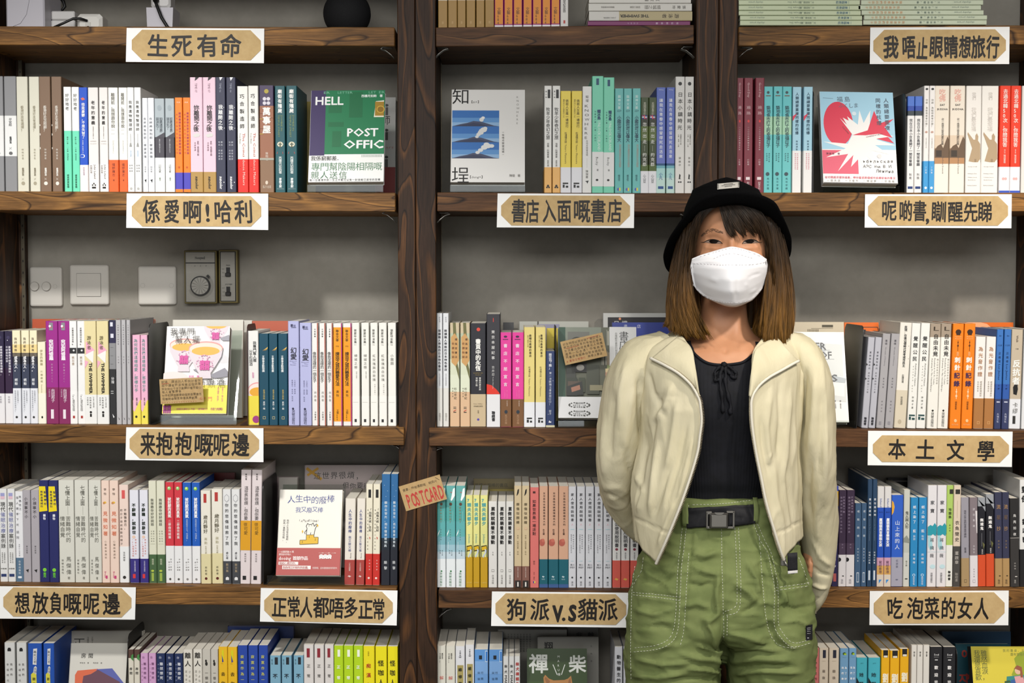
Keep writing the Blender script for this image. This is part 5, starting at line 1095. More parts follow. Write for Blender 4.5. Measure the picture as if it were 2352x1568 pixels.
def art_fuku(a):
    a.rect(0, 0, 1, .63, 'a2cfe4')
    a.oval(.235, .35, .2, .32, 'd8324e', 36)
    a.poly([(.0, .64), (.48, .64), (.48, .895), (0, .895)], 'de5a72')
    burst = [(.26, .29), (.42, .42), (.36, .27), (.5, .36), (.53, .2), (.58, .34), (.68, .2), (.66, .38), (.78, .3), (.7, .43), (.98, .48), (.74, .52), (1.0, .58), (.72, .58), (.9, .68), (.68, .64), (.72, .8), (.6, .7), (.55, .85), (.5, .72), (.38, .82), (.42, .69), (.2, .87), (.35, .68), (.05, .72), (.32, .62), (.02, .55), (.35, .57), (.42, .47)]
    a.poly(burst, 'f0efec')
    a.poly([(.42, .475), (.63, .42), (.73, .205), (.8, .34), (.995, .29), (.86, .38), (.96, .5), (.78, .455), (.6, .475), (.47, .475)], 'd8324e')
    a.poly([(.74, .51), (.9, .49), (.98, .56)], 'd8324e')
    a.poly([(.3, .285), (.62, .42), (.42, .475)], 'f0efec')
    a.row('福島', .22, .42, .085, .085, '5a6a78', 0, .08)
    a.row('ふくしま', .25, .52, .15, .075, '5a6a78', 0, .08)
    a.line([(.04, .07), (.18, .075)], .0008, '7a94a4')
    a.col('人類總要重複', .9, .06, .42, .07, '4a5664', .01)
    a.col('同樣的核爆', .79, .06, .37, .07, '4a5664', .01)
    a.h_('FUKUSHIMA', .29, .42, .385, .026, '66424a', 0, -.9)
    a.h_('CHERNOBYL', .6, .84, .495, .028, '8a3a4a', 0, .22)
    a.oval(.455, .24, .03, .03, 'd4e4ec')
    a.oval(.77, .7, .03, .03, 'e0dedc')
    a.row('陳樂濤 著', .05, .24, .68, .034, '77344a')
    a.row('ьбьльская', .55, .97, .755, .06, '3a3a3c', 0, .06)
    a.row('АЭС им.В.И.', .55, .97, .81, .055, '3a3a3c', 0, .06)
    a.row('Ленина', .72, .97, .86, .06, '3a3a3c', 0, .06)
    a.row('從切爾諾貝爾到福島，帶你看透兩個城市核爆前後的景況', .02, .97, .935, .036, 'd8647a', .012)
    a.row('一個失誤｜一次意外｜一場惡夢｜一世傷痛', .04, .96, .97, .036, '8a8a88')
    a.rect(0, .99, 1, 1.0, '55524f')


faced_book('pale blue book standing face out with red star and white starburst', (1882, 209), (2049, 214), (2064, 422), (1892, 422), D + .012, D + .07, .02, 'eeedea', art_fuku)


def cup(a, cx, cy, r, full=True):
    a.poly([(cx - r, cy), (cx + r, cy), (cx + r * .93, cy + r * .35), (cx + r * .62, cy + r * .75), (cx + r * .35, cy + r * 1.05), (cx + r * .4, cy + r * 1.28), (cx - r * .4, cy + r * 1.28), (cx - r * .35, cy + r * 1.05), (cx - r * .62, cy + r * .75), (cx - r * .93, cy + r * .35)], 'd9ced4')
    a.oval(cx, cy, r, r * .42, 'd99a94', 28)
    a.oval(cx, cy + r * .03, r * .95, r * .38, 'ecd6c8', 28)
    a.oval(cx, cy + r * .12, r * .82, r * .26, 'eab04a', 28)
    for i in range(48):
        an, q = rnd.uniform(0, 6.28), rnd.uniform(.2, .85)
        px, py = cx + math.cos(an) * q * r * .75, cy + r * .6 + math.sin(an) * r * .3
        if abs(px - cx) < r * (.92 - (py - cy) * .55 / r):
            a.oval(px, py, r * .045, r * .04, rnd.choice(['d8a4bc', 'c890ac', 'dcb4c4']), 7)
    a.row('囍', cx - r * .35, cx + r * .35, cy + r * .72, r * .62, 'd0509a', .03)


def art_tea(a):
    a.poly([(.62, .33), (.9, .31), (1, .36), (1, .42), (.75, .43)], 'd8d6d8')
    cup(a, .78, -.03, .2)
    a.poly([(.85, .14), (1, .1), (1, .17), (.9, .17)], '9a98a0')
    a.poly([(.45, .5), (.62, .47), (.66, .51), (.55, .545)], '8f8d96')
    a.poly([(.7, .57), (.95, .48), (1, .52), (1, .58), (.8, .6)], '8f8d96')
    cup(a, .3, .215, .24)
    cup(a, .64, .26, .27)
    a.row('我專門', .06, .46, .07, .125, '44423f', 0)
    a.row('幫人擺', .14, .55, .16, .125, '55524f', 0)
    a.oval(.15, .6, .24, .1, 'f0d8d4')
    a.row('默陽 著', .4, .56, .585, .04, 'd85aa0', .01)
    a.row('分手和頭酒', .18, .98, .645, .13, '44423f', 0)


def band_tea(a):
    a.col('感動人心，賺人熱淚．', .93, .7, .88, .042, 'c8508a')
    a.col('過半讀者一致好評！', .86, .7, .87, .042, 'c8508a')
    a.row('熱門', .6, .78, .83, .075, 'd86a5a')
    a.row('囍', .0, .14, .945, .14, '9a3a80', .03)
    a.row('《閱愛浪漫時光》作者・《愛情暖文》', .2, .72, .945, .035, 'c0507c')
    a.row('《傾力推薦》', .73, .97, .945, .048, 'a84a70')


faced_book('white book with pink tea cups standing face out above a yellow band', (391, 750), (531, 748.5), (517, 951), (366, 950), D + .035, D + .085, .021, 'e9e7e4', art_tea, (.675, 'e9da48', band_tea))


def art_store(a):
    a.rect(0, 0, .09, .77, '2c4a3a')
    a.rect(.09, 0, 1, .77, '5a5c4c')
    a.rect(.09, 0, .55, .3, '7c8274')
    r = random.Random(4)
    a.rect(.12, .05, .4, .34, '6c6c64')
    a.oval(.24, .2, .1, .11, '33352f', 24)
    a.oval(.24, .205, .085, .095, '88887c', 24)
    for i in range(26):                                  # shelves of small volumes
        x = .62 + i * .0145
        a.rect(x, .02 + r.uniform(0, .03), x + .011, .2, r.choice(['8a8a7c', 'a8a494', '66685c', 'b8b4a4', '77685a', '94907e']))
    for i in range(24):
        x = .55 + i * .018
        a.rect(x, .24 + r.uniform(0, .04), x + .013, .42, r.choice(['8a8a7c', '9a8a70', '55574c', 'a8a494', '6a7480']))
    for i in range(22):
        x = .6 + i * .018
        a.rect(x, .5 + r.uniform(0, .05), x + .013, .74, r.choice(['77786a', '8a9088', '44463c', '99948a', '5a6a74']))
    for x0, y0, x1, y1, c in ((.1, .38, .22, .56, '3a3c36'), (.2, .4, .36, .5, '2e2e2c'), (.1, .56, .24, .76, '33382e'), (.26, .56, .34, .72, '3c4232'), (.36, .42, .52, .74, '46493c'), (.12, .6, .3, .7, '55483c'), (.4, .64, .56, .7, '8a8468'), (.62, .42, .78, .46, '8a9460'), (.6, .46, .8, .5, 'c8b488'), (.6, .5, .78, .545, 'b88a70'), (.64, .56, .72, .6, '5c7068')):
        a.rect(x0, y0, x1, y1, c)
    a.oval(.28, .45, .05, .04, 'a8a49c')
    a.poly([(.1, .66), (.3, .6), (.32, .75), (.1, .76)], '2a2c28')
    a.poly([(.16, .67), (.27, .64), (.28, .69), (.17, .72)], 'a0705a')
    a.rect(.0, .77, 1, 1.0, 'd8d8d8')
    a.rect(.655, 0, 1.0, .43, 'd8d8d6')
    a.col('書店有時', .84, .05, .45, .13, '2c2c2c', 0)
    a.col('台灣都市書旅的閱讀筆記', .74, .06, .36, .035, '55564f')
    for cy in (.86, .95):
        for sgn in (-1, 1):
            for k in range(7):
                an = math.radians(-60 + k * 20)
                a.oval(.265 + sgn * .13 * math.cos(an), cy + .028 * math.sin(an), .012, .008, '44443f', 7)
        a.row('《書店在時》', .2, .33, cy - .02, .024, '33332f')
        a.row('電影作品・入圍', .18, .35, cy + .003, .02, '44443f')
        a.row('年度推薦獎', .2, .33, cy + .022, .02, '44443f')
    a.row('紀錄', .64, .72, .915, .035, '77776f')


faced_book('book standing face out with a dark bookshop photo cover, half behind the jacket', (1285, 751), (1462, 752), (1462, 961), (1280, 960), D + .03, D + .075, .022, 'd8d8d8', art_store)


def art_power(a):
    a.poly([(.5, .12), (.74, .13), (.74, .5), (.5, .5)], 'c6ccd0')
    a.poly([(.74, .13), (.97, .14), (.96, .5), (.76, .47)], 'd8dcda')
    a.poly([(.74, .47), (1.0, .52), (.98, .57), (.72, .55)], 'b4bcc0')
    a.poly([(.72, .57), (.99, .58), (.98, .78), (.74, .76)], 'd4d8d6')
    a.poly([(.74, .56), (.97, .57), (.96, .72), (.76, .7)], 'e6e8e6')
    a.h_('POWER', .28, .75, .16, .14, '5c5e60', .02)
    a.h_('OF', .66, .82, .26, .14, '5c5e60', .02)
    a.h_('LESS', .5, .88, .515, .14, '5c5e60', .02)
    a.line([(.5, .205), (.8, .205)], .0008, 'a0a4a6')
    a.line([(.6, .305), (.85, .305)], .0008, 'a0a4a6')
    a.col('譯・羅永生', .9, .76, .85, .032, '77787a')
    a.col('著・哈維爾', .83, .76, .85, .032, '77787a')
    a.row('散', .62, .74, .92, .08, '3a3a3a')


faced_book('white book standing face out with grey capitals, half behind the jacket', (1768, 762), (1937, 762), (1951, 970), (1778, 968), D + .03, D + .09, .02, 'e8e8e4', art_power)


def art_fei(a):
    a.row('人生中的廢棒', .12, .88, .115, .13, '3a4a8c', 0, .1)
    a.row('我又廢又棒', .26, .7, .235, .095, '4a5a98', 0, .08)
    a.row('IAMAWESOME!', .33, .66, .365, .042, '33312e', 0, .25)
    a.col('我的人生沒有低潮期，', .145, .35, .62, .038, '44423e')
    a.col('因為一直都在低點。', .09, .35, .6, .038, '44423e')
    # a plain little outlined animal on a podium
    a.line([(.45, .53), (.455, .45), (.44, .43), (.46, .395), (.49, .41), (.53, .405), (.55, .39), (.57, .43), (.6, .4), (.615, .41), (.585, .46), (.57, .53)], .0012, '33312e')
    a.line([(.45, .47), (.42, .5), (.43, .52)], .0012, '33312e')
    a.line([(.51, .53), (.52, .5)], .001, '33312e')
    a.oval(.485, .425, .006, .006, '33312e', 8)
    a.oval(.53, .42, .006, .006, '33312e', 8)
    a.poly([(.35, .64), (.35, .59), (.45, .588), (.45, .53), (.57, .527), (.57, .555), (.64, .555), (.64, .63)], 'e0b42c')
    a.line([(.35, .64), (.35, .59), (.45, .588), (.45, .53), (.57, .527), (.57, .555), (.64, .555), (.64, .63), (.35, .64)], .001, '44380f')
    a.row('1', .48, .54, .552, .05, '44380f')
    a.row('2', .58, .63, .58, .045, '44380f')
    a.row('3', .37, .43, .61, .045, '44380f')
    a.poly([(.62, .4), (.635, .42), (.62, .44), (.61, .42)], 'e0b42c')
    a.poly([(.385, .47), (.4, .49), (.385, .51), (.375, .49)], 'e0b42c')


def band_fei(a):
    a.row('IG追蹤突破20萬', .03, .26, .725, .036, 'f0d8d2', .01)
    a.row('厭世金句手寫人', .03, .22, .755, .034, 'f0d8d2', .01)
    a.h_('dooing', .03, .22, .8, .08, 'f4e8e4', .012)
    a.row('首部作品', .25, .49, .798, .066, 'f4e8e4', .02)
    a.rect(.03, .84, .34, .875, 'f2ece8')
    a.rect(.09, .885, .54, .925, 'f2ece8')
    a.row('寫給心累的你，', .04, .33, .858, .046, 'a8443e', .01)
    a.row('負負得正的愉悅系能量。', .1, .53, .906, .046, 'a8443e', .01)
    a.row('但是喔，這本書會給你的很大', .57, .96, .91, .036, 'f0d8d2')
    for k in range(3):
        cx = .7 + k * .065
        a.oval(cx, .775, .035, .03, 'f2ece8', 14)
        a.rect(cx - .03, .775, cx - .008, .805, 'f2ece8')
        a.rect(cx + .008, .775, cx + .03, .805, 'f2ece8')
        a.oval(cx - .01, .772, .005, .005, '33312e', 6)
        a.oval(cx + .012, .772, .005, .005, '33312e', 6)
    a.row('70%厭世・20%傲嬌・10%正能', .66, .93, .738, .02, 'f4d8d0')


faced_book('cream book standing face out with blue script and podium drawing, red band', (648, 1124.5), (789, 1124), (778, 1323), (630, 1321), D + .032, D + .085, .02, 'ebe6da', art_fei, (.68, 'b04a44', band_fei))


def art_room(a):
    a.row('房間', .17, .42, .13, .09, '2e2c2a', .012)
    a.row('李智良 著  馬韵詠 編', .17, .57, .205, .03, '55524d')
    a.poly([(.12, .62), (.1, .33), (.14, .285), (.5, .265), (.55, .62)], 'd86a48')
    a.poly([(.36, .62), (.48, .27), (.75, .26), (.98, .42), (.98, .62)], '5a62a8')
    a.poly([(.2, .62), (.25, .34), (.38, .32), (.5, .275), (.9, .4), (.85, .62)], '6a4654')


faced_book('pale grey book standing face out with overlapping orange and blue shapes', (164, 1480), (291, 1481), (284, 1704), (150, 1704), D + .03, D + .075, .02, 'd3d0c6', art_room)


def art_dog(a):
    a.rect(0, 0, 1, 1, '2c4018')
    a.rect(.0, .35, .5, .6, '334a1c')
    a.row('禪', .02, .36, .16, .33, 'c8cac4', .02)
    a.row('柴', .68, 1.0, .165, .3, 'c8cac4', .02)
    a.col('MARU禪', .53, .06, .3, .05, 'c8cac4')
    a.line([(.43, .17), (.5, .28)], .0016, 'c8cac4')
    a.line([(.63, .17), (.57, .28)], .0016, 'c8cac4')
    a.poly([(.27, .31), (.3, .28), (.36, .32), (.44, .34), (.62, .335), (.68, .32), (.73, .29), (.75, .36), (.77, .5), (.76, .7), (.6, .85), (.4, .85), (.28, .7), (.29, .45)], 'a8743c')
    a.poly([(.29, .32), (.31, .3), (.38, .35), (.34, .4)], '8a5a30')
    a.poly([(.69, .34), (.72, .31), (.735, .38), (.68, .38)], '8a5a30')
    a.line([(.38, .445), (.46, .45)], .002, '2a1c10')
    a.line([(.58, .45), (.66, .445)], .002, '2a1c10')
    a.poly([(.42, .6), (.6, .6), (.66, .78), (.52, .85), (.36, .78)], 'e4d4bc')
    a.oval(.51, .6, .045, .035, '1e1814')
    a.line([(.51, .64), (.51, .7), (.44, .73)], .002, '2a1c10')


faced_book('green book standing face out with a brown dog photo', (1216, 1490), (1352, 1490), (1346, 1706), (1206, 1706), D + .03, D + .075, .02, '2c4018', art_dog)


def art_tears(a):
    a.rect(0, 0, 1, 1, 'dccb44')
    a.poly([(1, .03), (.78, .06), (.68, .13), (.7, .2), (.62, .3), (.68, .36), (1, .5)], '9aa832')
    a.col('雖然血淚，', .2, .04, .36, .11, '55603a', 0)
    a.col('我還是喜歡', .09, .04, .36, .11, '55603a', 0)
    a.row('我的書桌，女兒，', .5, .98, .045, .05, '77803c')
    a.row('還有那些陪伴我', .62, .98, .085, .05, '77803c')
    a.poly([(.54, .32), (.86, .3), (.88, .44), (.52, .44)], '3a8c84')
    a.poly([(.58, .44), (.6, .36), (.7, .34), (.72, .44)], '3a62a0')
    a.poly([(.66, .32), (.8, .31), (.82, .4), (.68, .4)], 'e0a4a8')
    a.oval(.725, .26, .05, .055, 'e4bc9c')
    a.poly([(.66, .24), (.72, .2), (.79, .22), (.8, .33), (.76, .33), (.76, .26), (.69, .24)], '9a5a40')
    a.poly([(.36, .41), (.48, .41), (.5, .44), (.35, .44)], 'a4a0c4')
    a.poly([(.5, .37), (.58, .36), (.6, .38), (.5, .39)], '3c5c3c')


faced_book('yellow book standing face out with a seated reader drawing', (2231, 1484), (2378, 1484), (2385, 1702), (2243, 1702), D + .03, D + .08, .022, 'dccb44', art_tears, spine='3a3834')

# books leaning on the wall behind the rows
def wall_book(label, x0, y0, x1, y1, cover, draw=None, Y=None, thick=.012, yaw=0.0):
    Y = Y or WALL_Y - 0.05
    return faced_book(label, (x0, y0), (x1, y0), (x1, y1), (x0, y1), Y, Y + .02, thick, cover, draw, name='display_book')


wall_book('brick red cover against the wall behind the tea cup row', 72, 733, 352, 935, 'b4502f')
wall_book('pale ivory cover against the wall behind the tea cup book', 395, 735, 557, 935, 'd8d4c8', Y=WALL_Y - .1)
wall_book('brick red cover against the wall behind the short teal books', 578, 737.5, 668, 935, 'b4502f')
wall_book('narrow ivory cover between two red ones at the wall', 558, 736, 577, 935, 'cfcbc0')
wall_book('ivory cover against the wall behind the cream series', 702, 737, 905, 935, 'd4d0c4', Y=WALL_Y - .06)


def art_grid(a):
    a.line([(.02, .05), (.97, .05), (.985, .1), (.985, 1)], .0014, '222222')
    for i in range(20):
        a.line([(.02 + i * .05, .08), (.02 + i * .05, 1)], .0003, 'f4b070')
    a.rect(.3, .075, .62, .13, '222222')
    a.oval(.7, .3, .2, .24, 'f0a878')


wall_book('orange gridded cover against the wall behind the black bookend', 1941, 741, 2020, 945, 'e06a10', art_grid)
wall_book('orange cover against the wall above the white spines', 2026, 741, 2330, 945, 'e06a10', art_grid)


def art_beige(a):
    for i in range(8):
        a.rect(.5 + i * .02, .075, .512 + i * .02, .1, '8a7f68')
    a.rect(.7, .03, .85, .055, '55503f')
    a.rect(.55, .065, .85, .068, '8a7f68')


wall_book('beige cover at the wall behind the grey capitals book', 1772, 740, 1940, 945, 'd4c8ae', art_beige)
wall_book('pale grey cover at the wall behind the pale yellow spines', 1193, 738.6, 1352, 940, 'a8a89e', lambda a: (a.rect(.26, .0, .28, .4, '3a352c'), a.rect(.27, .03, .58, .2, '8a88a0')))
wall_book('black cover at the wall behind the hot pink spines', 1156, 741, 1180, 940, '1c1b1c')
wall_book('black cover with pale frame at the wall beside the shoulder', 1386, 719.5, 1560, 940, 'b8b8b4', lambda a: (a.rect(.06, .04, 1, 1, '1c1a1e'), a.oval(.22, .055, .016, .016, 'd88a60'), a.row('日機', .12, .34, .1, .08, 'b0b0b0', .02)))
wall_book('deep blue cover standing behind the bookshop photo book', 1407, 741, 1560, 940, '24368a', lambda a: a.row('書店', .1, .5, .04, .06, 'c0c4d8'), Y=WALL_Y - .1)
wall_book('yellow cover glimpsed behind the short navy spine', 1256, 754, 1284, 940, 'c8b428', lambda a: a.row('一', .3, .7, .1, .2, '55501c'), Y=WALL_Y - .11)
wall_book('dull yellow cover glimpsed beside the green and purple book', 690, 233, 725, 400, '8a7a2c', Y=WALL_Y - .09)


def art_makers(a):
    a.rect(0, 0, 1, .7, 'c8c8c4')
    a.rect(0, .7, 1, 1, '8a2420')
    for cy in (.08, .33, .6):
        a.oval(.55, cy, .1, .07, '3a3a3a', 10)
        a.rect(.47, cy + .02, .63, cy + .1, '55534f')
    a.row('師', .1, .9, .23, .5, '33302e')
    a.h_('Makers', .0, 1, .5, .2, 'b08078')


wall_book('white and dark red cover at the wall beside the teal spines', 862, 224, 908, 432, 'c8c8c4', art_makers)


def art_scroll(a):
    a.line([(.03, .1), (.16, .03)], .005, 'c09020')
    a.line([(.02, .03), (.2, .14)], .006, 'c09020')
    a.row('這世界很煩，', .1, .7, .1, .09, '3a3836', 0, .12)
    a.row('但你要很可愛', .45, .95, .2, .08, '3a3836', 0, .12)


wall_book('large blush cover with handwriting and a yellow cross at the wall', 700, 1068.5, 892, 1330, 'a89a96', art_scroll, Y=WALL_Y - .06)
wall_book('dusky pink cover at the wall beside the tall pink spines', 636, 1095, 684, 1330, '8a7a78')
wall_book('dark red cover at the wall behind the ivory spines', 436, 1086, 538, 1320, '7a2626')
wall_book('small grey cover leaning behind the cat podium book', 640, 1097, 682, 1320, '9a948c', Y=WALL_Y - .11)
wall_book('olive brown cover at the wall behind the short white spines', 1088, 1100, 1186, 1330, '6a5c2c', lambda a: a.row('最糟也最棒的書店', .02, .8, .07, .1, '33301c'))
wall_book('mustard cover lying behind the short white spines', 1123, 1124, 1184, 1330, '8a7a1c', Y=WALL_Y - .09)
wall_book('black cover at the wall behind the royal blue spine', 2041, 1098, 2100, 1320, '1e1c1d', lambda a: a.rect(.1, .03, .9, .04, '8a8684'))
wall_book('navy cover standing behind the cobalt spines', 523, 1438, 674, 1690, '1f3470', Y=WALL_Y - .07)


def art_zheng(a):
    a.row('正', .02, .22, .13, .17, '33312e')
    a.row('的', .78, .98, .13, .17, '33312e')
    a.oval(.5, .28, .17, .16, '4a3c34')
    a.oval(.5, .36, .13, .15, 'a88a70')
    a.col('正常人的心理', .3, .06, .2, .03, '55524d')
    a.col('沒關係，是愛', .24, .06, .2, .03, '55524d')


wall_book('pale cover with a brown-haired head behind the abstract shapes book', 161, 1449, 329, 1690, 'a8a49a', art_zheng, Y=WALL_Y - .12)
wall_book('grey cover lettered with one large character behind the dog book', 1235, 1463, 1375, 1690, '8a8880', lambda a: (a.row('翔', .1, .26, .1, .15, '1c1b1a', .02), a.col('司馬遷', .88, .06, .3, .03, '44423f')), Y=WALL_Y - .12)
wall_book('grey cover with rows of fine print behind the slim white spines', 1144, 1446, 1302, 1690, '77756d', lambda a: [a.col('文學森林的作品集', .15 + .045 * i, .04, .24, .03, '33322e') for i in range(8)], Y=WALL_Y - .08)
wall_book('dim grey cover with two dark characters at the wall', 1303, 1440, 1374, 1690, '55534d', lambda a: a.row('非離', .2, .95, .09, .22, '22211e', .02))
wall_book('dark teal cover with red lettering behind the yellow reader book', 2196, 1479, 2320, 1690, '1c4c58', lambda a: (a.row('이', .1, .3, .12, .2, 'a83a30', .03), a.row('지가', .1, .3, .4, .2, 'a83a30', .03)), Y=WALL_Y - .12)
wall_book('large slate blue cover at the wall behind the black spines', 2165, 1450, 2322, 1690, '24425c', Y=WALL_Y - .05)

# ================================================================== acrylic stands and steel bookends
ACR = glass('clear_acrylic', 'f2f6f4')
BLACKM = mat('1b1a1a', 0.42)


def book_stand(label, x0, x1, ylip, row):
    Y = D + .012
    a, b_ = at(x0, ylip, Y), at(x1, ylip, Y)
    w = b_.x - a.x
    zb = shelf_z(row, (a.x + b_.x) / 2) + 0.0016
    t = thing('book_stand', label, 'book stand', (a.x, Y, zb), group='clear acrylic book stands')
    hl = max(a.z - zb, .006)
    q = MB()
    q.box((0, 0, 0), (w, .09, .002), ACR)
    q.build('foot', t)
    q = MB()
    q.box((0, 0, .002), (w, .0025, hl), ACR)
    q.build('lip', t)
    q = MB()
    # sloping back plate
    s = .035
    q.add([(.012, .055, .002), (w - .012, .055, .002), (w - .012, .055 + s + .045, .185), (.012, .055 + s + .045, .185), (.012, .058, .002), (w - .012, .058, .002), (w - .012, .058 + s + .045, .185), (.012, .058 + s + .045, .185)],
          [(0, 1, 2, 3), (7, 6, 5, 4), (0, 4, 5, 1), (3, 2, 6, 7), (0, 3, 7, 4), (1, 5, 6, 2)], ACR)
    q.build('back_plate', t)


book_stand('clear acrylic stand under the tea cup book', 359, 543, 953, 'L3')
book_stand('clear acrylic stand under the cat podium book', 613, 791, 1321, 'L4')
book_stand('clear acrylic stand beneath the grey capitals book', 1766, 1964, 966, 'R3')
book_stand('clear acrylic stand under the green and purple book', 706, 880, 424, 'L2')
book_stand('clear acrylic stand under the volcano photo book', 1034, 1206, 424, 'C2')
book_stand('clear acrylic stand under the red star book', 1892, 2066, 427, 'R2')
book_stand('clear acrylic stand under the bookshop photo book', 1282, 1468, 966, 'C3')


def bookend(label, px, ytop, row, foot=60, dep=.15, lean=0, side=-1, colr=None, yoff=.02):
    Y = D + yoff
    m = colr or BLACKM
    x = at(px, ytop, Y).x
    zb = shelf_z(row, x) + 0.0012
    h = at(px, ytop, Y).z - zb
    t = thing('bookend', label, 'bookend', (x, Y, zb), group='black steel bookends')
    dx = lean / F * Y
    r = .018
    prof = [(0, 0), (0, h - r)]
    for k in range(1, 6):
        an = math.pi - k * math.pi / 10
        prof.append((r + r * math.cos(an), h - r + r * math.sin(an)))
    for k in range(6):
        an = math.pi / 2 - k * math.pi / 10
        prof.append((dep - r + r * math.cos(an), h - r + r * math.sin(an)))
    prof.append((dep, 0))
    vs, n = [], len(prof)
    for th in (0, .0012):
        for y, z in prof:
            vs.append((dx * z / h - dx + th, y, z))
    q = MB()
    q.add(vs, [tuple(range(n)), tuple(range(2 * n - 1, n - 1, -1))] + [(i, n + i, n + (i + 1) % n, (i + 1) % n) for i in range(n)], m)
    q.build('upright_plate', t)
    q = MB()
    w = foot / F * Y
    xa, xb = (-dx, -dx + side * w) if side > 0 else (-dx - w, -dx)
    q.box((xa, .0, -.0002), (xb, dep, .0003), m)
    q.build('base_plate', t)


bookend('black steel bookend left of the tea cup book', 340.5, 744, 'L3', 14, .17, 0, 1)
bookend('black steel bookend right of the tall pink spines', 602.8, 1108, 'L4', 8, .17, 0, 1)
bookend('black steel bookend right of the red star book', 2080.5, 212, 'R2', 11, .14, 0, -1)
bookend('black steel bookend right of the grey capitals book', 1984, 748, 'R3', 5, .16, 15, -1)
bookend('small brown steel bookend beside the cup rim spine', 566.2, 745, 'L3', 18, .1, 0, -1, mat('3a1a14', .45))
bookend('thin black bookend beside the short navy spine', 1276.5, 749, 'C3', 4, .12, 0, 1)
bookend('black steel bookend behind the abstract shapes book', 292.6, 1458, 'L5', 3, .13, 0, -1, None, .035)
bookend('black steel bookend right of the black spines', 2198, 1488, 'R5', 10, .12, 0, 1)
bookend('black steel bookend right of the pale blue spines', 1869, 206, 'R2', 12, .12, 0, 1)

# ================================================================== handwritten kraft notes
def note(label, corners, Y0, Y1, lines, ink, big=None, thick=.0008):
    TL, TR, BR, BL = corners
    M, w, h = frame_from(TL, TR, BR, BL, Y1, Y0)
    t = thing('note_card', label, 'note', group='handwritten kraft notes')
    t.matrix_world = M
    q = MB()
    q.box((0, 0, 0), (w, thick, h), KRAFT_D)
    a = Art(q, w, h)
    a.lay = -.0002
    for k, (s, x0, x1, cy, em, c) in enumerate(lines):
        a.row(s, x0, x1, cy, em, c, 0, .1)
    if big:
        big(a)
    q.build('card', t)


note('kraft note clipped to the lower left of the tea cup book', ((369, 870), (467, 867), (466, 922), (366, 929)), D + .02, D + .02,
     [('默陽 讀過的人都說好看哭', .04, .96, .12, .07, '55452c'), ('城中讀者熱淚推薦這個故事', .04, .96, .26, .07, '55452c'), ('完全到位千字文動聽好看很窩心', .04, .96, .4, .065, '55452c'), ('每人會看讀後', .04, .5, .52, .065, '55452c'), ('分手和頭酒都像啲個笑容寶盒低', .04, .96, .66, .065, '55452c'), ('但等時幸酸苦自得其樂創意', .04, .86, .8, .065, '55452c')], '55452c',
     lambda a: (a.line([(.05, .19), (.22, .18)], .0008, 'b04030'), a.row('心', .9, .98, .84, .07, 'c05040'), [a.rect(.04 + i * .055, .93, .055 + i * .055, .95, 'b05a40') for i in range(15)]))
note('kraft note stuck at a slant on the bookshop photo cover', ((1285.5, 785), (1381, 764), (1397.5, 816), (1300, 838.5)), D + .026, D + .026,
     [('好多時唔知買咩睇？書店達人', .04, .96, .14, .066, '4a3a24'), ('教你從四格食到有開始看書', .04, .96, .28, .066, '4a3a24'), ('生活書店係成見書店人推薦', .04, .96, .42, .066, '4a3a24'), ('還有一位合適？你有無買', .04, .96, .56, .066, '4a3a24'), ('同書店有個緣份就多啲知道', .04, .96, .7, .066, '4a3a24')], '4a3a24',
     lambda a: (a.row('#書店日常旅行', .04, .5, .86, .06, 'a8442c'), a.line([(.62, .1), (.9, .08)], .0008, 'a8442c'), a.line([(.1, .33), (.4, .32)], .0008, 'a8442c'), a.row('我想上書店', .55, .9, .84, .06, '4a3a24')))
note('kraft strip with brush characters on the grey capitals book', ((1895, 884), (1917, 884), (1909, 944), (1880, 943)), D + .022, D + .022, [], '1e1a16',
     lambda a: a.col('等找我', .5, .04, .96, .85, '1e1a16', .03))


def big_postcard(a):
    for k, ch in enumerate('POSTCARD'):
        cx = .08 + .11 * (k + .5)
        a.b.char(ch, a.w * (cx + .026), a.h * .37, a.w * .46, a.lay, 'b83a34', .02, 0.0, .34)
    a.row('買書，仲有爆靚嘅 明信片', .06, .9, .2, .07, '3a2c1c', 0, .12)
    a.line([(.88, .06), (.96, .2)], .0008, '3a2c1c')


note('kraft tag with red capitals stuck askew on the double post', ((916.5, 1117), (1010.5, 1089), (1026, 1146), (932, 1174)), D + .0105, D + .0105, [], 'b03a34', big_postcard)

# ================================================================== plates and thermostat on the wall
PLASTIC = mat('c2beb6', 0.4)
PLASTIC_D = mat('98948c', 0.4)
GAP = mat('4a4844', 0.6)


def wall_frame(x0, y0, x1, y1, out=0.0):
    Y = WALL_Y - out
    a, b_ = at(x0, y1, Y), at(x1, y0, Y)
    return a.x, a.z, b_.x - a.x, b_.z - a.z


def plate(name, label, cat, x0, y0, x1, y1, dep=.009):
    x, z, w, h = wall_frame(x0, y0, x1, y1, dep)
    t = thing(name, label, cat, (x, WALL_Y - 0.0004, z), group='white electrical plates')
    b = MB()
    c = .0025
    rows = []
    for inset, y in ((0, 0), (0, -dep * .55), (c * .5, -dep * .85), (c * 1.6, -dep)):
        r = []
        for cx, cz, a0 in ((w - c * 2, h - c * 2, 0), (c * 2, h - c * 2, 90), (c * 2, c * 2, 180), (w - c * 2, c * 2, 270)):
            for k in range(4):
                an = math.radians(a0 + k * 30)
                rr = c * 2 - inset
                r.append((cx + rr * math.cos(an), y, cz + rr * math.sin(an)))
        rows.append(r)
    b.grid(rows, PLASTIC, True, False)
    b.add(rows[-1], [tuple(range(len(rows[-1]) - 1, -1, -1))], PLASTIC)
    b.build('face_plate', t)
    return t, w, h, dep


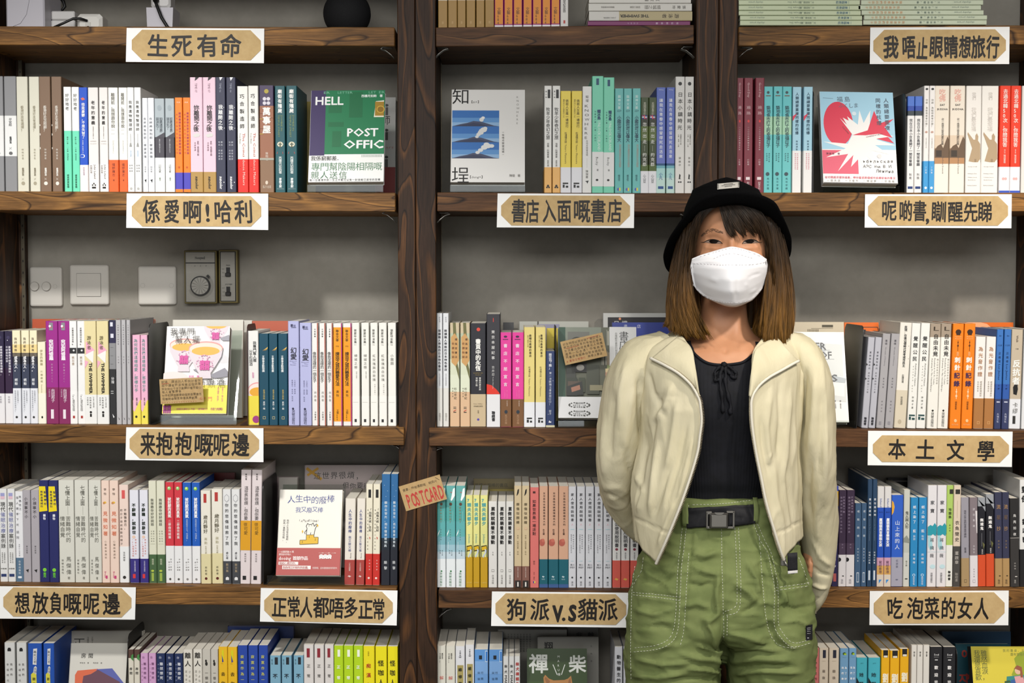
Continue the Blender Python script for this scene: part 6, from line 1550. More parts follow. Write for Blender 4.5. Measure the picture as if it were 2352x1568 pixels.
t, w, h, dp = plate('switch_plate', 'white plate with two small oval rocker switches beside the slotted track', 'light switch', 68, 613, 141.5, 704)
for fx in (.17, .53):
    q = MB()
    cx, cz = w * fx, h * .51
    q.disc(cx, cz, .0105, .0105, -dp - .0003, PLASTIC_D, 24)
    pr = [(cx + (.0088 + (.0 if abs(math.sin(a)) < .7 else 0)) * math.cos(a) * (1.0), cz + .0092 * math.sin(a)) for a in [k * math.pi / 12 for k in range(24)]]
    q.prism(list(reversed(pr)), -dp - .0032, -dp - .0002, PLASTIC)
    q.build('rocker', t)
q = MB()
q.disc(w * .79, h * .51, .0045, .0045, -dp - .0003, PLASTIC_D, 18)
q.disc(w * .79, h * .51, .0041, .0041, -dp - .0005, PLASTIC, 18)
q.build('screw_cap', t)
t, w, h, dp = plate('switch_plate', 'square white plate with one large rocker switch', 'light switch', 160, 608, 249, 700)
q = MB()
q.box((w * .185, -dp - .0003, h * .205), (w * .805, -dp, h * .79), GAP)
q.box((w * .19, -dp - .0018, h * .212), (w * .8, -dp - .0002, h * .785), PLASTIC, .0006)
q.build('rocker', t)
t, w, h, dp = plate('blank_plate', 'blank white wall plate with two screw caps beside the thermostat', 'wall plate', 317, 611, 404, 700)
for fx in (.13, .88):
    q = MB()
    q.disc(w * fx, h * .5, .005, .005, -dp - .0003, PLASTIC_D, 18)
    q.disc(w * fx, h * .5, .0046, .0046, -dp - .0005, PLASTIC, 18)
    q.build('screw_cap', t)

BRASS = mat('6d6138', 0.45, 0.35)
SILV = noisy('brushed_panel', '8d8a82', '99968d', 120.0, 0.4, 0.05, 500, .0004, (1, 1, 30))
x, z, w, h = wall_frame(424, 575, 498, 697, .022)
t = thing('thermostat', 'vintage thermostat with a silver face and round dial on the grey wall', 'thermostat', (x, WALL_Y - 0.0004, z))
q = MB()
q.box((0, -.022, 0), (w, 0, h), BRASS, .0012)
q.build('housing', t)
q = MB()
q.box((w * .035, -.0224, h * .025), (w * .955, -.0218, h * .975), '14120f')
q.box((w * .055, -.0232, h * .035), (w * .935, -.022, h * .755), SILV)
q.box((w * .055, -.0232, h * .775), (w * .935, -.022, h * .965), SILV)
q.htext('Honeywell', w * .34, w * .64, h * .862, w * .115, -.0236, '22201c', .02)
for i, s in enumerate(['·', '15', '·', '20', '·', '30', '·']):
    q.htext(s, w * (.23 + i * .085), w * (.27 + i * .085), h * .71, w * .06, -.0236, '2a2824', 0)
q.build('face_panel', t)
q = MB()
cx, cz, r = w * .505, h * .335, w * .3
q.disc(cx, cz, r * 1.32, r * 1.32, -.0234, '8a877e', 40, 200, 420)
q.build('scale_ring', t)
q = MB()
q.prism([(cx + r * math.cos(-k * math.pi / 20), cz + r * math.sin(-k * math.pi / 20)) for k in range(40)], -.03, -.0235, '1c1a17')
DIAL = mat('8d8a82', 0.35, 0.4)
q.prism([(cx + r * .87 * math.cos(-k * math.pi / 20), cz + r * .87 * math.sin(-k * math.pi / 20)) for k in range(40)], -.0315, -.0299, DIAL)
for k in range(14):
    an = k * 2 * math.pi / 14
    q.flat([(cx, cz), (cx + r * .85 * math.cos(an), cz + r * .85 * math.sin(an)), (cx + r * .85 * math.cos(an + .18), cz + r * .85 * math.sin(an + .18))], -.0317, mat('77746c', .3, .4))
q.box((cx + r * .5, -.0322, cz + r * .02), (cx + r * .8, -.0317, cz + r * .06), '33312c')
q.flat([(cx + r * .62, cz + r * .98), (cx + r * .9, cz + r * .72), (cx + r * 1.0, cz + r * .98), (cx + r * .8, cz + r * 1.16)], -.0302, '1c1a17')
q.build('dial', t)
x, z, w, h = wall_frame(503, 573.5, 546, 696, .02)
t = thing('fan_control_panel', 'narrow control panel with two black slide switches right of the thermostat', 'control panel', (x, WALL_Y - 0.0004, z))
q = MB()
q.box((0, -.02, 0), (w, 0, h), BRASS, .0012)
q.build('housing', t)
q = MB()
q.box((w * .07, -.0206, h * .03), (w * .9, -.0198, h * .97), '14120f')
q.box((w * .12, -.0212, h * .045), (w * .85, -.02, h * .955), SILV)
q.htext('FAN', w * .4, w * .6, h * .71, w * .1, -.0215, '22201c', .02)
q.htext('SYSTEM', w * .34, w * .7, h * .352, w * .1, -.0215, '22201c', .02)
for s, cz in (('HI', .64), ('MED', .57), ('LO', .5), ('HEAT', .285), ('OFF', .21), ('COOL', .14)):
    q.htext(s, w * .18, w * .32, h * cz, w * .08, -.0215, '33312c')
q.build('face_panel', t)
for cz in (.56, .2):
    q = MB()
    q.box((w * .4, -.0218, h * (cz - .055)), (w * .6, -.0205, h * (cz + .11)), '14120f')
    q.box((w * .37, -.028, h * (cz - .06)), (w * .64, -.021, h * (cz + .01)), '1e1c1a', .0008)
    q.build('slide_switch', t)

# ================================================================== devices on the top left shelf
GREYP = mat('b9b6bd', 0.4)
WHITEP = mat('c9c7c5', 0.35)
CABLE = mat('121212', 0.45)


def on_shelf(px0, px1, ytop, row, Y):
    a, b_ = at(px0, 62, Y), at(px1, 62, Y)
    zb = shelf_z(row, (a.x + b_.x) / 2) + .0004
    return a.x, zb, b_.x - a.x, at((px0 + px1) / 2, ytop, Y).z - zb


x, zb, w, h = on_shelf(14, 109, -25, 'L1', D + .05)
t = thing('router', 'tall pale grey box at the left end of the topmost shelf', 'router', (x, D + .05, zb))
q = MB()
q.box((0, 0, 0), (w * .93, .11, h), GREYP, .003)
q.build('housing', t)
q = MB()
q.tube([(w * .05, -.0006, .004), (w * .35, -.0006, .014), (w * .5, -.0006, .032), (w * .56, -.0006, .055), (w * .6, -.0006, h - .004)], .0004, '8a878e', 5)
q.build('seam', t)
x, zb, w, h = on_shelf(117, 172, 25, 'L1', D + .09)
t = thing('power_adapter', 'white power brick with a lid line behind the plug cube', 'power adapter', (x, D + .09, zb))
q = MB()
q.box((0, 0, 0), (w, .07, h * .6), WHITEP, .002)
q.build('housing', t)
q = MB()
q.box((.0005, .0005, h * .62), (w - .0005, .0695, h), WHITEP, .002)
q.build('lid', t)
x, zb, w, h = on_shelf(176, 234, 31, 'L1', D + .06)
t = thing('charger_plug', 'small glossy white charger cube with a black cable end', 'charger', (x, D + .06, zb))
q = MB()
q.box((0, 0, 0), (w, .05, h), mat('d4d2cc', .15), .006)
q.build('housing', t)
q = MB()
q.box((w * .35, -.0012, h * .05), (w * .56, .0005, h * .52), mat('c0beb8', .2), .0005)
q.box((w * .42, -.0018, h * .1), (w * .5, -.001, h * .3), '22201e')
q.build('socket', t)
q = MB()
q.tube([(w * .44, -.002, h * .58), (w * .2, -.008, h * .68), (-w * .05, -.012, h * .66), (-w * .4, -.016, h * .4), (-w * .8, -.02, .004)], .0026, CABLE)
tag(q.build('charging_cable'), 'black cable bending from the charger cube down to the shelf', 'cable').location = (x, D + .06, zb)
q = MB()
p = [at(x_, y_, D + .17) for x_, y_ in ((108, 19), (125, 20), (142, 24), (149, 15), (146, 4), (135, -10))]
q.tube(p, .0035, CABLE)
tag(q.build('power_cable'), 'thick black cable looping behind the pale grey box', 'cable')
x, zb, w, h = on_shelf(337, 398, 17, 'L1', D + .07)
t = thing('wall_adapter', 'grey block adapter topped by a white plug, black cable down its front', 'power adapter', (x, D + .07, zb))
q = MB()
q.add([(w * .02, 0, .003), (w * .96, 0, .003), (w, 0, h), (-w * .01, 0, h), (w * .02, .06, .003), (w * .96, .06, .003), (w, .06, h), (-w * .01, .06, h)], [(0, 1, 2, 3), (5, 4, 7, 6), (4, 0, 3, 7), (1, 5, 6, 2), (3, 2, 6, 7), (4, 5, 1, 0)], GREYP)
q.box((w * .06, .004, 0), (w * .92, .055, .003), '7a787e')
q.build('housing', t)
q = MB()
q.box((w * .14, .004, h), (w * .88, .05, h + .028), WHITEP, .004)
q.tube([(w * .36, .003, h + .014), (w * .36, -.003, h + .014)], .006, '22201e', 12)
q.build('plug', t)
q = MB()
q.tube([(w * .36, -.004, h + .014), (w * .42, -.01, h + .004), (w * .62, -.014, h * .55), (w * .86, -.016, h * .15), (w * 1.02, -.014, .003)], .0033, CABLE)
tag(q.build('adapter_cable'), 'black cable running diagonally down from the white plug', 'cable').location = (x, D + .07, zb)

# round smart speaker
Ys = D + .1
c = at(797, 10, Ys)
r = (851 - 743) / 2 / F * Ys
zb = shelf_z('L1', c.x)
FABRIC = noisy('speaker_fabric', '0d0d0e', '1c1c1e', 900.0, 0.8, 0.6, 1400.0, .0006)
t = thing('smart_speaker', 'black fabric ball speaker on the topmost shelf of the left bay', 'speaker', (c.x, Ys, zb + .0004))
q = MB()
rows = []
cz = r * .9
for i in range(19):
    an = -math.acos(.9) - .0 + 0
for i in range(20):
    zz = .004 + (cz + r - .004) * i / 19
    rr = math.sqrt(max(r * r - (zz - cz) ** 2, 1e-8))
    rows.append([(rr * math.cos(k * math.pi / 20), rr * math.sin(k * math.pi / 20), zz) for k in range(40)])
q.grid(rows, FABRIC, True)
q.build('fabric_shell', t)
q = MB()
q.prism([(r * .5 * math.cos(-k * math.pi / 12), .002 + .002 * math.sin(-k * math.pi / 12)) for k in range(24)], -r * .3, r * .3, '0e0e0e')
q.build('rubber_base', t)

# ================================================================== the person
from mathutils import noise as _noise
YP = 2.60
person = thing('person', 'person in black bucket hat, white mask, cream jacket and green trousers, hands behind back', 'person', (at(1665, 800, YP).x, YP, 0))


def attach(o, parent=None):
    """keep world coordinates while parented"""
    parent = parent or person
    o.parent = parent
    base = person.location
    o.matrix_parent_inverse = Matrix.Translation(base).inverted() if parent is person else Matrix.Identity(4)
    return o


def wpart(b, name, parent=None):
    return attach(b.build(name), parent)


def interp(keys, y):
    """keys: sorted [(y, a, b, ...)] -> smooth values at y"""
    ks = np.array(keys, float)
    return [float(np.interp(y, ks[:, 0], ks[:, i])) for i in range(1, ks.shape[1])]


def smooth_interp(keys, y):
    ks = np.array(keys, float)
    x = ks[:, 0]
    if y <= x[0]:
        return list(ks[0, 1:])
    if y >= x[-1]:
        return list(ks[-1, 1:])
    i = int(np.searchsorted(x, y)) - 1
    t = (y - x[i]) / (x[i + 1] - x[i])
    p1, p2 = ks[i, 1:], ks[i + 1, 1:]
    h = x[i + 1] - x[i]
    m1 = (ks[i + 1, 1:] - ks[i - 1, 1:]) / (x[i + 1] - x[i - 1]) * h if i > 0 else (p2 - p1)
    m2 = (ks[i + 2, 1:] - ks[i, 1:]) / (x[i + 2] - x[i]) * h if i + 2 < len(x) else (p2 - p1)
    return list((2 * t**3 - 3 * t**2 + 1) * p1 + (t**3 - 2 * t**2 + t) * m1 + (-2 * t**3 + 3 * t**2) * p2 + (t**3 - t**2) * m2)


def zrow(py, Y=YP):
    return at(1665, py, Y).z


def xcol(px, py, Y=YP):
    return at(px, py, Y).x


def sgnpow(c, e):
    return math.copysign(abs(c) ** e, c)


def loft_ring(xc, yc, z, a, b, n, e):
    ring = []
    for k in range(n):
        t = 2 * math.pi * k / n
        ring.append((xc + a * sgnpow(math.cos(t), e), yc - b * sgnpow(math.sin(t), e), z))
    return ring


def loft(b, keys, material, n=48, step=6, e=0.9):
    """keys: (py, px left, px right, half depth, centre depth)"""
    rows = []
    y = keys[0][0]
    ys = list(np.arange(keys[0][0], keys[-1][0], step)) + [keys[-1][0]]
    for y in ys:
        L, R, dp, yc = smooth_interp(keys, y)
        xl, xr = xcol(L, y), xcol(R, y)
        rows.append(loft_ring((xl + xr) / 2, yc, zrow(y), (xr - xl) / 2, dp, n, e))
    b.grid(rows, material, True)
    for r, flip in ((rows[0], True), (rows[-1], False)):
        b.add(r, [tuple(range(n)) if not flip else tuple(range(n - 1, -1, -1))], material, True)


def remeshed(b, voxel, smooth=4, sub=None):
    """one continuous surface from overlapping closed pieces"""
    me = b.mesh('form')
    o = bpy.data.objects.new('form', me)
    COL.objects.link(o)
    md = o.modifiers.new('r', 'REMESH')
    md.mode = 'VOXEL'
    md.voxel_size = voxel
    if smooth:
        sm = o.modifiers.new('s', 'SMOOTH')
        sm.factor = 0.5
        sm.iterations = smooth
    out = bpy.data.meshes.new_from_object(o.evaluated_get(bpy.context.evaluated_depsgraph_get()))
    bpy.data.objects.remove(o)
    return out


def co_of(me):
    a = np.empty(len(me.vertices) * 3, np.float32)
    me.vertices.foreach_get('co', a)
    return a.reshape(-1, 3).astype(float)


def no_of(me):
    a = np.empty(len(me.vertices) * 3, np.float32)
    me.vertices.foreach_get('normal', a)
    return a.reshape(-1, 3).astype(float)


def set_co(me, co):
    me.vertices.foreach_set('co', co.astype(np.float32).ravel())
    me.update()


def seg_dist(p, pts):
    """distance (px) of points p (N,2) to a polyline, and the fraction along it"""
    best = np.full(len(p), 1e9)
    frac = np.zeros(len(p))
    pts = np.array(pts, float)
    nseg = len(pts) - 1
    for i in range(nseg):
        a, d = pts[i], pts[i + 1] - pts[i]
        t = np.clip(((p - a) @ d) / max(d @ d, 1e-9), 0, 1)
        q = np.hypot(*(p - a - t[:, None] * d).T)
        m = q < best
        best[m] = q[m]
        frac[m] = (i + t[m]) / nseg
    return best, frac


def sculpt(me, creases, facing=0.25):
    """creases: (polyline px, width px, height m): ridges (+) and grooves (-) on the side towards the viewer"""
    co, no = co_of(me), no_of(me)
    px = to_px(co)
    front = np.clip((facing - no[:, 1]) / 0.3, 0, 1)
    disp = np.zeros(len(co))
    for pts, wd, amp in creases:
        d, f = seg_dist(px, pts)
        taper = np.clip(np.minimum(f, 1 - f) * 5 + 0.25, 0, 1)
        disp += amp * np.exp(-(d / wd) ** 2) * taper
    set_co(me, co + no * (disp * front)[:, None])


def wrinkle(me, amp, scale, stretch=(1, 1, 1), seed=0.0, power=1.0):
    co, no = co_of(me), no_of(me)
    s = np.array(stretch) * scale
    d = np.array([_noise.noise(Vector(tuple(c * s + seed))) for c in co])
    d = np.sign(d) * np.abs(d) ** power if power > 0 else (1 - np.abs(d) * 2.4) ** 3 - .4
    set_co(me, co + no * (d * amp)[:, None])


def bvh_of(me):
    return BVHTree.FromPolygons([tuple(v.co) for v in me.vertices], [tuple(p.vertices) for p in me.polygons])


def surf(bvh, px, py, off=0.0, fallback=None):
    d = ray(px, py).normalized()
    hit = bvh.ray_cast(Vector((0, 0, CAM_Z)), d)
    if hit[0] is None:
        return at(px, py, fallback if fallback else YP - .1)
    n = hit[1] if hit[1].dot(d) < 0 else -hit[1]
    return hit[0] + n * off


def densify(pts, step):
    out = []
    for (x0, y0), (x1, y1) in zip(pts, pts[1:]):
        n = max(1, int(math.hypot(x1 - x0, y1 - y0) / step))
        out += [(x0 + (x1 - x0) * i / n, y0 + (y1 - y0) * i / n) for i in range(n)]
    return out + [pts[-1]]


def curve_pts(pts, n=8):
    """Catmull-Rom through 2-D or 3-D points"""
    P = [np.array(p, float) for p in pts]
    P = [2 * P[0] - P[1]] + P + [2 * P[-1] - P[-2]]
    out = []
    for i in range(1, len(P) - 2):
        for k in range(n):
            t = k / n
            out.append(tuple(0.5 * (2 * P[i] + (P[i + 1] - P[i - 1]) * t + (2 * P[i - 1] - 5 * P[i] + 4 * P[i + 1] - P[i + 2]) * t * t + (3 * P[i] - P[i - 1] - 3 * P[i + 1] + P[i + 2]) * t**3)))
    return out + [tuple(P[-2])]


def mesh_object(me, name, material, parent=None, smooth=True):
    me.materials.clear()
    me.materials.append(material)
    if smooth:
        me.polygons.foreach_set('use_smooth', [True] * len(me.polygons))
    o = bpy.data.objects.new(name, me)
    COL.objects.link(o)
    return attach(o, parent)


# ---------------------------------------------------------------- body
SKIN, _nt, _b = node_mat('skin', 0.5, 0.35)
_b.inputs['Subsurface Weight'].default_value = 0.12
_b.inputs['Subsurface Radius'].default_value = (0.012, 0.005, 0.003)
_tc = N(_nt, 'ShaderNodeTexCoord')
_n = N(_nt, 'ShaderNodeTexNoise', Scale=28.0, Detail=3.0)
_nt.links.new(_tc.outputs['Object'], _n.inputs['Vector'])
_nt.links.new(ramp(_nt, _n.outputs['Fac'], [(0.3, 'b5805d'), (0.7, 'bf8b69')]), _b.inputs['Base Color'])

body = MB()
HX, HY = xcol(1676, 580, YP), YP
ZC, ZT = zrow(702, 2.55), zrow(430, YP)
HZ, HH = (ZC + ZT) / 2, (ZT - ZC) / 2
rows = []
nr, nc = 64, 84
for i in range(nr + 1):
    ph = -math.pi / 2 + math.pi * i / nr
    t = math.sin(ph)
    rr = math.cos(ph)
    ring = []
    for k in range(nc):
        th = 2 * math.pi * k / nc
        cx, cy = math.cos(th), math.sin(th)          # cy>0 = face
        wx = 0.0715
        dy = 0.094 if cy > 0 else 0.098
        if t < 0:                                    # jaw narrows to the chin
            wx *= 1 - 0.30 * abs(t) ** 2.2
            dy *= 1 - 0.12 * abs(t) ** 2 if cy > 0 else 1 - 0.30 * abs(t) ** 1.5
        r2 = rr ** 0.86
        x = wx * sgnpow(cx, 0.94) * r2
        y = -dy * sgnpow(cy, 0.92) * r2
        if cy > 0 and t < 0:
            y -= 0.012 * abs(t) ** 2 * cy
        ring.append((HX + x, HY + y, HZ + t * HH))
    rows.append(ring)
body.grid(rows, SKIN, True)
# ears
for sgn in (-1, 1):
    body.tube([(HX + sgn * .068, HY + .012, HZ - .022), (HX + sgn * .078, HY + .018, HZ - .004), (HX + sgn * .08, HY + .022, HZ + .016), (HX + sgn * .072, HY + .014, HZ + .026)], [.006, .01, .011, .006], SKIN, 10)
# neck and torso
loft(body, [(668, 1618, 1718, .045, YP + .03), (720, 1613, 1721, .048, YP + .03), (752, 1606, 1728, .052, YP + .028), (776, 1580, 1750, .06, YP + .024), (792, 1530, 1800, .072, YP + .016), (806, 1500, 1832, .082, YP + .01), (850, 1492, 1840, .094, YP + .004), (920, 1498, 1832, .098, YP), (1000, 1516, 1810, .086, YP), (1100, 1545, 1780, .07, YP), (1200, 1530, 1790, .07, YP), (1300, 1490, 1830, .1, YP), (1400, 1482, 1838, .095, YP), (1440, 1500, 1820, .08, YP)], SKIN, 56, 8)
# shoulders, arms bent behind the back, hands
def limb(path, radii):
    pts = [Vector(p) for p in path]
    P = curve_pts([(*p, r) for p, r in zip([tuple(q) for q in pts], radii)], 6)
    body.tube([q[:3] for q in P], [q[3] for q in P], SKIN, 14)


def WP(px, py, Y):
    return tuple(at(px, py, Y))


HAND_Y = YP + .165
limb([WP(1520, 822, YP + .01), WP(1462, 850, YP + .015), WP(1434, 950, YP + .04), WP(1420, 1060, YP + .07)], [.04, .036, .031, .026])
limb([WP(1420, 1060, YP + .07), WP(1440, 1130, YP + .11), WP(1500, 1205, YP + .15), WP(1560, 1255, HAND_Y)], [.026, .026, .022, .017])
limb([WP(1812, 822, YP + .01), WP(1856, 850, YP + .015), WP(1868, 950, YP + .03), WP(1874, 1060, YP + .06)], [.04, .036, .031, .026])
limb([WP(1874, 1060, YP + .06), WP(1880, 1140, YP + .09), WP(1872, 1215, YP + .11), WP(1862, 1258, YP + .115)], [.026, .026, .022, .017])
# left hand rests flat behind the back
limb([WP(1556, 1252, HAND_Y), WP(1590, 1268, HAND_Y + .002), WP(1622, 1280, HAND_Y)], [.017, .023, .021])
for k, (dx, dy, L) in enumerate(((1640, 1262, .062), (1648, 1278, .07), (1644, 1294, .066), (1632, 1306, .052))):
    p0 = Vector(WP(1606 + k * 2, 1268 + k * 9, HAND_Y - .002))
    d = (Vector(WP(dx + 30, dy + 12, HAND_Y - .006)) - p0).normalized()
    limb([p0, p0 + d * L * .45, p0 + d * L * .75 + Vector((0, -.006, -.002)), p0 + d * L + Vector((0, -.014, -.004))], [.0088, .0082, .0075, .0055])
p0 = Vector(WP(1580, 1258, HAND_Y - .004))
limb([p0, p0 + Vector((.022, -.006, .016)), p0 + Vector((.04, -.012, .022))], [.0098, .0088, .0062])
# right hand tucked at the hip: fingertips curl out beside the jacket hem
limb([WP(1862, 1256, YP + .115), WP(1860, 1284, YP + .112), WP(1856, 1306, YP + .105)], [.017, .022, .02])
for k in range(4):
    p0 = Vector(WP(1855 - k * 0.5, 1268 + k * 13, YP + .1))
    L = (.055, .062, .058, .046)[k]
    limb([p0, p0 + Vector((-.006, -.02, .0)), p0 + Vector((-.008, -.036, -.001)), p0 + Vector((-.003, -.036 - L * .3, -.003))], [.0086, .008, .0074, .0055])
p0 = Vector(WP(1862, 1262, YP + .1))
limb([p0, p0 + Vector((.006, -.02, .008)), p0 + Vector((.002, -.042, .012))], [.0096, .0086, .0062])
# legs and feet
for sg, xa in ((-1, 1552), (1, 1764)):
    xk = xcol(xa, 1450)
    limb([(xk - sg * .01, YP, zrow(1390)), (xk, YP, zrow(1560)), (xk, YP + .01, .44), (xk, YP + .02, .28), (xk + sg * .01, YP + .03, .09), (xk + sg * .01, YP + .03, .05)], [.066, .06, .046, .042, .033, .032])
    limb([(xk + sg * .01, YP + .05, .04), (xk + sg * .015, YP - .04, .035), (xk + sg * .02, YP - .13, .026)], [.03, .034, .022])
me_body = remeshed(body, 0.003, 5)
# face modelling
sculpt(me_body, [
    ([(1620, 556), (1640, 554), (1660, 559)], 13, -.0045),          # eye hollows
    ([(1702, 559), (1722, 554), (1742, 557)], 13, -.0045),
    ([(1681, 540), (1681, 575), (1680, 610)], 9, .007),             # bridge and nose
    ([(1680, 606), (1680, 622)], 10, .010),
    ([(1616, 566), (1638, 569), (1660, 567)], 3.6, .0022),          # smiling lower lids
    ([(1704, 567), (1724, 569), (1744, 566)], 3.6, .0022),
    ([(1614, 550), (1632, 544), (1650, 547), (1662, 555)], 2.6, -.0016),
    ([(1701, 555), (1712, 546), (1730, 544), (1746, 551)], 2.6, -.0016),
    ([(1614, 541), (1634, 531), (1660, 535)], 6, .0022),            # brow
    ([(1702, 535), (1728, 530), (1748, 540)], 6, .0022),
    ([(1606, 590), (1625, 596)], 16, .004), ([(1735, 596), (1752, 590)], 16, .004),
    ([(1660, 656), (1680, 654), (1702, 656)], 4, .004), ([(1663, 664), (1680, 666), (1699, 664)], 4, .004), ([(1658, 660), (1703, 660)], 2, -.003),
    ([(1640, 800), (1608, 788)], 9, .0015), ([(1694, 800), (1728, 790)], 9, .003), ([(1660, 806), (1672, 806)], 6, -.003),
    ([(1632, 720), (1652, 790)], 9, .0015), ([(1704, 720), (1684, 790)], 9, .0015),
])
mesh_object(me_body, 'body', SKIN)
BV = bvh_of(me_body)

# ---------------------------------------------------------------- eyes and brows
DARK = mat('17100d', 0.25)
LASH = mat('15100e', 0.6)


def lens(bvh, upper, lower, off, m, b):
    n = 14
    U = [np.array(p) for p in curve_pts(upper, 6)]
    Lw = [np.array(p) for p in curve_pts(lower, 6)]
    U = [U[int(i * (len(U) - 1) / n)] for i in range(n + 1)]
    Lw = [Lw[int(i * (len(Lw) - 1) / n)] for i in range(n + 1)]
    rows = []
    for s in (0, .35, .65, 1):
        rows.append([surf(bvh, *(u * (1 - s) + l * s), off + .0007 * math.sin(math.pi * s)) for u, l in zip(U, Lw)])
    b.grid(rows, m)


for nm, up, lo, ir in (('eye', [(1617, 556.5), (1628, 551.5), (1640, 550), (1652, 553.5), (1660.5, 559)], [(1617, 556.5), (1630, 558.5), (1643, 559.5), (1653, 559.6), (1660.5, 559)], (1640, 555)),
                       ('eye', [(1703.5, 559.5), (1711, 553), (1722, 550), (1733, 551.5), (1744, 557)], [(1703.5, 559.5), (1712, 559.6), (1722, 559.2), (1733, 558.2), (1744, 557)], (1721, 554.6))):
    q = MB()
    lens(BV, up, lo, .0008, mat('8f7a6c', .3), q)
    o = wpart(q, nm)
    q = MB()
    iu = [(ir[0] - 11, ir[1] - .5), (ir[0] - 6, ir[1] - 4), (ir[0], ir[1] - 4.8), (ir[0] + 6, ir[1] - 4), (ir[0] + 11, ir[1] - .5)]
    il = [(ir[0] - 11, ir[1] - .5), (ir[0] - 6, ir[1] + 3.6), (ir[0], ir[1] + 4.2), (ir[0] + 6, ir[1] + 3.8), (ir[0] + 11, ir[1] - .5)]
    lens(BV, iu, il, .0013, DARK, q)
    q2 = MB()
    attach(q.build('iris'), o)
    P = curve_pts(up, 6)
    n = len(P)
    q2.tube([surf(BV, x, y, .0014) for x, y in P], [.0004 + .0006 * math.sin(math.pi * i / (n - 1)) for i in range(n)], LASH, 6)
    outer = (P[0], (P[0][0] - 6, P[0][1] - .5)) if ir[0] < 1680 else (P[-1], (P[-1][0] + 6, P[-1][1] - .5))
    q2.tube([surf(BV, *outer[0], .0012), surf(BV, *outer[1], .001)], [.0005, .0002], LASH, 6)
    attach(q2.build('lash_line'), o)
BROW = mat('745a45', 0.8)
for br in ([(1613, 542.5), (1622, 534.5), (1634, 529.5), (1648, 530), (1661, 534)], [(1702, 534), (1716, 529.5), (1730, 530), (1744, 536)]):
    q = MB()
    P = densify(curve_pts(br, 6), 1.5)
    for i, (x, y) in enumerate(P):
        f = i / len(P)
        wd = 4.2 * math.sin(math.pi * min(max(f, .08), .92)) ** .6
        for k in range(7):
            yy = y + rnd.uniform(-wd, wd)
            q.tube([surf(BV, x, yy, .0003), surf(BV, x + (3.5 if f > .5 else 2) * (1 if br[0][0] > 1680 else -1), yy - 1.6 + 2 * f, .0007)], [.00024, .00008], BROW, 4)
    wpart(q, 'eyebrow')

# ---------------------------------------------------------------- face mask
MASKM, _nt, _b = node_mat('mask_fabric', 0.8, 0.2)
_b.inputs['Base Color'].default_value = lin('e9e8ea')
_n = N(_nt, 'ShaderNodeTexNoise', Scale=900.0, Detail=2.0)
_bp = N(_nt, 'ShaderNodeBump', Strength=0.15, Distance=0.0004)
_nt.links.new(_n.outputs['Fac'], _bp.inputs['Height'])
_nt.links.new(_bp.outputs[0], _b.inputs['Normal'])
top_c = curve_pts([(1590, 595), (1608, 586), (1637, 577), (1663, 569.5), (1681, 566), (1700, 569), (1718, 574), (1741, 582), (1761, 595)], 8)
bot_c = curve_pts([(1594, 657), (1606, 671), (1633, 689), (1660, 701), (1680, 705), (1698, 703), (1724, 691), (1745, 671), (1756, 652)], 8)
xL = [(0, 1590), (.25, 1586), (.5, 1586), (.75, 1590), (1, 1594)]
xR = [(0, 1761), (.25, 1763.5), (.5, 1762), (.75, 1759), (1, 1756)]


def mask_pt(u, v, off=0.0):
    i = u * (len(top_c) - 1)
    t = np.array(top_c[int(round(i))]), np.array(bot_c[int(round(i))])
    py = t[0][1] * (1 - v) + t[1][1] * v
    pxl = t[0][0] * (1 - v) + t[1][0] * v
    l, r = np.interp(v, *zip(*xL)), np.interp(v, *zip(*xR))
    pxe = l + (r - l) * (pxl - (t[0][0] if 0 else 1590 + 4 * v)) / ((1761 - 5 * v) - (1590 + 4 * v))
    s = abs(2 * (pxe - l) / (r - l) - 1 - 0.06)
    s = min(s, 1.0)
    yc = np.interp(v, [0, .18, .35, .55, .75, .92, 1], [YP - .102, YP - .118, YP - .134, YP - .137, YP - .13, YP - .112, YP - .098])
    ye = np.interp(v, [0, .2, .6, 1], [YP - .078, YP - .07, YP - .06, YP - .052])
    Y = ye + (yc - ye) * (1 - s ** 1.45)
    return at(pxe, py, Y - off)


q = MB()
nu, nv = len(top_c), 34
q.grid([[mask_pt(k / (nu - 1), j / nv) for k in range(nu)] for j in range(nv + 1)], MASKM)
me_mask = q.mesh('face_mask')
sculpt(me_mask, [
    ([(1588, 603), (1620, 602), (1660, 604), (1700, 604.5), (1740, 603), (1762, 598)], 2.4, -.002),
    ([(1594, 600), (1640, 607), (1680, 609), (1730, 608), (1758, 600)], 3, .0012),
    ([(1690, 606), (1693, 640), (1690, 690)], 4, .0022),
    ([(1684, 568), (1689, 602)], 3, .002),
    ([(1596, 660), (1620, 683), (1660, 694), (1694, 696), (1726, 688), (1752, 660)], 2.2, -.0018),
    ([(1716, 640), (1730, 632), (1746, 628)], 3, .0016), ([(1722, 672), (1738, 664)], 3, -.0012), ([(1630, 640), (1650, 646)], 5, -.0012),
    ([(1636, 586), (1680, 578)], 3, .0008), ([(1712, 650), (1716, 658)], 2.5, -.002),
], 0.9)
mask_o = mesh_object(me_mask, 'face_mask', MASKM)
md = mask_o.modifiers.new('thickness', 'SOLIDIFY')
md.thickness = 0.0012
md.offset = 1
MB_V = bvh_of(me_mask)
q = MB()
SEAM = mat('e0dcde', 0.8)
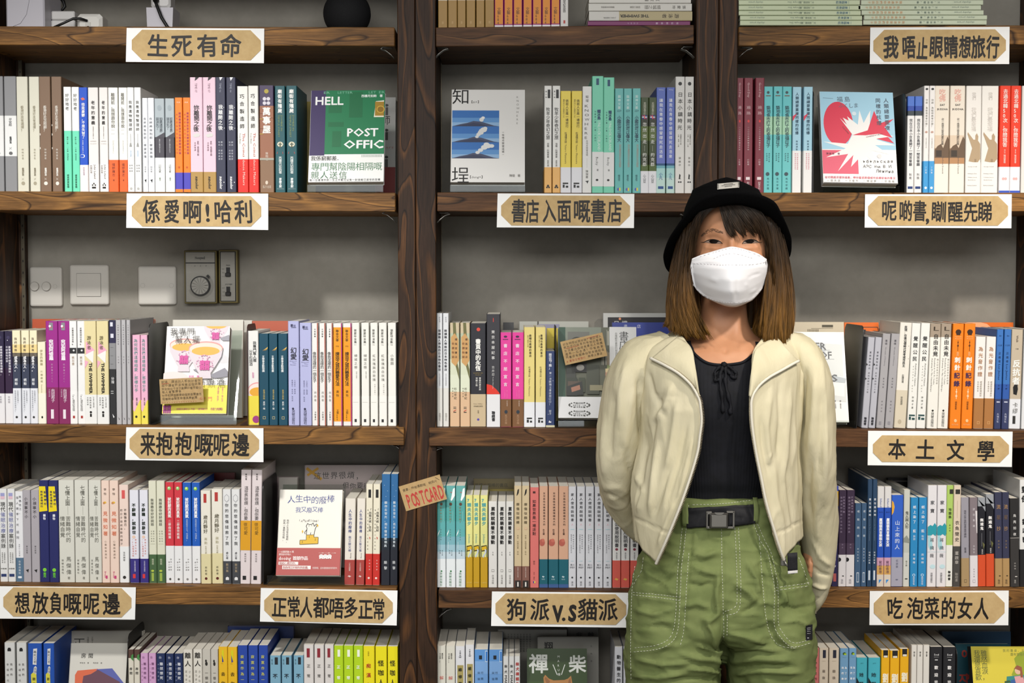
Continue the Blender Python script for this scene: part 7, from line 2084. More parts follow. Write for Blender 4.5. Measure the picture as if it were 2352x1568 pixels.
for line in ([(1594, 604.5), (1640, 607.5), (1680, 608.5), (1730, 607), (1756, 602)], [(1600, 664), (1622, 682), (1658, 693), (1694, 695), (1724, 687), (1748, 664)], [(1608, 589), (1637, 581), (1681, 570.5), (1718, 578), (1750, 590)], [(1640, 594), (1660, 586), (1681, 582)], [(1684, 582), (1710, 588), (1730, 594)]):
    for a, c in zip(densify(curve_pts(line, 6), 3.0)[::2], densify(curve_pts(line, 6), 3.0)[1::2]):
        q.tube([surf(MB_V, *a, .0008), surf(MB_V, *c, .0008)], .00035, SEAM, 4)
attach(q.build('seam'), mask_o)
q = MB()
for pts in ([(1592, 600), (1586, 594), (1580, 588)], [(1594, 655), (1589, 652), (1583, 646)], [(1761, 600), (1766, 596), (1772, 590)], [(1757, 650), (1762, 648), (1770, 640)]):
    q.tube([at(*pts[0], YP - .052), at(*pts[1], YP - .045), at(*pts[2], YP - .01)], .0016, MASKM, 8)
attach(q.build('ear_loop'), mask_o)

# ---------------------------------------------------------------- bucket hat
HATM = noisy('black_cotton', '060607', '0b0b0c', 300.0, 0.95, 0.5, 1500.0, 0.0006, spec=0.06)
brim_key = [(-55, 1590, 474, YP - .1), (-28, 1636, 446, YP - .125), (0, 1688, 440, YP - .13), (22, 1737, 446, YP - .122), (42, 1779, 464, YP - .1), (58, 1797, 495, YP - .07), (76, 1811, 528, YP - .03), (95, 1818, 556, YP + .02), (120, 1810, 596, YP + .08), (150, 1755, 628, YP + .15), (180, 1675, 640, YP + .18), (210, 1595, 640, YP + .155), (238, 1540, 628, YP + .09), (262, 1525, 594, YP + .02), (280, 1533, 560, YP - .03), (292, 1548, 532, YP - .06), (305, 1590, 474, YP - .1), (332, 1636, 446, YP - .125)]
inner_key = [(-45, 1612, 488, YP - .075), (0, 1684, 470, YP - .098), (45, 1748, 486, YP - .07), (90, 1772, 520, YP + .01), (135, 1742, 556, YP + .09), (180, 1675, 568, YP + .118), (225, 1606, 562, YP + .09), (270, 1572, 530, YP + .01), (315, 1612, 488, YP - .075), (360, 1684, 470, YP - .098), (405, 1748, 486, YP - .07)]
top_key = [(-45, 1616, 428, YP - .03), (0, 1672, 424, YP - .058), (45, 1722, 428, YP - .03), (90, 1742, 436, YP + .02), (135, 1724, 440, YP + .07), (180, 1668, 442, YP + .09), (225, 1612, 440, YP + .07), (270, 1592, 436, YP + .02), (315, 1616, 428, YP - .03), (360, 1672, 424, YP - .058), (405, 1722, 428, YP - .03)]


def ring_of(keys, n=96):
    return [at(*smooth_interp(keys, 360 * k / n if 360 * k / n <= keys[-1][0] else 360 * k / n - 360)) for k in range(n)]


bo, bi, bt = ring_of(brim_key[:-1] + [(332, 1636, 446, YP - .125), (360, 1688, 440, YP - .13)]), ring_of(inner_key), ring_of(top_key)
q = MB()
q.grid([[a.lerp(c, t) + Vector((0, 0, -.006 * math.sin(math.pi * t))) for a, c in zip(bi, bo)] for t in np.linspace(0, 1, 9)], HATM, True)
me = q.mesh('brim')
hat = MB()
ctr = sum(bt, Vector()) / len(bt) + Vector((0, 0, .012))
rows = []
for t in np.linspace(0, 1, 10):
    base = sum(bi, Vector()) / len(bi)
    rows.append([(a.lerp(c, t) + ((a.lerp(c, t) - base.lerp(ctr, t)) * (.1 * math.sin(math.pi * min(t * 1.05, 1)) + .02))) for a, c in zip(bi, bt)])
for t in (.25, .55, .8, .97):
    rows.append([c.lerp(ctr, t) + Vector((0, 0, .010 * (1 - (1 - t) ** 2))) for c in bt])
hat.grid(rows, HATM, True)
hat_o = wpart(hat, 'bucket_hat')
brim_o = mesh_object(me, 'brim', HATM, hat_o)
md = brim_o.modifiers.new('thickness', 'SOLIDIFY')
md.thickness = 0.0022
md = hat_o.modifiers.new('thickness', 'SOLIDIFY')
md.thickness = 0.0015
q = MB()
HV = bvh_of(hat_o.data)
g = [[surf(HV, 1648 + 49 * i / 8 , 424.5 - 4.5 * i / 8 + 13 * j / 3, .0022, YP - .09) for i in range(9)] for j in range(4)]
q.grid(g, mat('c9c6bd', .7))
for j, (x0, x1) in enumerate(((.3, .7), (.2, .8), (.34, .66))):
    f = .25 + .22 * j
    q.tube([surf(HV, 1648 + 49 * x, 424.5 - 4.5 * x + 13 * f, .0027, YP - .09) for x in np.linspace(x0, x1, 6)], .0005, '55524c', 4)
for x in (.04, .96):
    q.tube([surf(HV, 1648 + 49 * x, 424.5 - 4.5 * x + 13 * f, .0027, YP - .09) for f in (.1, .5, .9)], .0006, '3a3834', 4)
attach(q.build('cloth_label'), hat_o)

# ---------------------------------------------------------------- hair
HAIR, _nt, _b = node_mat('brown_hair', 0.5, 0.25)
_L = _nt.links.new
_tc = N(_nt, 'ShaderNodeTexCoord')
_sx = N(_nt, 'ShaderNodeSeparateXYZ')
_L(_tc.outputs['Object'], _sx.inputs[0])
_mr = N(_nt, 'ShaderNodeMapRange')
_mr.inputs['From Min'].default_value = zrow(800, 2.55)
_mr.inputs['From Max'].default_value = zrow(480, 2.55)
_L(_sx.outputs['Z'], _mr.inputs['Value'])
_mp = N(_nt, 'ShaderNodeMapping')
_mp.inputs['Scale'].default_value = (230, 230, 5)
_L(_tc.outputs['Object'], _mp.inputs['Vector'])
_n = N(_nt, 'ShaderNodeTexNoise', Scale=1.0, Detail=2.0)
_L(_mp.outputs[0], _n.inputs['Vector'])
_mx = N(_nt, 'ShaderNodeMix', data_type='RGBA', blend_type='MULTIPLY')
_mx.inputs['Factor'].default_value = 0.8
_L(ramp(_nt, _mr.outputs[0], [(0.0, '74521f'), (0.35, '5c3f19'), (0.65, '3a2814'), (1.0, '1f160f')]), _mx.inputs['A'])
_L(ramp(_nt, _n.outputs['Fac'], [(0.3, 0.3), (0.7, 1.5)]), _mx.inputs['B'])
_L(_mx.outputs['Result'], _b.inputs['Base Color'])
hair = MB()
hr = random.Random(11)


def strands(guides, count, r=.0008, jit=.003, spread=4.0, endjit=10.0, back=0.0, clump=.75):
    G = [curve_pts(g, 5) for g in guides]
    m = len(G[0])
    nG = len(G) - 1
    nc = max(4, int(nG * 9))
    locks = [((i + hr.uniform(.1, .9)) * nG / nc, hr.uniform(.0, .13), hr.gauss(0, 5), hr.uniform(-.004, .004), hr.uniform(0, 6)) for i in range(nc)]

    def pick(s, k):
        i = min(int(s), nG - 1)
        return np.array(G[i][k]) * (1 - s + i) + np.array(G[i + 1][k]) * (s - i)
    for _ in range(count):
        s = hr.uniform(0, nG - 1e-6)
        lk = min(locks, key=lambda q: abs(q[0] - s))
        L = int(m * (1 - lk[1] * hr.uniform(.6, 1.3) - .06 * hr.random()))
        ox, oy, od = hr.gauss(0, spread * .35), hr.gauss(0, 2), hr.uniform(-jit, jit) + back
        ph, wv = hr.uniform(0, 6), hr.uniform(.2, 1.4)
        ex = hr.gauss(0, endjit * .22)
        pts = []
        for k in range(0, L):
            t = k / (m - 1)
            q = clump * t ** 1.3
            p = pick(min(max(s * (1 - q) + lk[0] * q, 0), nG), k)
            pts.append(at(p[0] + ox * (1 - .5 * t) + wv * math.sin(ph + 5 * t) + 2.2 * t * math.sin(lk[4] + 4.5 * t) + (ex + lk[2]) * t * t, p[1] + oy, p[2] + od + lk[3] * t))
        n = len(pts)
        hair.tube(pts, [r * (1 - .75 * (j / (n - 1)) ** 3) for j in range(n)], HAIR, 4)


def shell(guides, back, n=6):
    G = [curve_pts(g, 5) for g in guides]
    rows = []
    for gi in range(len(G) - 1):
        for s in np.linspace(0, 1, n, endpoint=gi == len(G) - 2):
            rows.append([at(*(np.array(a) * (1 - s) + np.array(c) * s)[:2], (a[2] * (1 - s) + c[2] * s) + back) for a, c in list(zip(G[gi], G[gi + 1]))[:int(len(G[gi]) * .93)]])
    hair.grid(rows, HAIR)


Lg = [[(1562, 540, YP), (1541, 620, YP), (1532, 690, YP - .02), (1531, 735, YP - .03), (1515, 752, YP - .03)],
      [(1573, 528, YP - .04), (1556, 620, YP - .04), (1547, 690, YP - .05), (1556, 745, YP - .055), (1566, 780, YP - .06)],
      [(1586, 516, YP - .058), (1573, 610, YP - .06), (1571, 690, YP - .066), (1590, 750, YP - .07), (1612, 786, YP - .075)],
      [(1598, 506, YP - .064), (1585, 590, YP - .064), (1588, 660, YP - .066), (1606, 730, YP - .066), (1638, 792, YP - .07)]]
Rg = [[(1752, 500, YP - .064), (1765, 590, YP - .064), (1759, 660, YP - .066), (1752, 730, YP - .066), (1745, 792, YP - .066)],
      [(1765, 500, YP - .058), (1780, 600, YP - .06), (1777, 690, YP - .066), (1768, 760, YP - .07), (1768, 814, YP - .075)],
      [(1778, 505, YP - .04), (1796, 600, YP - .042), (1802, 690, YP - .05), (1797, 760, YP - .055), (1795, 807, YP - .06)],
      [(1790, 515, YP), (1811, 600, YP), (1823, 690, YP - .012), (1822, 750, YP - .02), (1812, 799, YP - .03)]]
Bg = [[(1570, 520, YP + .07), (1566, 600, YP + .08), (1566, 680, YP + .085), (1572, 740, YP + .085), (1580, 775, YP + .085)],
      [(1675, 520, YP + .1), (1675, 600, YP + .105), (1675, 680, YP + .1), (1675, 740, YP + .1), (1675, 770, YP + .1)],
      [(1785, 520, YP + .07), (1788, 600, YP + .08), (1788, 680, YP + .085), (1782, 740, YP + .085), (1774, 775, YP + .085)]]
Fg = [[(1652, 468, YP - .09), (1660, 500, YP - .1), (1671, 528, YP - .104), (1684, 547, YP - .106)],
      [(1668, 464, YP - .092), (1690, 498, YP - .104), (1708, 528, YP - .106), (1722, 548, YP - .104)],
      [(1690, 462, YP - .09), (1716, 488, YP - .1), (1736, 514, YP - .098), (1753, 543, YP - .088)],
      [(1716, 466, YP - .082), (1748, 502, YP - .086), (1766, 552, YP - .078), (1772, 640, YP - .072)],
      [(1740, 478, YP - .07), (1764, 520, YP - .074), (1776, 590, YP - .07), (1778, 680, YP - .068)]]
Sg = [[(1655, 468, YP - .09), (1630, 483, YP - .095), (1608, 518, YP - .088), (1596, 570, YP - .074), (1589, 622, YP - .066)],
      [(1640, 470, YP - .088), (1612, 486, YP - .085), (1597, 520, YP - .078), (1587, 572, YP - .068), (1580, 640, YP - .064)],
      [(1612, 486, YP - .07), (1594, 506, YP - .068), (1582, 550, YP - .064), (1574, 620, YP - .062), (1570, 690, YP - .066)]]
for G, back in ((Lg, .012), (Rg, .012), (Bg, .0)):
    shell(G, back)
shell(Bg, .006)
strands(Lg, 1300)
strands(Lg, 300, back=.008)
strands(Rg, 1500)
strands(Rg, 300, back=.008)
strands(Bg, 420, .0012, .006)
strands([[(1600, 640, YP + .03), (1606, 700, YP + .03), (1612, 745, YP + .02), (1628, 785, YP)], [(1575, 640, YP + .02), (1580, 700, YP + .01), (1590, 745, YP), (1605, 790, YP - .02)]], 240, .0011)
strands([[(1742, 640, YP + .03), (1738, 700, YP + .03), (1734, 745, YP + .02), (1726, 790, YP)], [(1768, 640, YP + .02), (1764, 700, YP + .01), (1758, 745, YP), (1748, 795, YP - .02)]], 240, .0011)
strands(Fg, 620, .0006, .0015, 2.5, 5)
strands(Sg[:2], 150, .0005, .0015, 2.0, 3)
strands(Sg[1:], 240, .0006, .002, 2.5, 4)
wpart(hair, 'hair')

# ---------------------------------------------------------------- black knitted top
KNIT = noisy('black_rib_knit', '0a0b0f', '111219', 60.0, 0.75, 0.25, 900.0, 0.0006, spec=0.25)
top_keys = [(770, 1560, 1770, .064, YP + .024), (790, 1520, 1812, .08, YP + .016), (806, 1496, 1836, .09, YP + .01), (850, 1486, 1846, .102, YP + .004), (900, 1490, 1840, .112, YP), (950, 1496, 1834, .113, YP), (1000, 1506, 1822, .105, YP), (1060, 1520, 1806, .096, YP), (1110, 1526, 1800, .091, YP), (1136, 1530, 1794, .083, YP), (1185, 1534, 1790, .076, YP)]
neck_x = [1480, 1560, 1587, 1600, 1624, 1657, 1698, 1715, 1729, 1755, 1850]
neck_y = [786, 782, 799, 815, 831, 836, 832, 824, 812, 784, 788]
q = MB()
ncol, nrow = 360, 84
rows = []
for j in range(nrow + 1):
    r = []
    for k in range(ncol):
        th = 2 * math.pi * k / ncol
        L, R, dp, yc = smooth_interp(top_keys, 850)
        x_guess = 1666 + 175 * sgnpow(math.cos(th), .9)
        ys = float(np.interp(x_guess, neck_x, neck_y)) if math.sin(th) > 0 else 782
        ye = 1164
        y = ys + (ye - ys) * j / nrow
        L, R, dp, yc = smooth_interp(top_keys, y)
        fade = min(1, j / 6)
        rib = .0014 * fade * max(0, abs(math.sin(th * 62)) ** .6 - .3)
        fold = .003 * math.sin((y - 1010) / 17) * np.exp(-((y - 1110) / 55) ** 2) * (.5 + .5 * math.sin(3 * th))
        r.append(tuple(at((L + R) / 2 + ((R - L) / 2 + rib * 1250) * sgnpow(math.cos(th), .9), y, yc - (dp + rib + fold) * sgnpow(math.sin(th), .9))))
    rows.append(r)
q.grid(rows, KNIT, True)
top_o = wpart(q, 'knitted_top')
TV = bvh_of(top_o.data)
q = MB()
ed = [(x, y) for x, y in zip(neck_x[2:9], neck_y[2:9])]
q.tube([surf(TV, x, y + 2.5, .001, YP - .09) for x, y in densify(curve_pts(ed, 6), 4)], .0026, KNIT, 8)
attach(q.build('neck_trim'), top_o)
q = MB()
for P, w in (([(1661, 840), (1650, 846), (1641, 862), (1643, 876), (1652, 870), (1658, 850)], .0034), ([(1663, 840), (1677, 846), (1688, 858), (1689, 870), (1680, 866), (1668, 850)], .0034), ([(1660, 842), (1655, 868), (1657, 905), (1660, 946)], .0042), ([(1664, 842), (1666, 872), (1672, 912), (1679, 950)], .0042)):
    C = curve_pts(P, 8)
    q.tube([surf(TV, x, y, .0045, YP - .1) for x, y in C], [w * (.75 + .25 * math.sin(i * .9)) for i in range(len(C))], KNIT, 8)
q.tube([surf(TV, 1657, 839, .005, YP - .1), surf(TV, 1662, 841, .007, YP - .1), surf(TV, 1667, 840, .005, YP - .1)], [.004, .0058, .004], KNIT, 8)
attach(q.build('tie_bow'), top_o)

# ---------------------------------------------------------------- cargo trousers
GREEN = noisy('olive_cotton', '616d40', '717b4c', 26.0, 0.8, 0.35, 1100.0, 0.0005, spec=0.2)
q = MB()
loft(q, [(1128, 1522, 1802, .1, YP), (1144, 1520, 1804, .103, YP), (1175, 1512, 1808, .105, YP), (1215, 1502, 1816, .108, YP), (1270, 1474, 1842, .118, YP), (1340, 1450, 1861, .126, YP), (1400, 1441, 1867, .128, YP), (1440, 1440, 1867, .12, YP), (1462, 1470, 1840, .08, YP)], GREEN, 72, 6, .88)
Zb = 1568
leg_l = [(1380, 1441, 1655, .112, YP), (1450, 1437, 1662, .12, YP), (1510, 1436, 1660, .118, YP), (1568, 1437, 1655, .114, YP), (1700, 1446, 1646, .104, YP), (1900, 1466, 1632, .092, YP + .01), (2150, 1478, 1612, .082, YP + .02), (2310, 1482, 1606, .078, YP + .025)]
leg_r = [(1380, 1669, 1867, .112, YP), (1450, 1663, 1869, .12, YP), (1510, 1666, 1868, .118, YP), (1568, 1671, 1866, .114, YP), (1700, 1680, 1858, .104, YP), (1900, 1694, 1846, .092, YP + .01), (2150, 1712, 1838, .082, YP + .02), (2310, 1718, 1836, .078, YP + .025)]
loft(q, leg_l, GREEN, 60, 8, .9)
loft(q, leg_r, GREEN, 60, 8, .9)
me_tr = remeshed(q, 0.0038, 8)
wrinkle(me_tr, .0035, 22.0, (1, 1, 1.7), 3.0)
wrinkle(me_tr, .0028, 24.0, (.45, .45, 1.5), 9.0, -1)
wrinkle(me_tr, .0014, 60.0, (.6, .6, 1.5), 9.0)
sculpt(me_tr, [
    ([(1664, 1400), (1662, 1440), (1660, 1568)], 7, -.012),
    ([(1652, 1310), (1646, 1360), (1650, 1410), (1632, 1424), (1614, 1420)], 6, 0.0098),
    ([(1620, 1424), (1636, 1450), (1644, 1490), (1648, 1540)], 6, 0.0084),
    ([(1600, 1480), (1628, 1490), (1655, 1500)], 5, 0.0070), ([(1560, 1500), (1600, 1512), (1648, 1516)], 5, 0.0070), ([(1580, 1535), (1620, 1538), (1652, 1545)], 5, 0.0084),
    ([(1460, 1512), (1520, 1526), (1580, 1522)], 6, 0.0070), ([(1450, 1550), (1510, 1556), (1570, 1548)], 6, 0.0070), ([(1540, 1560), (1600, 1558), (1650, 1562)], 5, -0.0070),
    ([(1672, 1490), (1730, 1484), (1790, 1496)], 5, 0.0070), ([(1676, 1520), (1740, 1512), (1820, 1516)], 6, 0.0070), ([(1680, 1548), (1750, 1540), (1840, 1544)], 6, 0.0084), ([(1690, 1534), (1760, 1530), (1830, 1532)], 4, -0.0056),
    ([(1668, 1452), (1710, 1462), (1770, 1478)], 6, 0.0070),
    ([(1690, 1340), (1720, 1360), (1738, 1385)], 7, 0.0084), ([(1716, 1290), (1736, 1330), (1744, 1366)], 6, 0.0070), ([(1700, 1410), (1726, 1396), (1742, 1380)], 5, -0.0056),
    ([(1590, 1270), (1620, 1276), (1650, 1266)], 6, 0.0056), ([(1588, 1300), (1620, 1312), (1652, 1320)], 6, 0.0056), ([(1580, 1340), (1610, 1346), (1640, 1336)], 6, -0.0056), ([(1570, 1392), (1600, 1384), (1630, 1396)], 6, 0.0056),
    ([(1470, 1280), (1510, 1300), (1556, 1290)], 6, 0.0042), ([(1466, 1330), (1510, 1338), (1556, 1322)], 6, -0.0042), ([(1460, 1400), (1500, 1412), (1548, 1398)], 6, 0.0056), ([(1470, 1440), (1520, 1436), (1544, 1446)], 5, -0.0042),
    ([(1790, 1390), (1830, 1398), (1860, 1390)], 5, -0.0056), ([(1796, 1430), (1830, 1424), (1856, 1436)], 5, 0.0056), ([(1800, 1360), (1806, 1384)], 4, 0.0070),
    ([(1740, 1230), (1752, 1270), (1766, 1320)], 4, -0.0056),
    # raised pocket edges
    ([(1577, 1216), (1571, 1270), (1565, 1320), (1561, 1398), (1556, 1449), (1543, 1476), (1510, 1492), (1452, 1499)], 5, .004),
    ([(1729, 1206), (1746, 1240), (1764, 1280), (1774, 1320), (1778, 1380), (1779, 1432), (1790, 1462), (1820, 1486), (1864, 1478)], 5, .005),
    ([(1590, 1216), (1582, 1300), (1574, 1400), (1570, 1460)], 4, -.003), ([(1744, 1260), (1752, 1320), (1762, 1420), (1784, 1480), (1820, 1496)], 5, -.005),
    ([(1452, 1361), (1510, 1366), (1565, 1373)], 4, -.002), ([(1780, 1349), (1820, 1345), (1860, 1340)], 4, -.003),
    ([(1657, 1215), (1659, 1300), (1661, 1400)], 3, -.0025), ([(1690, 1210), (1694, 1300), (1694, 1370)], 3, .002),
])
tr_o = mesh_object(me_tr, 'cargo_trousers', GREEN)
RV = bvh_of(me_tr)
STITCH = mat('d4d6c4', 0.7)


def stitch(pts, gap=None):
    P = densify(curve_pts(pts, 6) if len(pts) > 2 else pts, 2.2)
    q = MB()
    for i in range(0, len(P) - 2, 3):
        q.tube([surf(RV, *P[i], .0005), surf(RV, *P[i + 2], .0005)], .00042, STITCH, 4)
    attach(q.build('stitching'), tr_o)


def offset(pts, dx, dy=0):
    return [(x + dx, y + dy) for x, y in pts]


pk = [(1577, 1206), (1571, 1260), (1565, 1309), (1561, 1398), (1556, 1449), (1541, 1476), (1508, 1491), (1453, 1497)]
stitch(pk)
stitch([(1568, 1206), (1562, 1260), (1557, 1309), (1553, 1398), (1547, 1446), (1534, 1469), (1505, 1482), (1453, 1488)])
stitch([(1582, 1270), (1577, 1340), (1574, 1400), (1570, 1450), (1562, 1484)])
stitch([(1453, 1360), (1510, 1365), (1565, 1371)])
stitch([(1453, 1366), (1510, 1372), (1564, 1379)])
stitch([(1478, 1280), (1474, 1310), (1462, 1330), (1455, 1345)])
stitch([(1458, 1300), (1452, 1360), (1450, 1420), (1449, 1500), (1450, 1566)])
pr_ = [(1731, 1204), (1746, 1240), (1763, 1270), (1772, 1310), (1779, 1354), (1778, 1428), (1789, 1458), (1819, 1485), (1863, 1476)]
stitch(pr_)
stitch([(1740, 1204), (1756, 1240), (1771, 1270), (1780, 1310), (1787, 1352), (1787, 1426), (1797, 1452), (1822, 1476), (1863, 1468)])
stitch([(1744, 1230), (1750, 1320), (1757, 1400), (1768, 1455), (1792, 1482), (1830, 1488)])
stitch([(1782, 1349), (1820, 1344), (1859, 1338)])
stitch([(1782, 1356), (1820, 1351), (1858, 1345)])
stitch([(1834, 1280), (1846, 1310), (1858, 1345)])
stitch([(1657, 1214), (1658, 1300), (1661, 1398), (1663, 1440), (1662, 1470)])
stitch([(1688, 1212), (1692, 1300), (1693, 1370), (1688, 1394), (1664, 1404)])
stitch([(1696, 1212), (1700, 1300), (1701, 1370), (1694, 1404), (1664, 1414)])
stitch([(1671, 1414), (1670, 1460)])
for x0 in (1570, 1577, 1582, 1732, 1738):
    stitch([(x0, 1160), (x0, 1204)])
stitch([(1590, 1159), (1656, 1157), (1724, 1149)])
q = MB()
q.grid([[surf(RV, 1850 + 15 * i / 5, 1436 - 3 * i / 5 + 35 * j / 5, .0012) for i in range(6)] for j in range(6)], mat('1b1b22', .7))
for j in range(4):
    q.tube([surf(RV, 1852.5 + 8 * i / 3, 1441 + j * 4.2, .0016) for i in range(4)], .0004, 'b8b8bc', 4)
q.tube([surf(RV, 1853, 1465, .0016), surf(RV, 1856, 1465, .0016)], .0008, 'c8c8cc', 4)
attach(q.build('woven_label'), tr_o)
for x0, x1 in ((1569, 1584), (1728, 1739)):
    q = MB()
    q.grid([[surf(RV, x0 + (x1 - x0) * i / 3, 1156 - (8 if x0 > 1700 else 0) + 52 * j / 6, .004 + .002 * math.sin(math.pi * j / 6)) for i in range(4)] for j in range(7)], GREEN)
    o = attach(q.build('belt_loop'), tr_o)
    md = o.modifiers.new('thickness', 'SOLIDIFY')
    md.thickness = 0.0015
# belt with its metal buckle
BELT = noisy('black_webbing', '121214', '1c1c20', 200.0, 0.6, 0.4, 1600.0, 0.0005, (1, 1, 3))
q = MB()
q.grid([[surf(RV, 1580 + 152 * i / 60, 1167 - 11 * i / 60 + 46 * j / 9, .0042) for i in range(61)] for j in range(10)], BELT)
belt_o = attach(q.build('belt'))
md = belt_o.modifiers.new('thickness', 'SOLIDIFY')
md.thickness = 0.002
STEEL = mat('8a8882', 0.32, 0.7)
STEELD = mat('4f4d49', 0.36, 0.6)
c0 = surf(RV, 1654, 1192, .0065)
k_ = c0.y / F


def bx(x0, y0, x1, y1, d0, d1, m, bev=.0008):
    q.box(((x0 - 1654) * k_, -d1, (1192 - y1) * k_), ((x1 - 1654) * k_, -d0, (1192 - y0) * k_), m, bev)


q = MB()
bx(1628, 1176, 1671, 1212, 0, .009, STEELD, .0015)
bx(1632, 1180, 1667, 1208, .009, .0105, STEEL, .0008)
bx(1622, 1173, 1634, 1180, 0, .006, STEEL)
bx(1622, 1207, 1634, 1213, 0, .006, STEEL)
bx(1621, 1173, 1625, 1213, 0, .006, STEEL)
bx(1668, 1172, 1686, 1177, 0, .006, STEEL)
bx(1668, 1208, 1686, 1213, 0, .006, STEEL)
bx(1682, 1172, 1686.5, 1213, 0, .006, STEEL)
bx(1672, 1178, 1676, 1207, 0, .005, '0e0e10')
q.disc((1650 - 1654) * k_, (1192 - 1174) * k_, 11 * k_, 6 * k_, -.0107, STEEL, 20, 180, 360)
o = attach(q.build('buckle'), belt_o)
o.location = c0

# ---------------------------------------------------------------- jacket
CREAM, _nt, _b = node_mat('cream_nylon', 0.75, 0.15)
_L = _nt.links.new
_tc = N(_nt, 'ShaderNodeTexCoord')
_n = N(_nt, 'ShaderNodeTexNoise', Scale=9.0, Detail=3.0)
_L(_tc.outputs['Object'], _n.inputs['Vector'])
_L(ramp(_nt, _n.outputs['Fac'], [(0.3, 'c2ba9b'), (0.7, 'ccc4a8')]), _b.inputs['Base Color'])
_mp = N(_nt, 'ShaderNodeMapping')
_mp.inputs['Scale'].default_value = (1.0, 1.0, 0.28)
_L(_tc.outputs['Object'], _mp.inputs['Vector'])
_n1 = N(_nt, 'ShaderNodeTexNoise', Scale=42.0, Detail=5.0, Roughness=0.55, Distortion=0.4)
_L(_mp.outputs[0], _n1.inputs['Vector'])
_n2 = N(_nt, 'ShaderNodeTexNoise', Scale=160.0, Detail=4.0, Roughness=0.6, Distortion=1.0)
_L(_mp.outputs[0], _n2.inputs['Vector'])
_ad = N(_nt, 'ShaderNodeMath', operation='MULTIPLY_ADD')
_ad.inputs[1].default_value = 0.16
_L(_n2.outputs['Fac'], _ad.inputs[0])
_L(_n1.outputs['Fac'], _ad.inputs[2])
_bp = N(_nt, 'ShaderNodeBump', Strength=0.4, Distance=0.005)
_L(_ad.outputs[0], _bp.inputs['Height'])
_L(_bp.outputs[0], _b.inputs['Normal'])

jk = [(752, 1566, 1772, .058, YP + .03), (766, 1532, 1802, .078, YP + .022), (785, 1492, 1836, .098, YP + .012), (810, 1466, 1854, .116, YP + .006), (850, 1462, 1855, .13, YP), (900, 1466, 1850, .138, YP), (1000, 1467, 1842, .14, YP), (1050, 1461, 1840, .14, YP), (1100, 1450, 1841, .142, YP), (1150, 1447, 1841, .144, YP), (1200, 1452, 1843, .145, YP), (1245, 1456, 1845, .146, YP), (1300, 1464, 1842, .146, YP)]
zl = [(752, 1548), (800, 1588), (850, 1597), (903, 1606), (960, 1613), (1000, 1609), (1040, 1603), (1130, 1575), (1220, 1540), (1300, 1505)]
zr = [(752, 1774), (800, 1733), (850, 1726), (903, 1722), (960, 1722), (1030, 1731), (1100, 1745), (1150, 1755), (1210, 1772), (1270, 1791), (1300, 1803)]
EXP = .84
q = MB()
ncol, nrow = 230, 120
rows = []
for j in range(nrow + 1):
    r = []
    for k in range(ncol + 1):
        u = k / ncol
        # hem: dips to a point at each front corner
        yb = float(np.interp(u, [0, .06, .12, .2, .8, .9, .955, 1], [1293, 1272, 1248, 1228, 1228, 1246, 1266, 1289]))
        y = 752 + (yb - 752) * j / nrow
        L, R, dp, yc = smooth_interp(jk, y)
        Z0, Z1 = smooth_interp(zl, y)[0], smooth_interp(zr, y)[0]
        cx, a = (L + R) / 2, (R - L) / 2
        t0 = math.acos(max(-1, min(1, -sgnpow(min(max((cx - Z0) / a, 0), 1), 1 / EXP))))
        t1 = 2 * math.pi + math.acos(max(-1, min(1, min(max((Z1 - cx) / a, 0), 1) ** (1 / EXP))))
        th = t0 + (t1 - t0) * u
        X_ = cx + a * sgnpow(math.cos(th), EXP)
        r.append(tuple(at(X_, y, yc - dp * sgnpow(math.sin(th), EXP))))
    rows.append(r)
q.grid(rows, CREAM)
me_jk = q.mesh('jacket')
edge_l = [Vector(rows[j][0]) for j in range(nrow + 1)]
edge_r = [Vector(rows[j][-1]) for j in range(nrow + 1)]
wrinkle(me_jk, .0035, 16.0, (1.3, 1.3, .45), 5.0)
wrinkle(me_jk, .002, 15.0, (1.5, 1.5, .35), 25.0, -1)
wrinkle(me_jk, .001, 48.0, (1.2, 1.2, .5), 15.0)
sculpt(me_jk, [
    ([(1488, 850), (1500, 900), (1530, 960)], 6, -.004), ([(1545, 880), (1530, 930), (1498, 970)], 9, .006), ([(1520, 900), (1505, 960), (1490, 1040)], 6, -.005),
    ([(1556, 920), (1545, 1000), (1530, 1090)], 7, .005), ([(1580, 960), (1560, 1060), (1530, 1160)], 5, -.004), ([(1590, 1010), (1572, 1090), (1556, 1150)], 4, .005),
    ([(1510, 1020), (1500, 1100), (1492, 1180)], 6, .006), ([(1486, 1000), (1474, 1080), (1466, 1150)], 6, -.006), ([(1540, 1060), (1520, 1130), (1500, 1190)], 6, -.005),
    ([(1456, 1188), (1490, 1204), (1545, 1228)], 2.5, -.0028), ([(1462, 1090), (1476, 1130), (1466, 1180)], 6, .006),
    ([(1550, 1150), (1530, 1200), (1510, 1260)], 5, .004),
    ([(1770, 900), (1760, 980), (1766, 1060)], 6, .005), ([(1790, 880), (1792, 960), (1786, 1050)], 5, -.004), ([(1815, 900), (1806, 1000), (1802, 1100)], 6, .005),
    ([(1748, 960), (1752, 1020), (1766, 1090)], 4, -.004), ([(1776, 1060), (1782, 1140), (1800, 1220)], 6, .004), ([(1806, 1060), (1816, 1150), (1826, 1220)], 5, -.005), ([(1822, 960), (1826, 1050), (1830, 1150)], 4, .004),
    ([(1770, 1040), (1764, 1052), (1766, 1066)], 3, .003), ([(1776, 1226), (1810, 1214), (1842, 1196)], 2.5, -.0028),
    ([(1486, 800), (1478, 850), (1474, 900)], 2.5, -.003), ([(1838, 800), (1842, 850), (1840, 900)], 2.5, -.003), ([(1500, 905), (1560, 912)], 3, -.001),
])
jk_o = mesh_object(me_jk, 'jacket', CREAM)
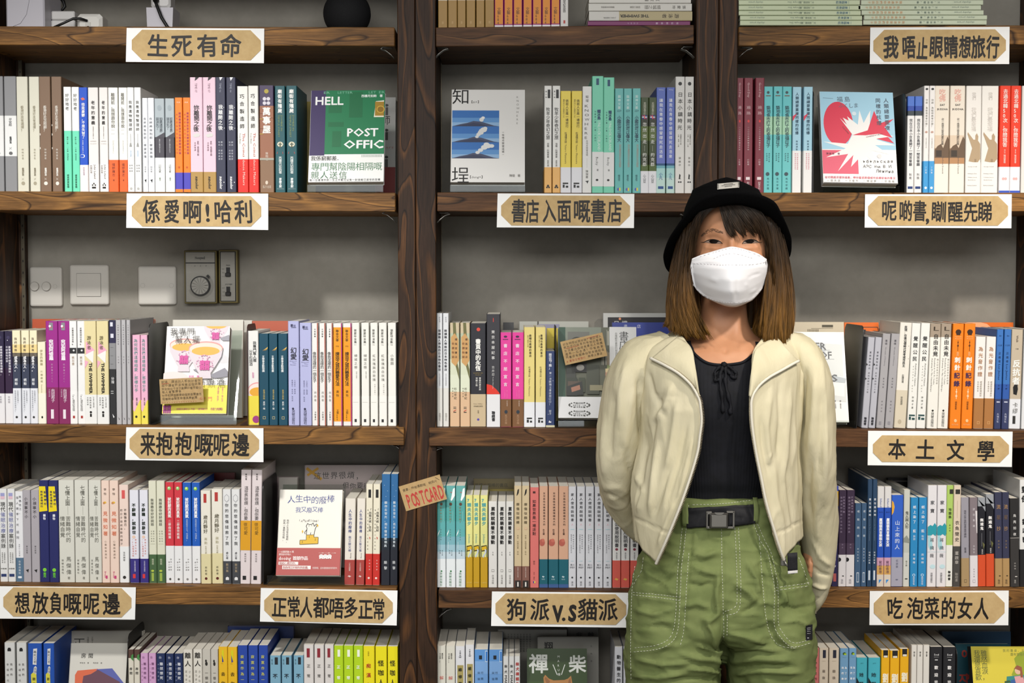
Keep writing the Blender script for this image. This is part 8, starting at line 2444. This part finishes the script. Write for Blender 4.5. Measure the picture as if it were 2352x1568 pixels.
md = jk_o.modifiers.new('thickness', 'SOLIDIFY')
md.thickness = 0.0018
JV = bvh_of(me_jk)


def sleeve(keys, seed, creases):
    """keys: (px, py, Y, half width px, half depth m)"""
    P = curve_pts(keys, 16)
    b = MB()
    n = 56
    rings = []
    for i, p in enumerate(P):
        c = at(p[0], p[1], p[2])
        a0, a1 = P[max(i - 1, 0)], P[min(i + 1, len(P) - 1)]
        t = (at(*a1[:3]) - at(*a0[:3])).normalized()
        side = Vector((0, 1, 0)).cross(t).normalized()
        if side.x < 0:
            side = -side
        dpt = t.cross(side).normalized()
        if dpt.y > 0:
            dpt = -dpt
        w = max(p[3], 1) / F * p[2]
        rings.append([c + side * w * sgnpow(math.cos(2 * math.pi * k / n), .92) + dpt * p[4] * sgnpow(math.sin(2 * math.pi * k / n), .92) for k in range(n)])
    b.grid(rings, CREAM, True)
    b.add(rings[0], [tuple(range(n))], CREAM, True)
    b.add(rings[-1], [tuple(range(n - 1, -1, -1))], CREAM, True)
    me = b.mesh('sleeve')
    bm = bmesh.new()
    bm.from_mesh(me)
    bmesh.ops.recalc_face_normals(bm, faces=bm.faces)
    bm.to_mesh(me)
    bm.free()
    wrinkle(me, .004, 15.0, (1.4, 1.4, .5), seed)
    wrinkle(me, .0018, 15.0, (1.5, 1.5, .35), seed + 9, -1)
    wrinkle(me, .001, 48.0, (1.3, 1.3, .6), seed + 4)
    sculpt(me, creases)
    return attach(mesh_object(me, 'sleeve', CREAM, jk_o), jk_o)


sleeve([(1530, 792, YP + .02, 36, .062), (1478, 818, YP + .014, 46, .074), (1446, 866, YP + .012, 50, .08), (1432, 930, YP + .02, 52, .082), (1424, 1000, YP + .035, 54, .08), (1416, 1060, YP + .055, 48, .074), (1416, 1110, YP + .08, 42, .064), (1432, 1160, YP + .11, 36, .052), (1462, 1206, YP + .13, 30, .044), (1505, 1240, YP + .15, 26, .036), (1545, 1256, YP + .16, 22, .03)], 2.0,
       [([(1440, 830), (1426, 900), (1424, 980)], 6, .006), ([(1466, 860), (1470, 930), (1474, 1010)], 6, -.007), ([(1410, 900), (1402, 980), (1400, 1060)], 6, -.006), ([(1450, 900), (1440, 980), (1430, 1060)], 6, .006), ([(1390, 960), (1384, 1040), (1390, 1100)], 6, .005),
        ([(1386, 1132), (1410, 1140), (1440, 1160)], 5, -.003), ([(1390, 1120), (1420, 1120), (1448, 1136)], 6, .0025), ([(1432, 1020), (1440, 1060), (1450, 1090)], 4, -.006), ([(1476, 850), (1484, 880), (1476, 940)], 4, .005)])
sleeve([(1800, 792, YP + .02, 36, .062), (1836, 816, YP + .014, 44, .074), (1858, 866, YP + .012, 46, .08), (1864, 940, YP + .018, 47, .082), (1866, 1020, YP + .03, 48, .08), (1868, 1090, YP + .05, 48, .074), (1874, 1160, YP + .07, 46, .064), (1878, 1230, YP + .085, 42, .056), (1881, 1290, YP + .095, 35, .048), (1881, 1340, YP + .1, 27, .038), (1876, 1380, YP + .1, 16, .024), (1870, 1404, YP + .1, 5, .01)], 31.0,
       [([(1850, 850), (1842, 920), (1838, 1000)], 6, -.007), ([(1872, 860), (1868, 950), (1858, 1050)], 6, .006), ([(1890, 900), (1886, 1000), (1876, 1090)], 6, -.006), ([(1896, 980), (1896, 1080), (1892, 1160)], 5, .005), ([(1862, 1060), (1856, 1130), (1860, 1190)], 5, -.007), ([(1884, 1100), (1876, 1180), (1880, 1250)], 6, .006),
        ([(1864, 1300), (1884, 1316), (1906, 1322)], 4, -.004), ([(1864, 1340), (1884, 1350), (1898, 1350)], 4, .004), ([(1868, 1240), (1884, 1280), (1908, 1300)], 4, .005), ([(1868, 1376), (1880, 1372)], 3, -.003)])


# turned-out collar
def collar(inner, outer, sgn):
    A, Bc = curve_pts(inner, 8), curve_pts(outer, 8)
    rows = []
    for a, c in zip(A, Bc):
        r = []
        for s in np.linspace(0, 1, 15):
            p = np.array(a) * (1 - s) + np.array(c) * s
            base = surf(JV, p[0], p[1], 0, None)
            if base.y > YP + .03 or (p[0] - np.interp(p[1], *zip(*(zl if sgn < 0 else zr)))) * sgn < 4:
                zz = at(p[0], p[1], YP - .12).z
                base = at(p[0], p[1], min(edge_l if sgn < 0 else edge_r, key=lambda e: abs(e.z - zz)).y)
            r.append(at(p[0], p[1], base.y - (.003 + .007 * math.sin(math.pi * (s * .75 + .1)))))
        rows.append(r)
    b = MB()
    b.grid(rows, CREAM)
    me = b.mesh('collar')
    bm = bmesh.new()
    bm.from_mesh(me)
    bmesh.ops.smooth_vert(bm, verts=bm.verts, factor=.5, use_axis_x=False, use_axis_y=True, use_axis_z=False)
    bmesh.ops.smooth_vert(bm, verts=bm.verts, factor=.5, use_axis_x=False, use_axis_y=True, use_axis_z=False)
    bm.to_mesh(me)
    bm.free()
    o = attach(mesh_object(me, 'collar', CREAM, jk_o), jk_o)
    m2 = o.modifiers.new('thickness', 'SOLIDIFY')
    m2.thickness = 0.0022
    n = 15
    return [me.vertices[i * n + n - 1].co.copy() for i in range(len(rows))]


zpl = collar([(1554, 774), (1574, 784), (1589, 803), (1599, 852), (1607, 906)], [(1496, 822), (1530, 839), (1562, 858), (1590, 884), (1607, 912)], -1)
zpr = collar([(1786, 778), (1758, 786), (1734, 806), (1726, 856), (1722, 906)], [(1831, 828), (1796, 848), (1764, 866), (1740, 886), (1722, 914)], 1)

# zips: pale tape with metal teeth along the collar edge and the front edge
TAPE = mat('d9d4c4', 0.7)
TEETH = mat('a79a82', 0.35, 0.8)
for path0, edge in ((zpl, edge_l), (zpr, edge_r)):
    E_ = [p for p in edge if to_px([p])[0][1] > 918]
    P = list(path0) + [p + Vector((0, -.006, 0)) for p in E_]
    P = [Vector(p) for p in curve_pts([tuple(p) for p in P[::3]] + [tuple(P[-1])], 5)]
    q = MB()
    sg = 1 if edge is edge_l else -1
    q.tube([p + Vector((-sg * .002, -.0012, 0)) for p in P], .0026, TAPE, 8)
    o = attach(q.build('zip_tape'), jk_o)
    q = MB()
    acc = 0
    for a, c in zip(P, P[1:]):
        L = (c - a).length
        k = 0
        while acc < L:
            p = a.lerp(c, acc / L)
            d = (c - a).normalized()
            s_ = d.cross(Vector((0, 1, 0))).normalized() * .0022
            q.tube([p + Vector((sg * .0008, -.003, 0)) - s_ * .6, p + Vector((sg * .0018, -.003, 0)) + s_ * .6], .00075, TEETH, 4)
            acc += .0027
        acc -= L
    attach(q.build('zip_teeth'), o)
end = edge_r[-1]
q = MB()
q.box((-.006, -.011, -.006), (.004, -.004, .008), STEEL, .0012)
q.tube([(0, -.011, .004), (.004, -.013, -.004), (.012, -.012, -.012), (.016, -.01, -.016)], .0018, STEEL, 8)
q.box((.011, -.013, -.02), (.018, -.0105, -.009), STEEL, .0008)
o = attach(q.build('zip_slider'), jk_o)
o.location = end
q = MB()
def strip(y0, y1, m, d):
    q.grid([[at(1808.5 + 23 * i / 4 + (y - 1278) * .02, y - 2 * i / 4, YP - .142 + d + .0012 * math.sin(i)) for i in range(5)] for y in np.linspace(y0, y1, 5)], m)


strip(1270, 1317, BELT, 0)
strip(1311, 1317.5, mat('d2d0cc', .6), -.0012)
o = attach(q.build('hanging_tab'), jk_o)
md = o.modifiers.new('thickness', 'SOLIDIFY')
md.thickness = 0.001

# ---------------------------------------------------------------- shoes (below the frame)
SHOE = mat('e0ddd6', 0.5)
SOLE = mat('c9c4ba', 0.6)
for sg, xa in ((-1, 1552), (1, 1764)):
    xk = xcol(xa, 1450) + sg * .014
    q = MB()
    rows = []
    for t in np.linspace(0, 1, 15):
        yy = YP + .085 - .235 * t
        w = .033 + .012 * math.sin(math.pi * min(t * 1.05, 1)) - .01 * t ** 6
        h = .085 - .052 * min(1, max(0, (t - .35) / .4)) if t < .85 else .033 - .06 * (t - .85)
        rows.append([(xk + sg * .012 * t + w * math.cos(k * math.pi / 12), yy, .016 + max(0, h) * max(0, math.sin(k * math.pi / 12)) ** .7) if k <= 12 else (xk + sg * .012 * t + w * math.cos(k * math.pi / 12), yy, .016) for k in range(24)])
    q.grid(rows, SHOE, True)
    q.add(rows[0], [tuple(range(24))], SHOE)
    q.add(rows[-1], [tuple(range(23, -1, -1))], SHOE)
    o = wpart(q, 'shoe')
    q = MB()
    out = [(xk + sg * .012 * t + (.036 + .012 * math.sin(math.pi * min(t * 1.05, 1)) - .012 * t ** 6) * s, YP + .09 - .245 * t) for s, ts in ((1, np.linspace(0, 1, 13)), (-1, np.linspace(1, 0, 13))) for t in ts]
    n = len(out)
    q.add([(x, y, .0005) for x, y in out] + [(x, y, .018) for x, y in out], [tuple(range(n)), tuple(range(2 * n - 1, n - 1, -1))] + [(i, n + i, n + (i + 1) % n, (i + 1) % n) for i in range(n)], SOLE)
    attach(q.build('sole'), o)
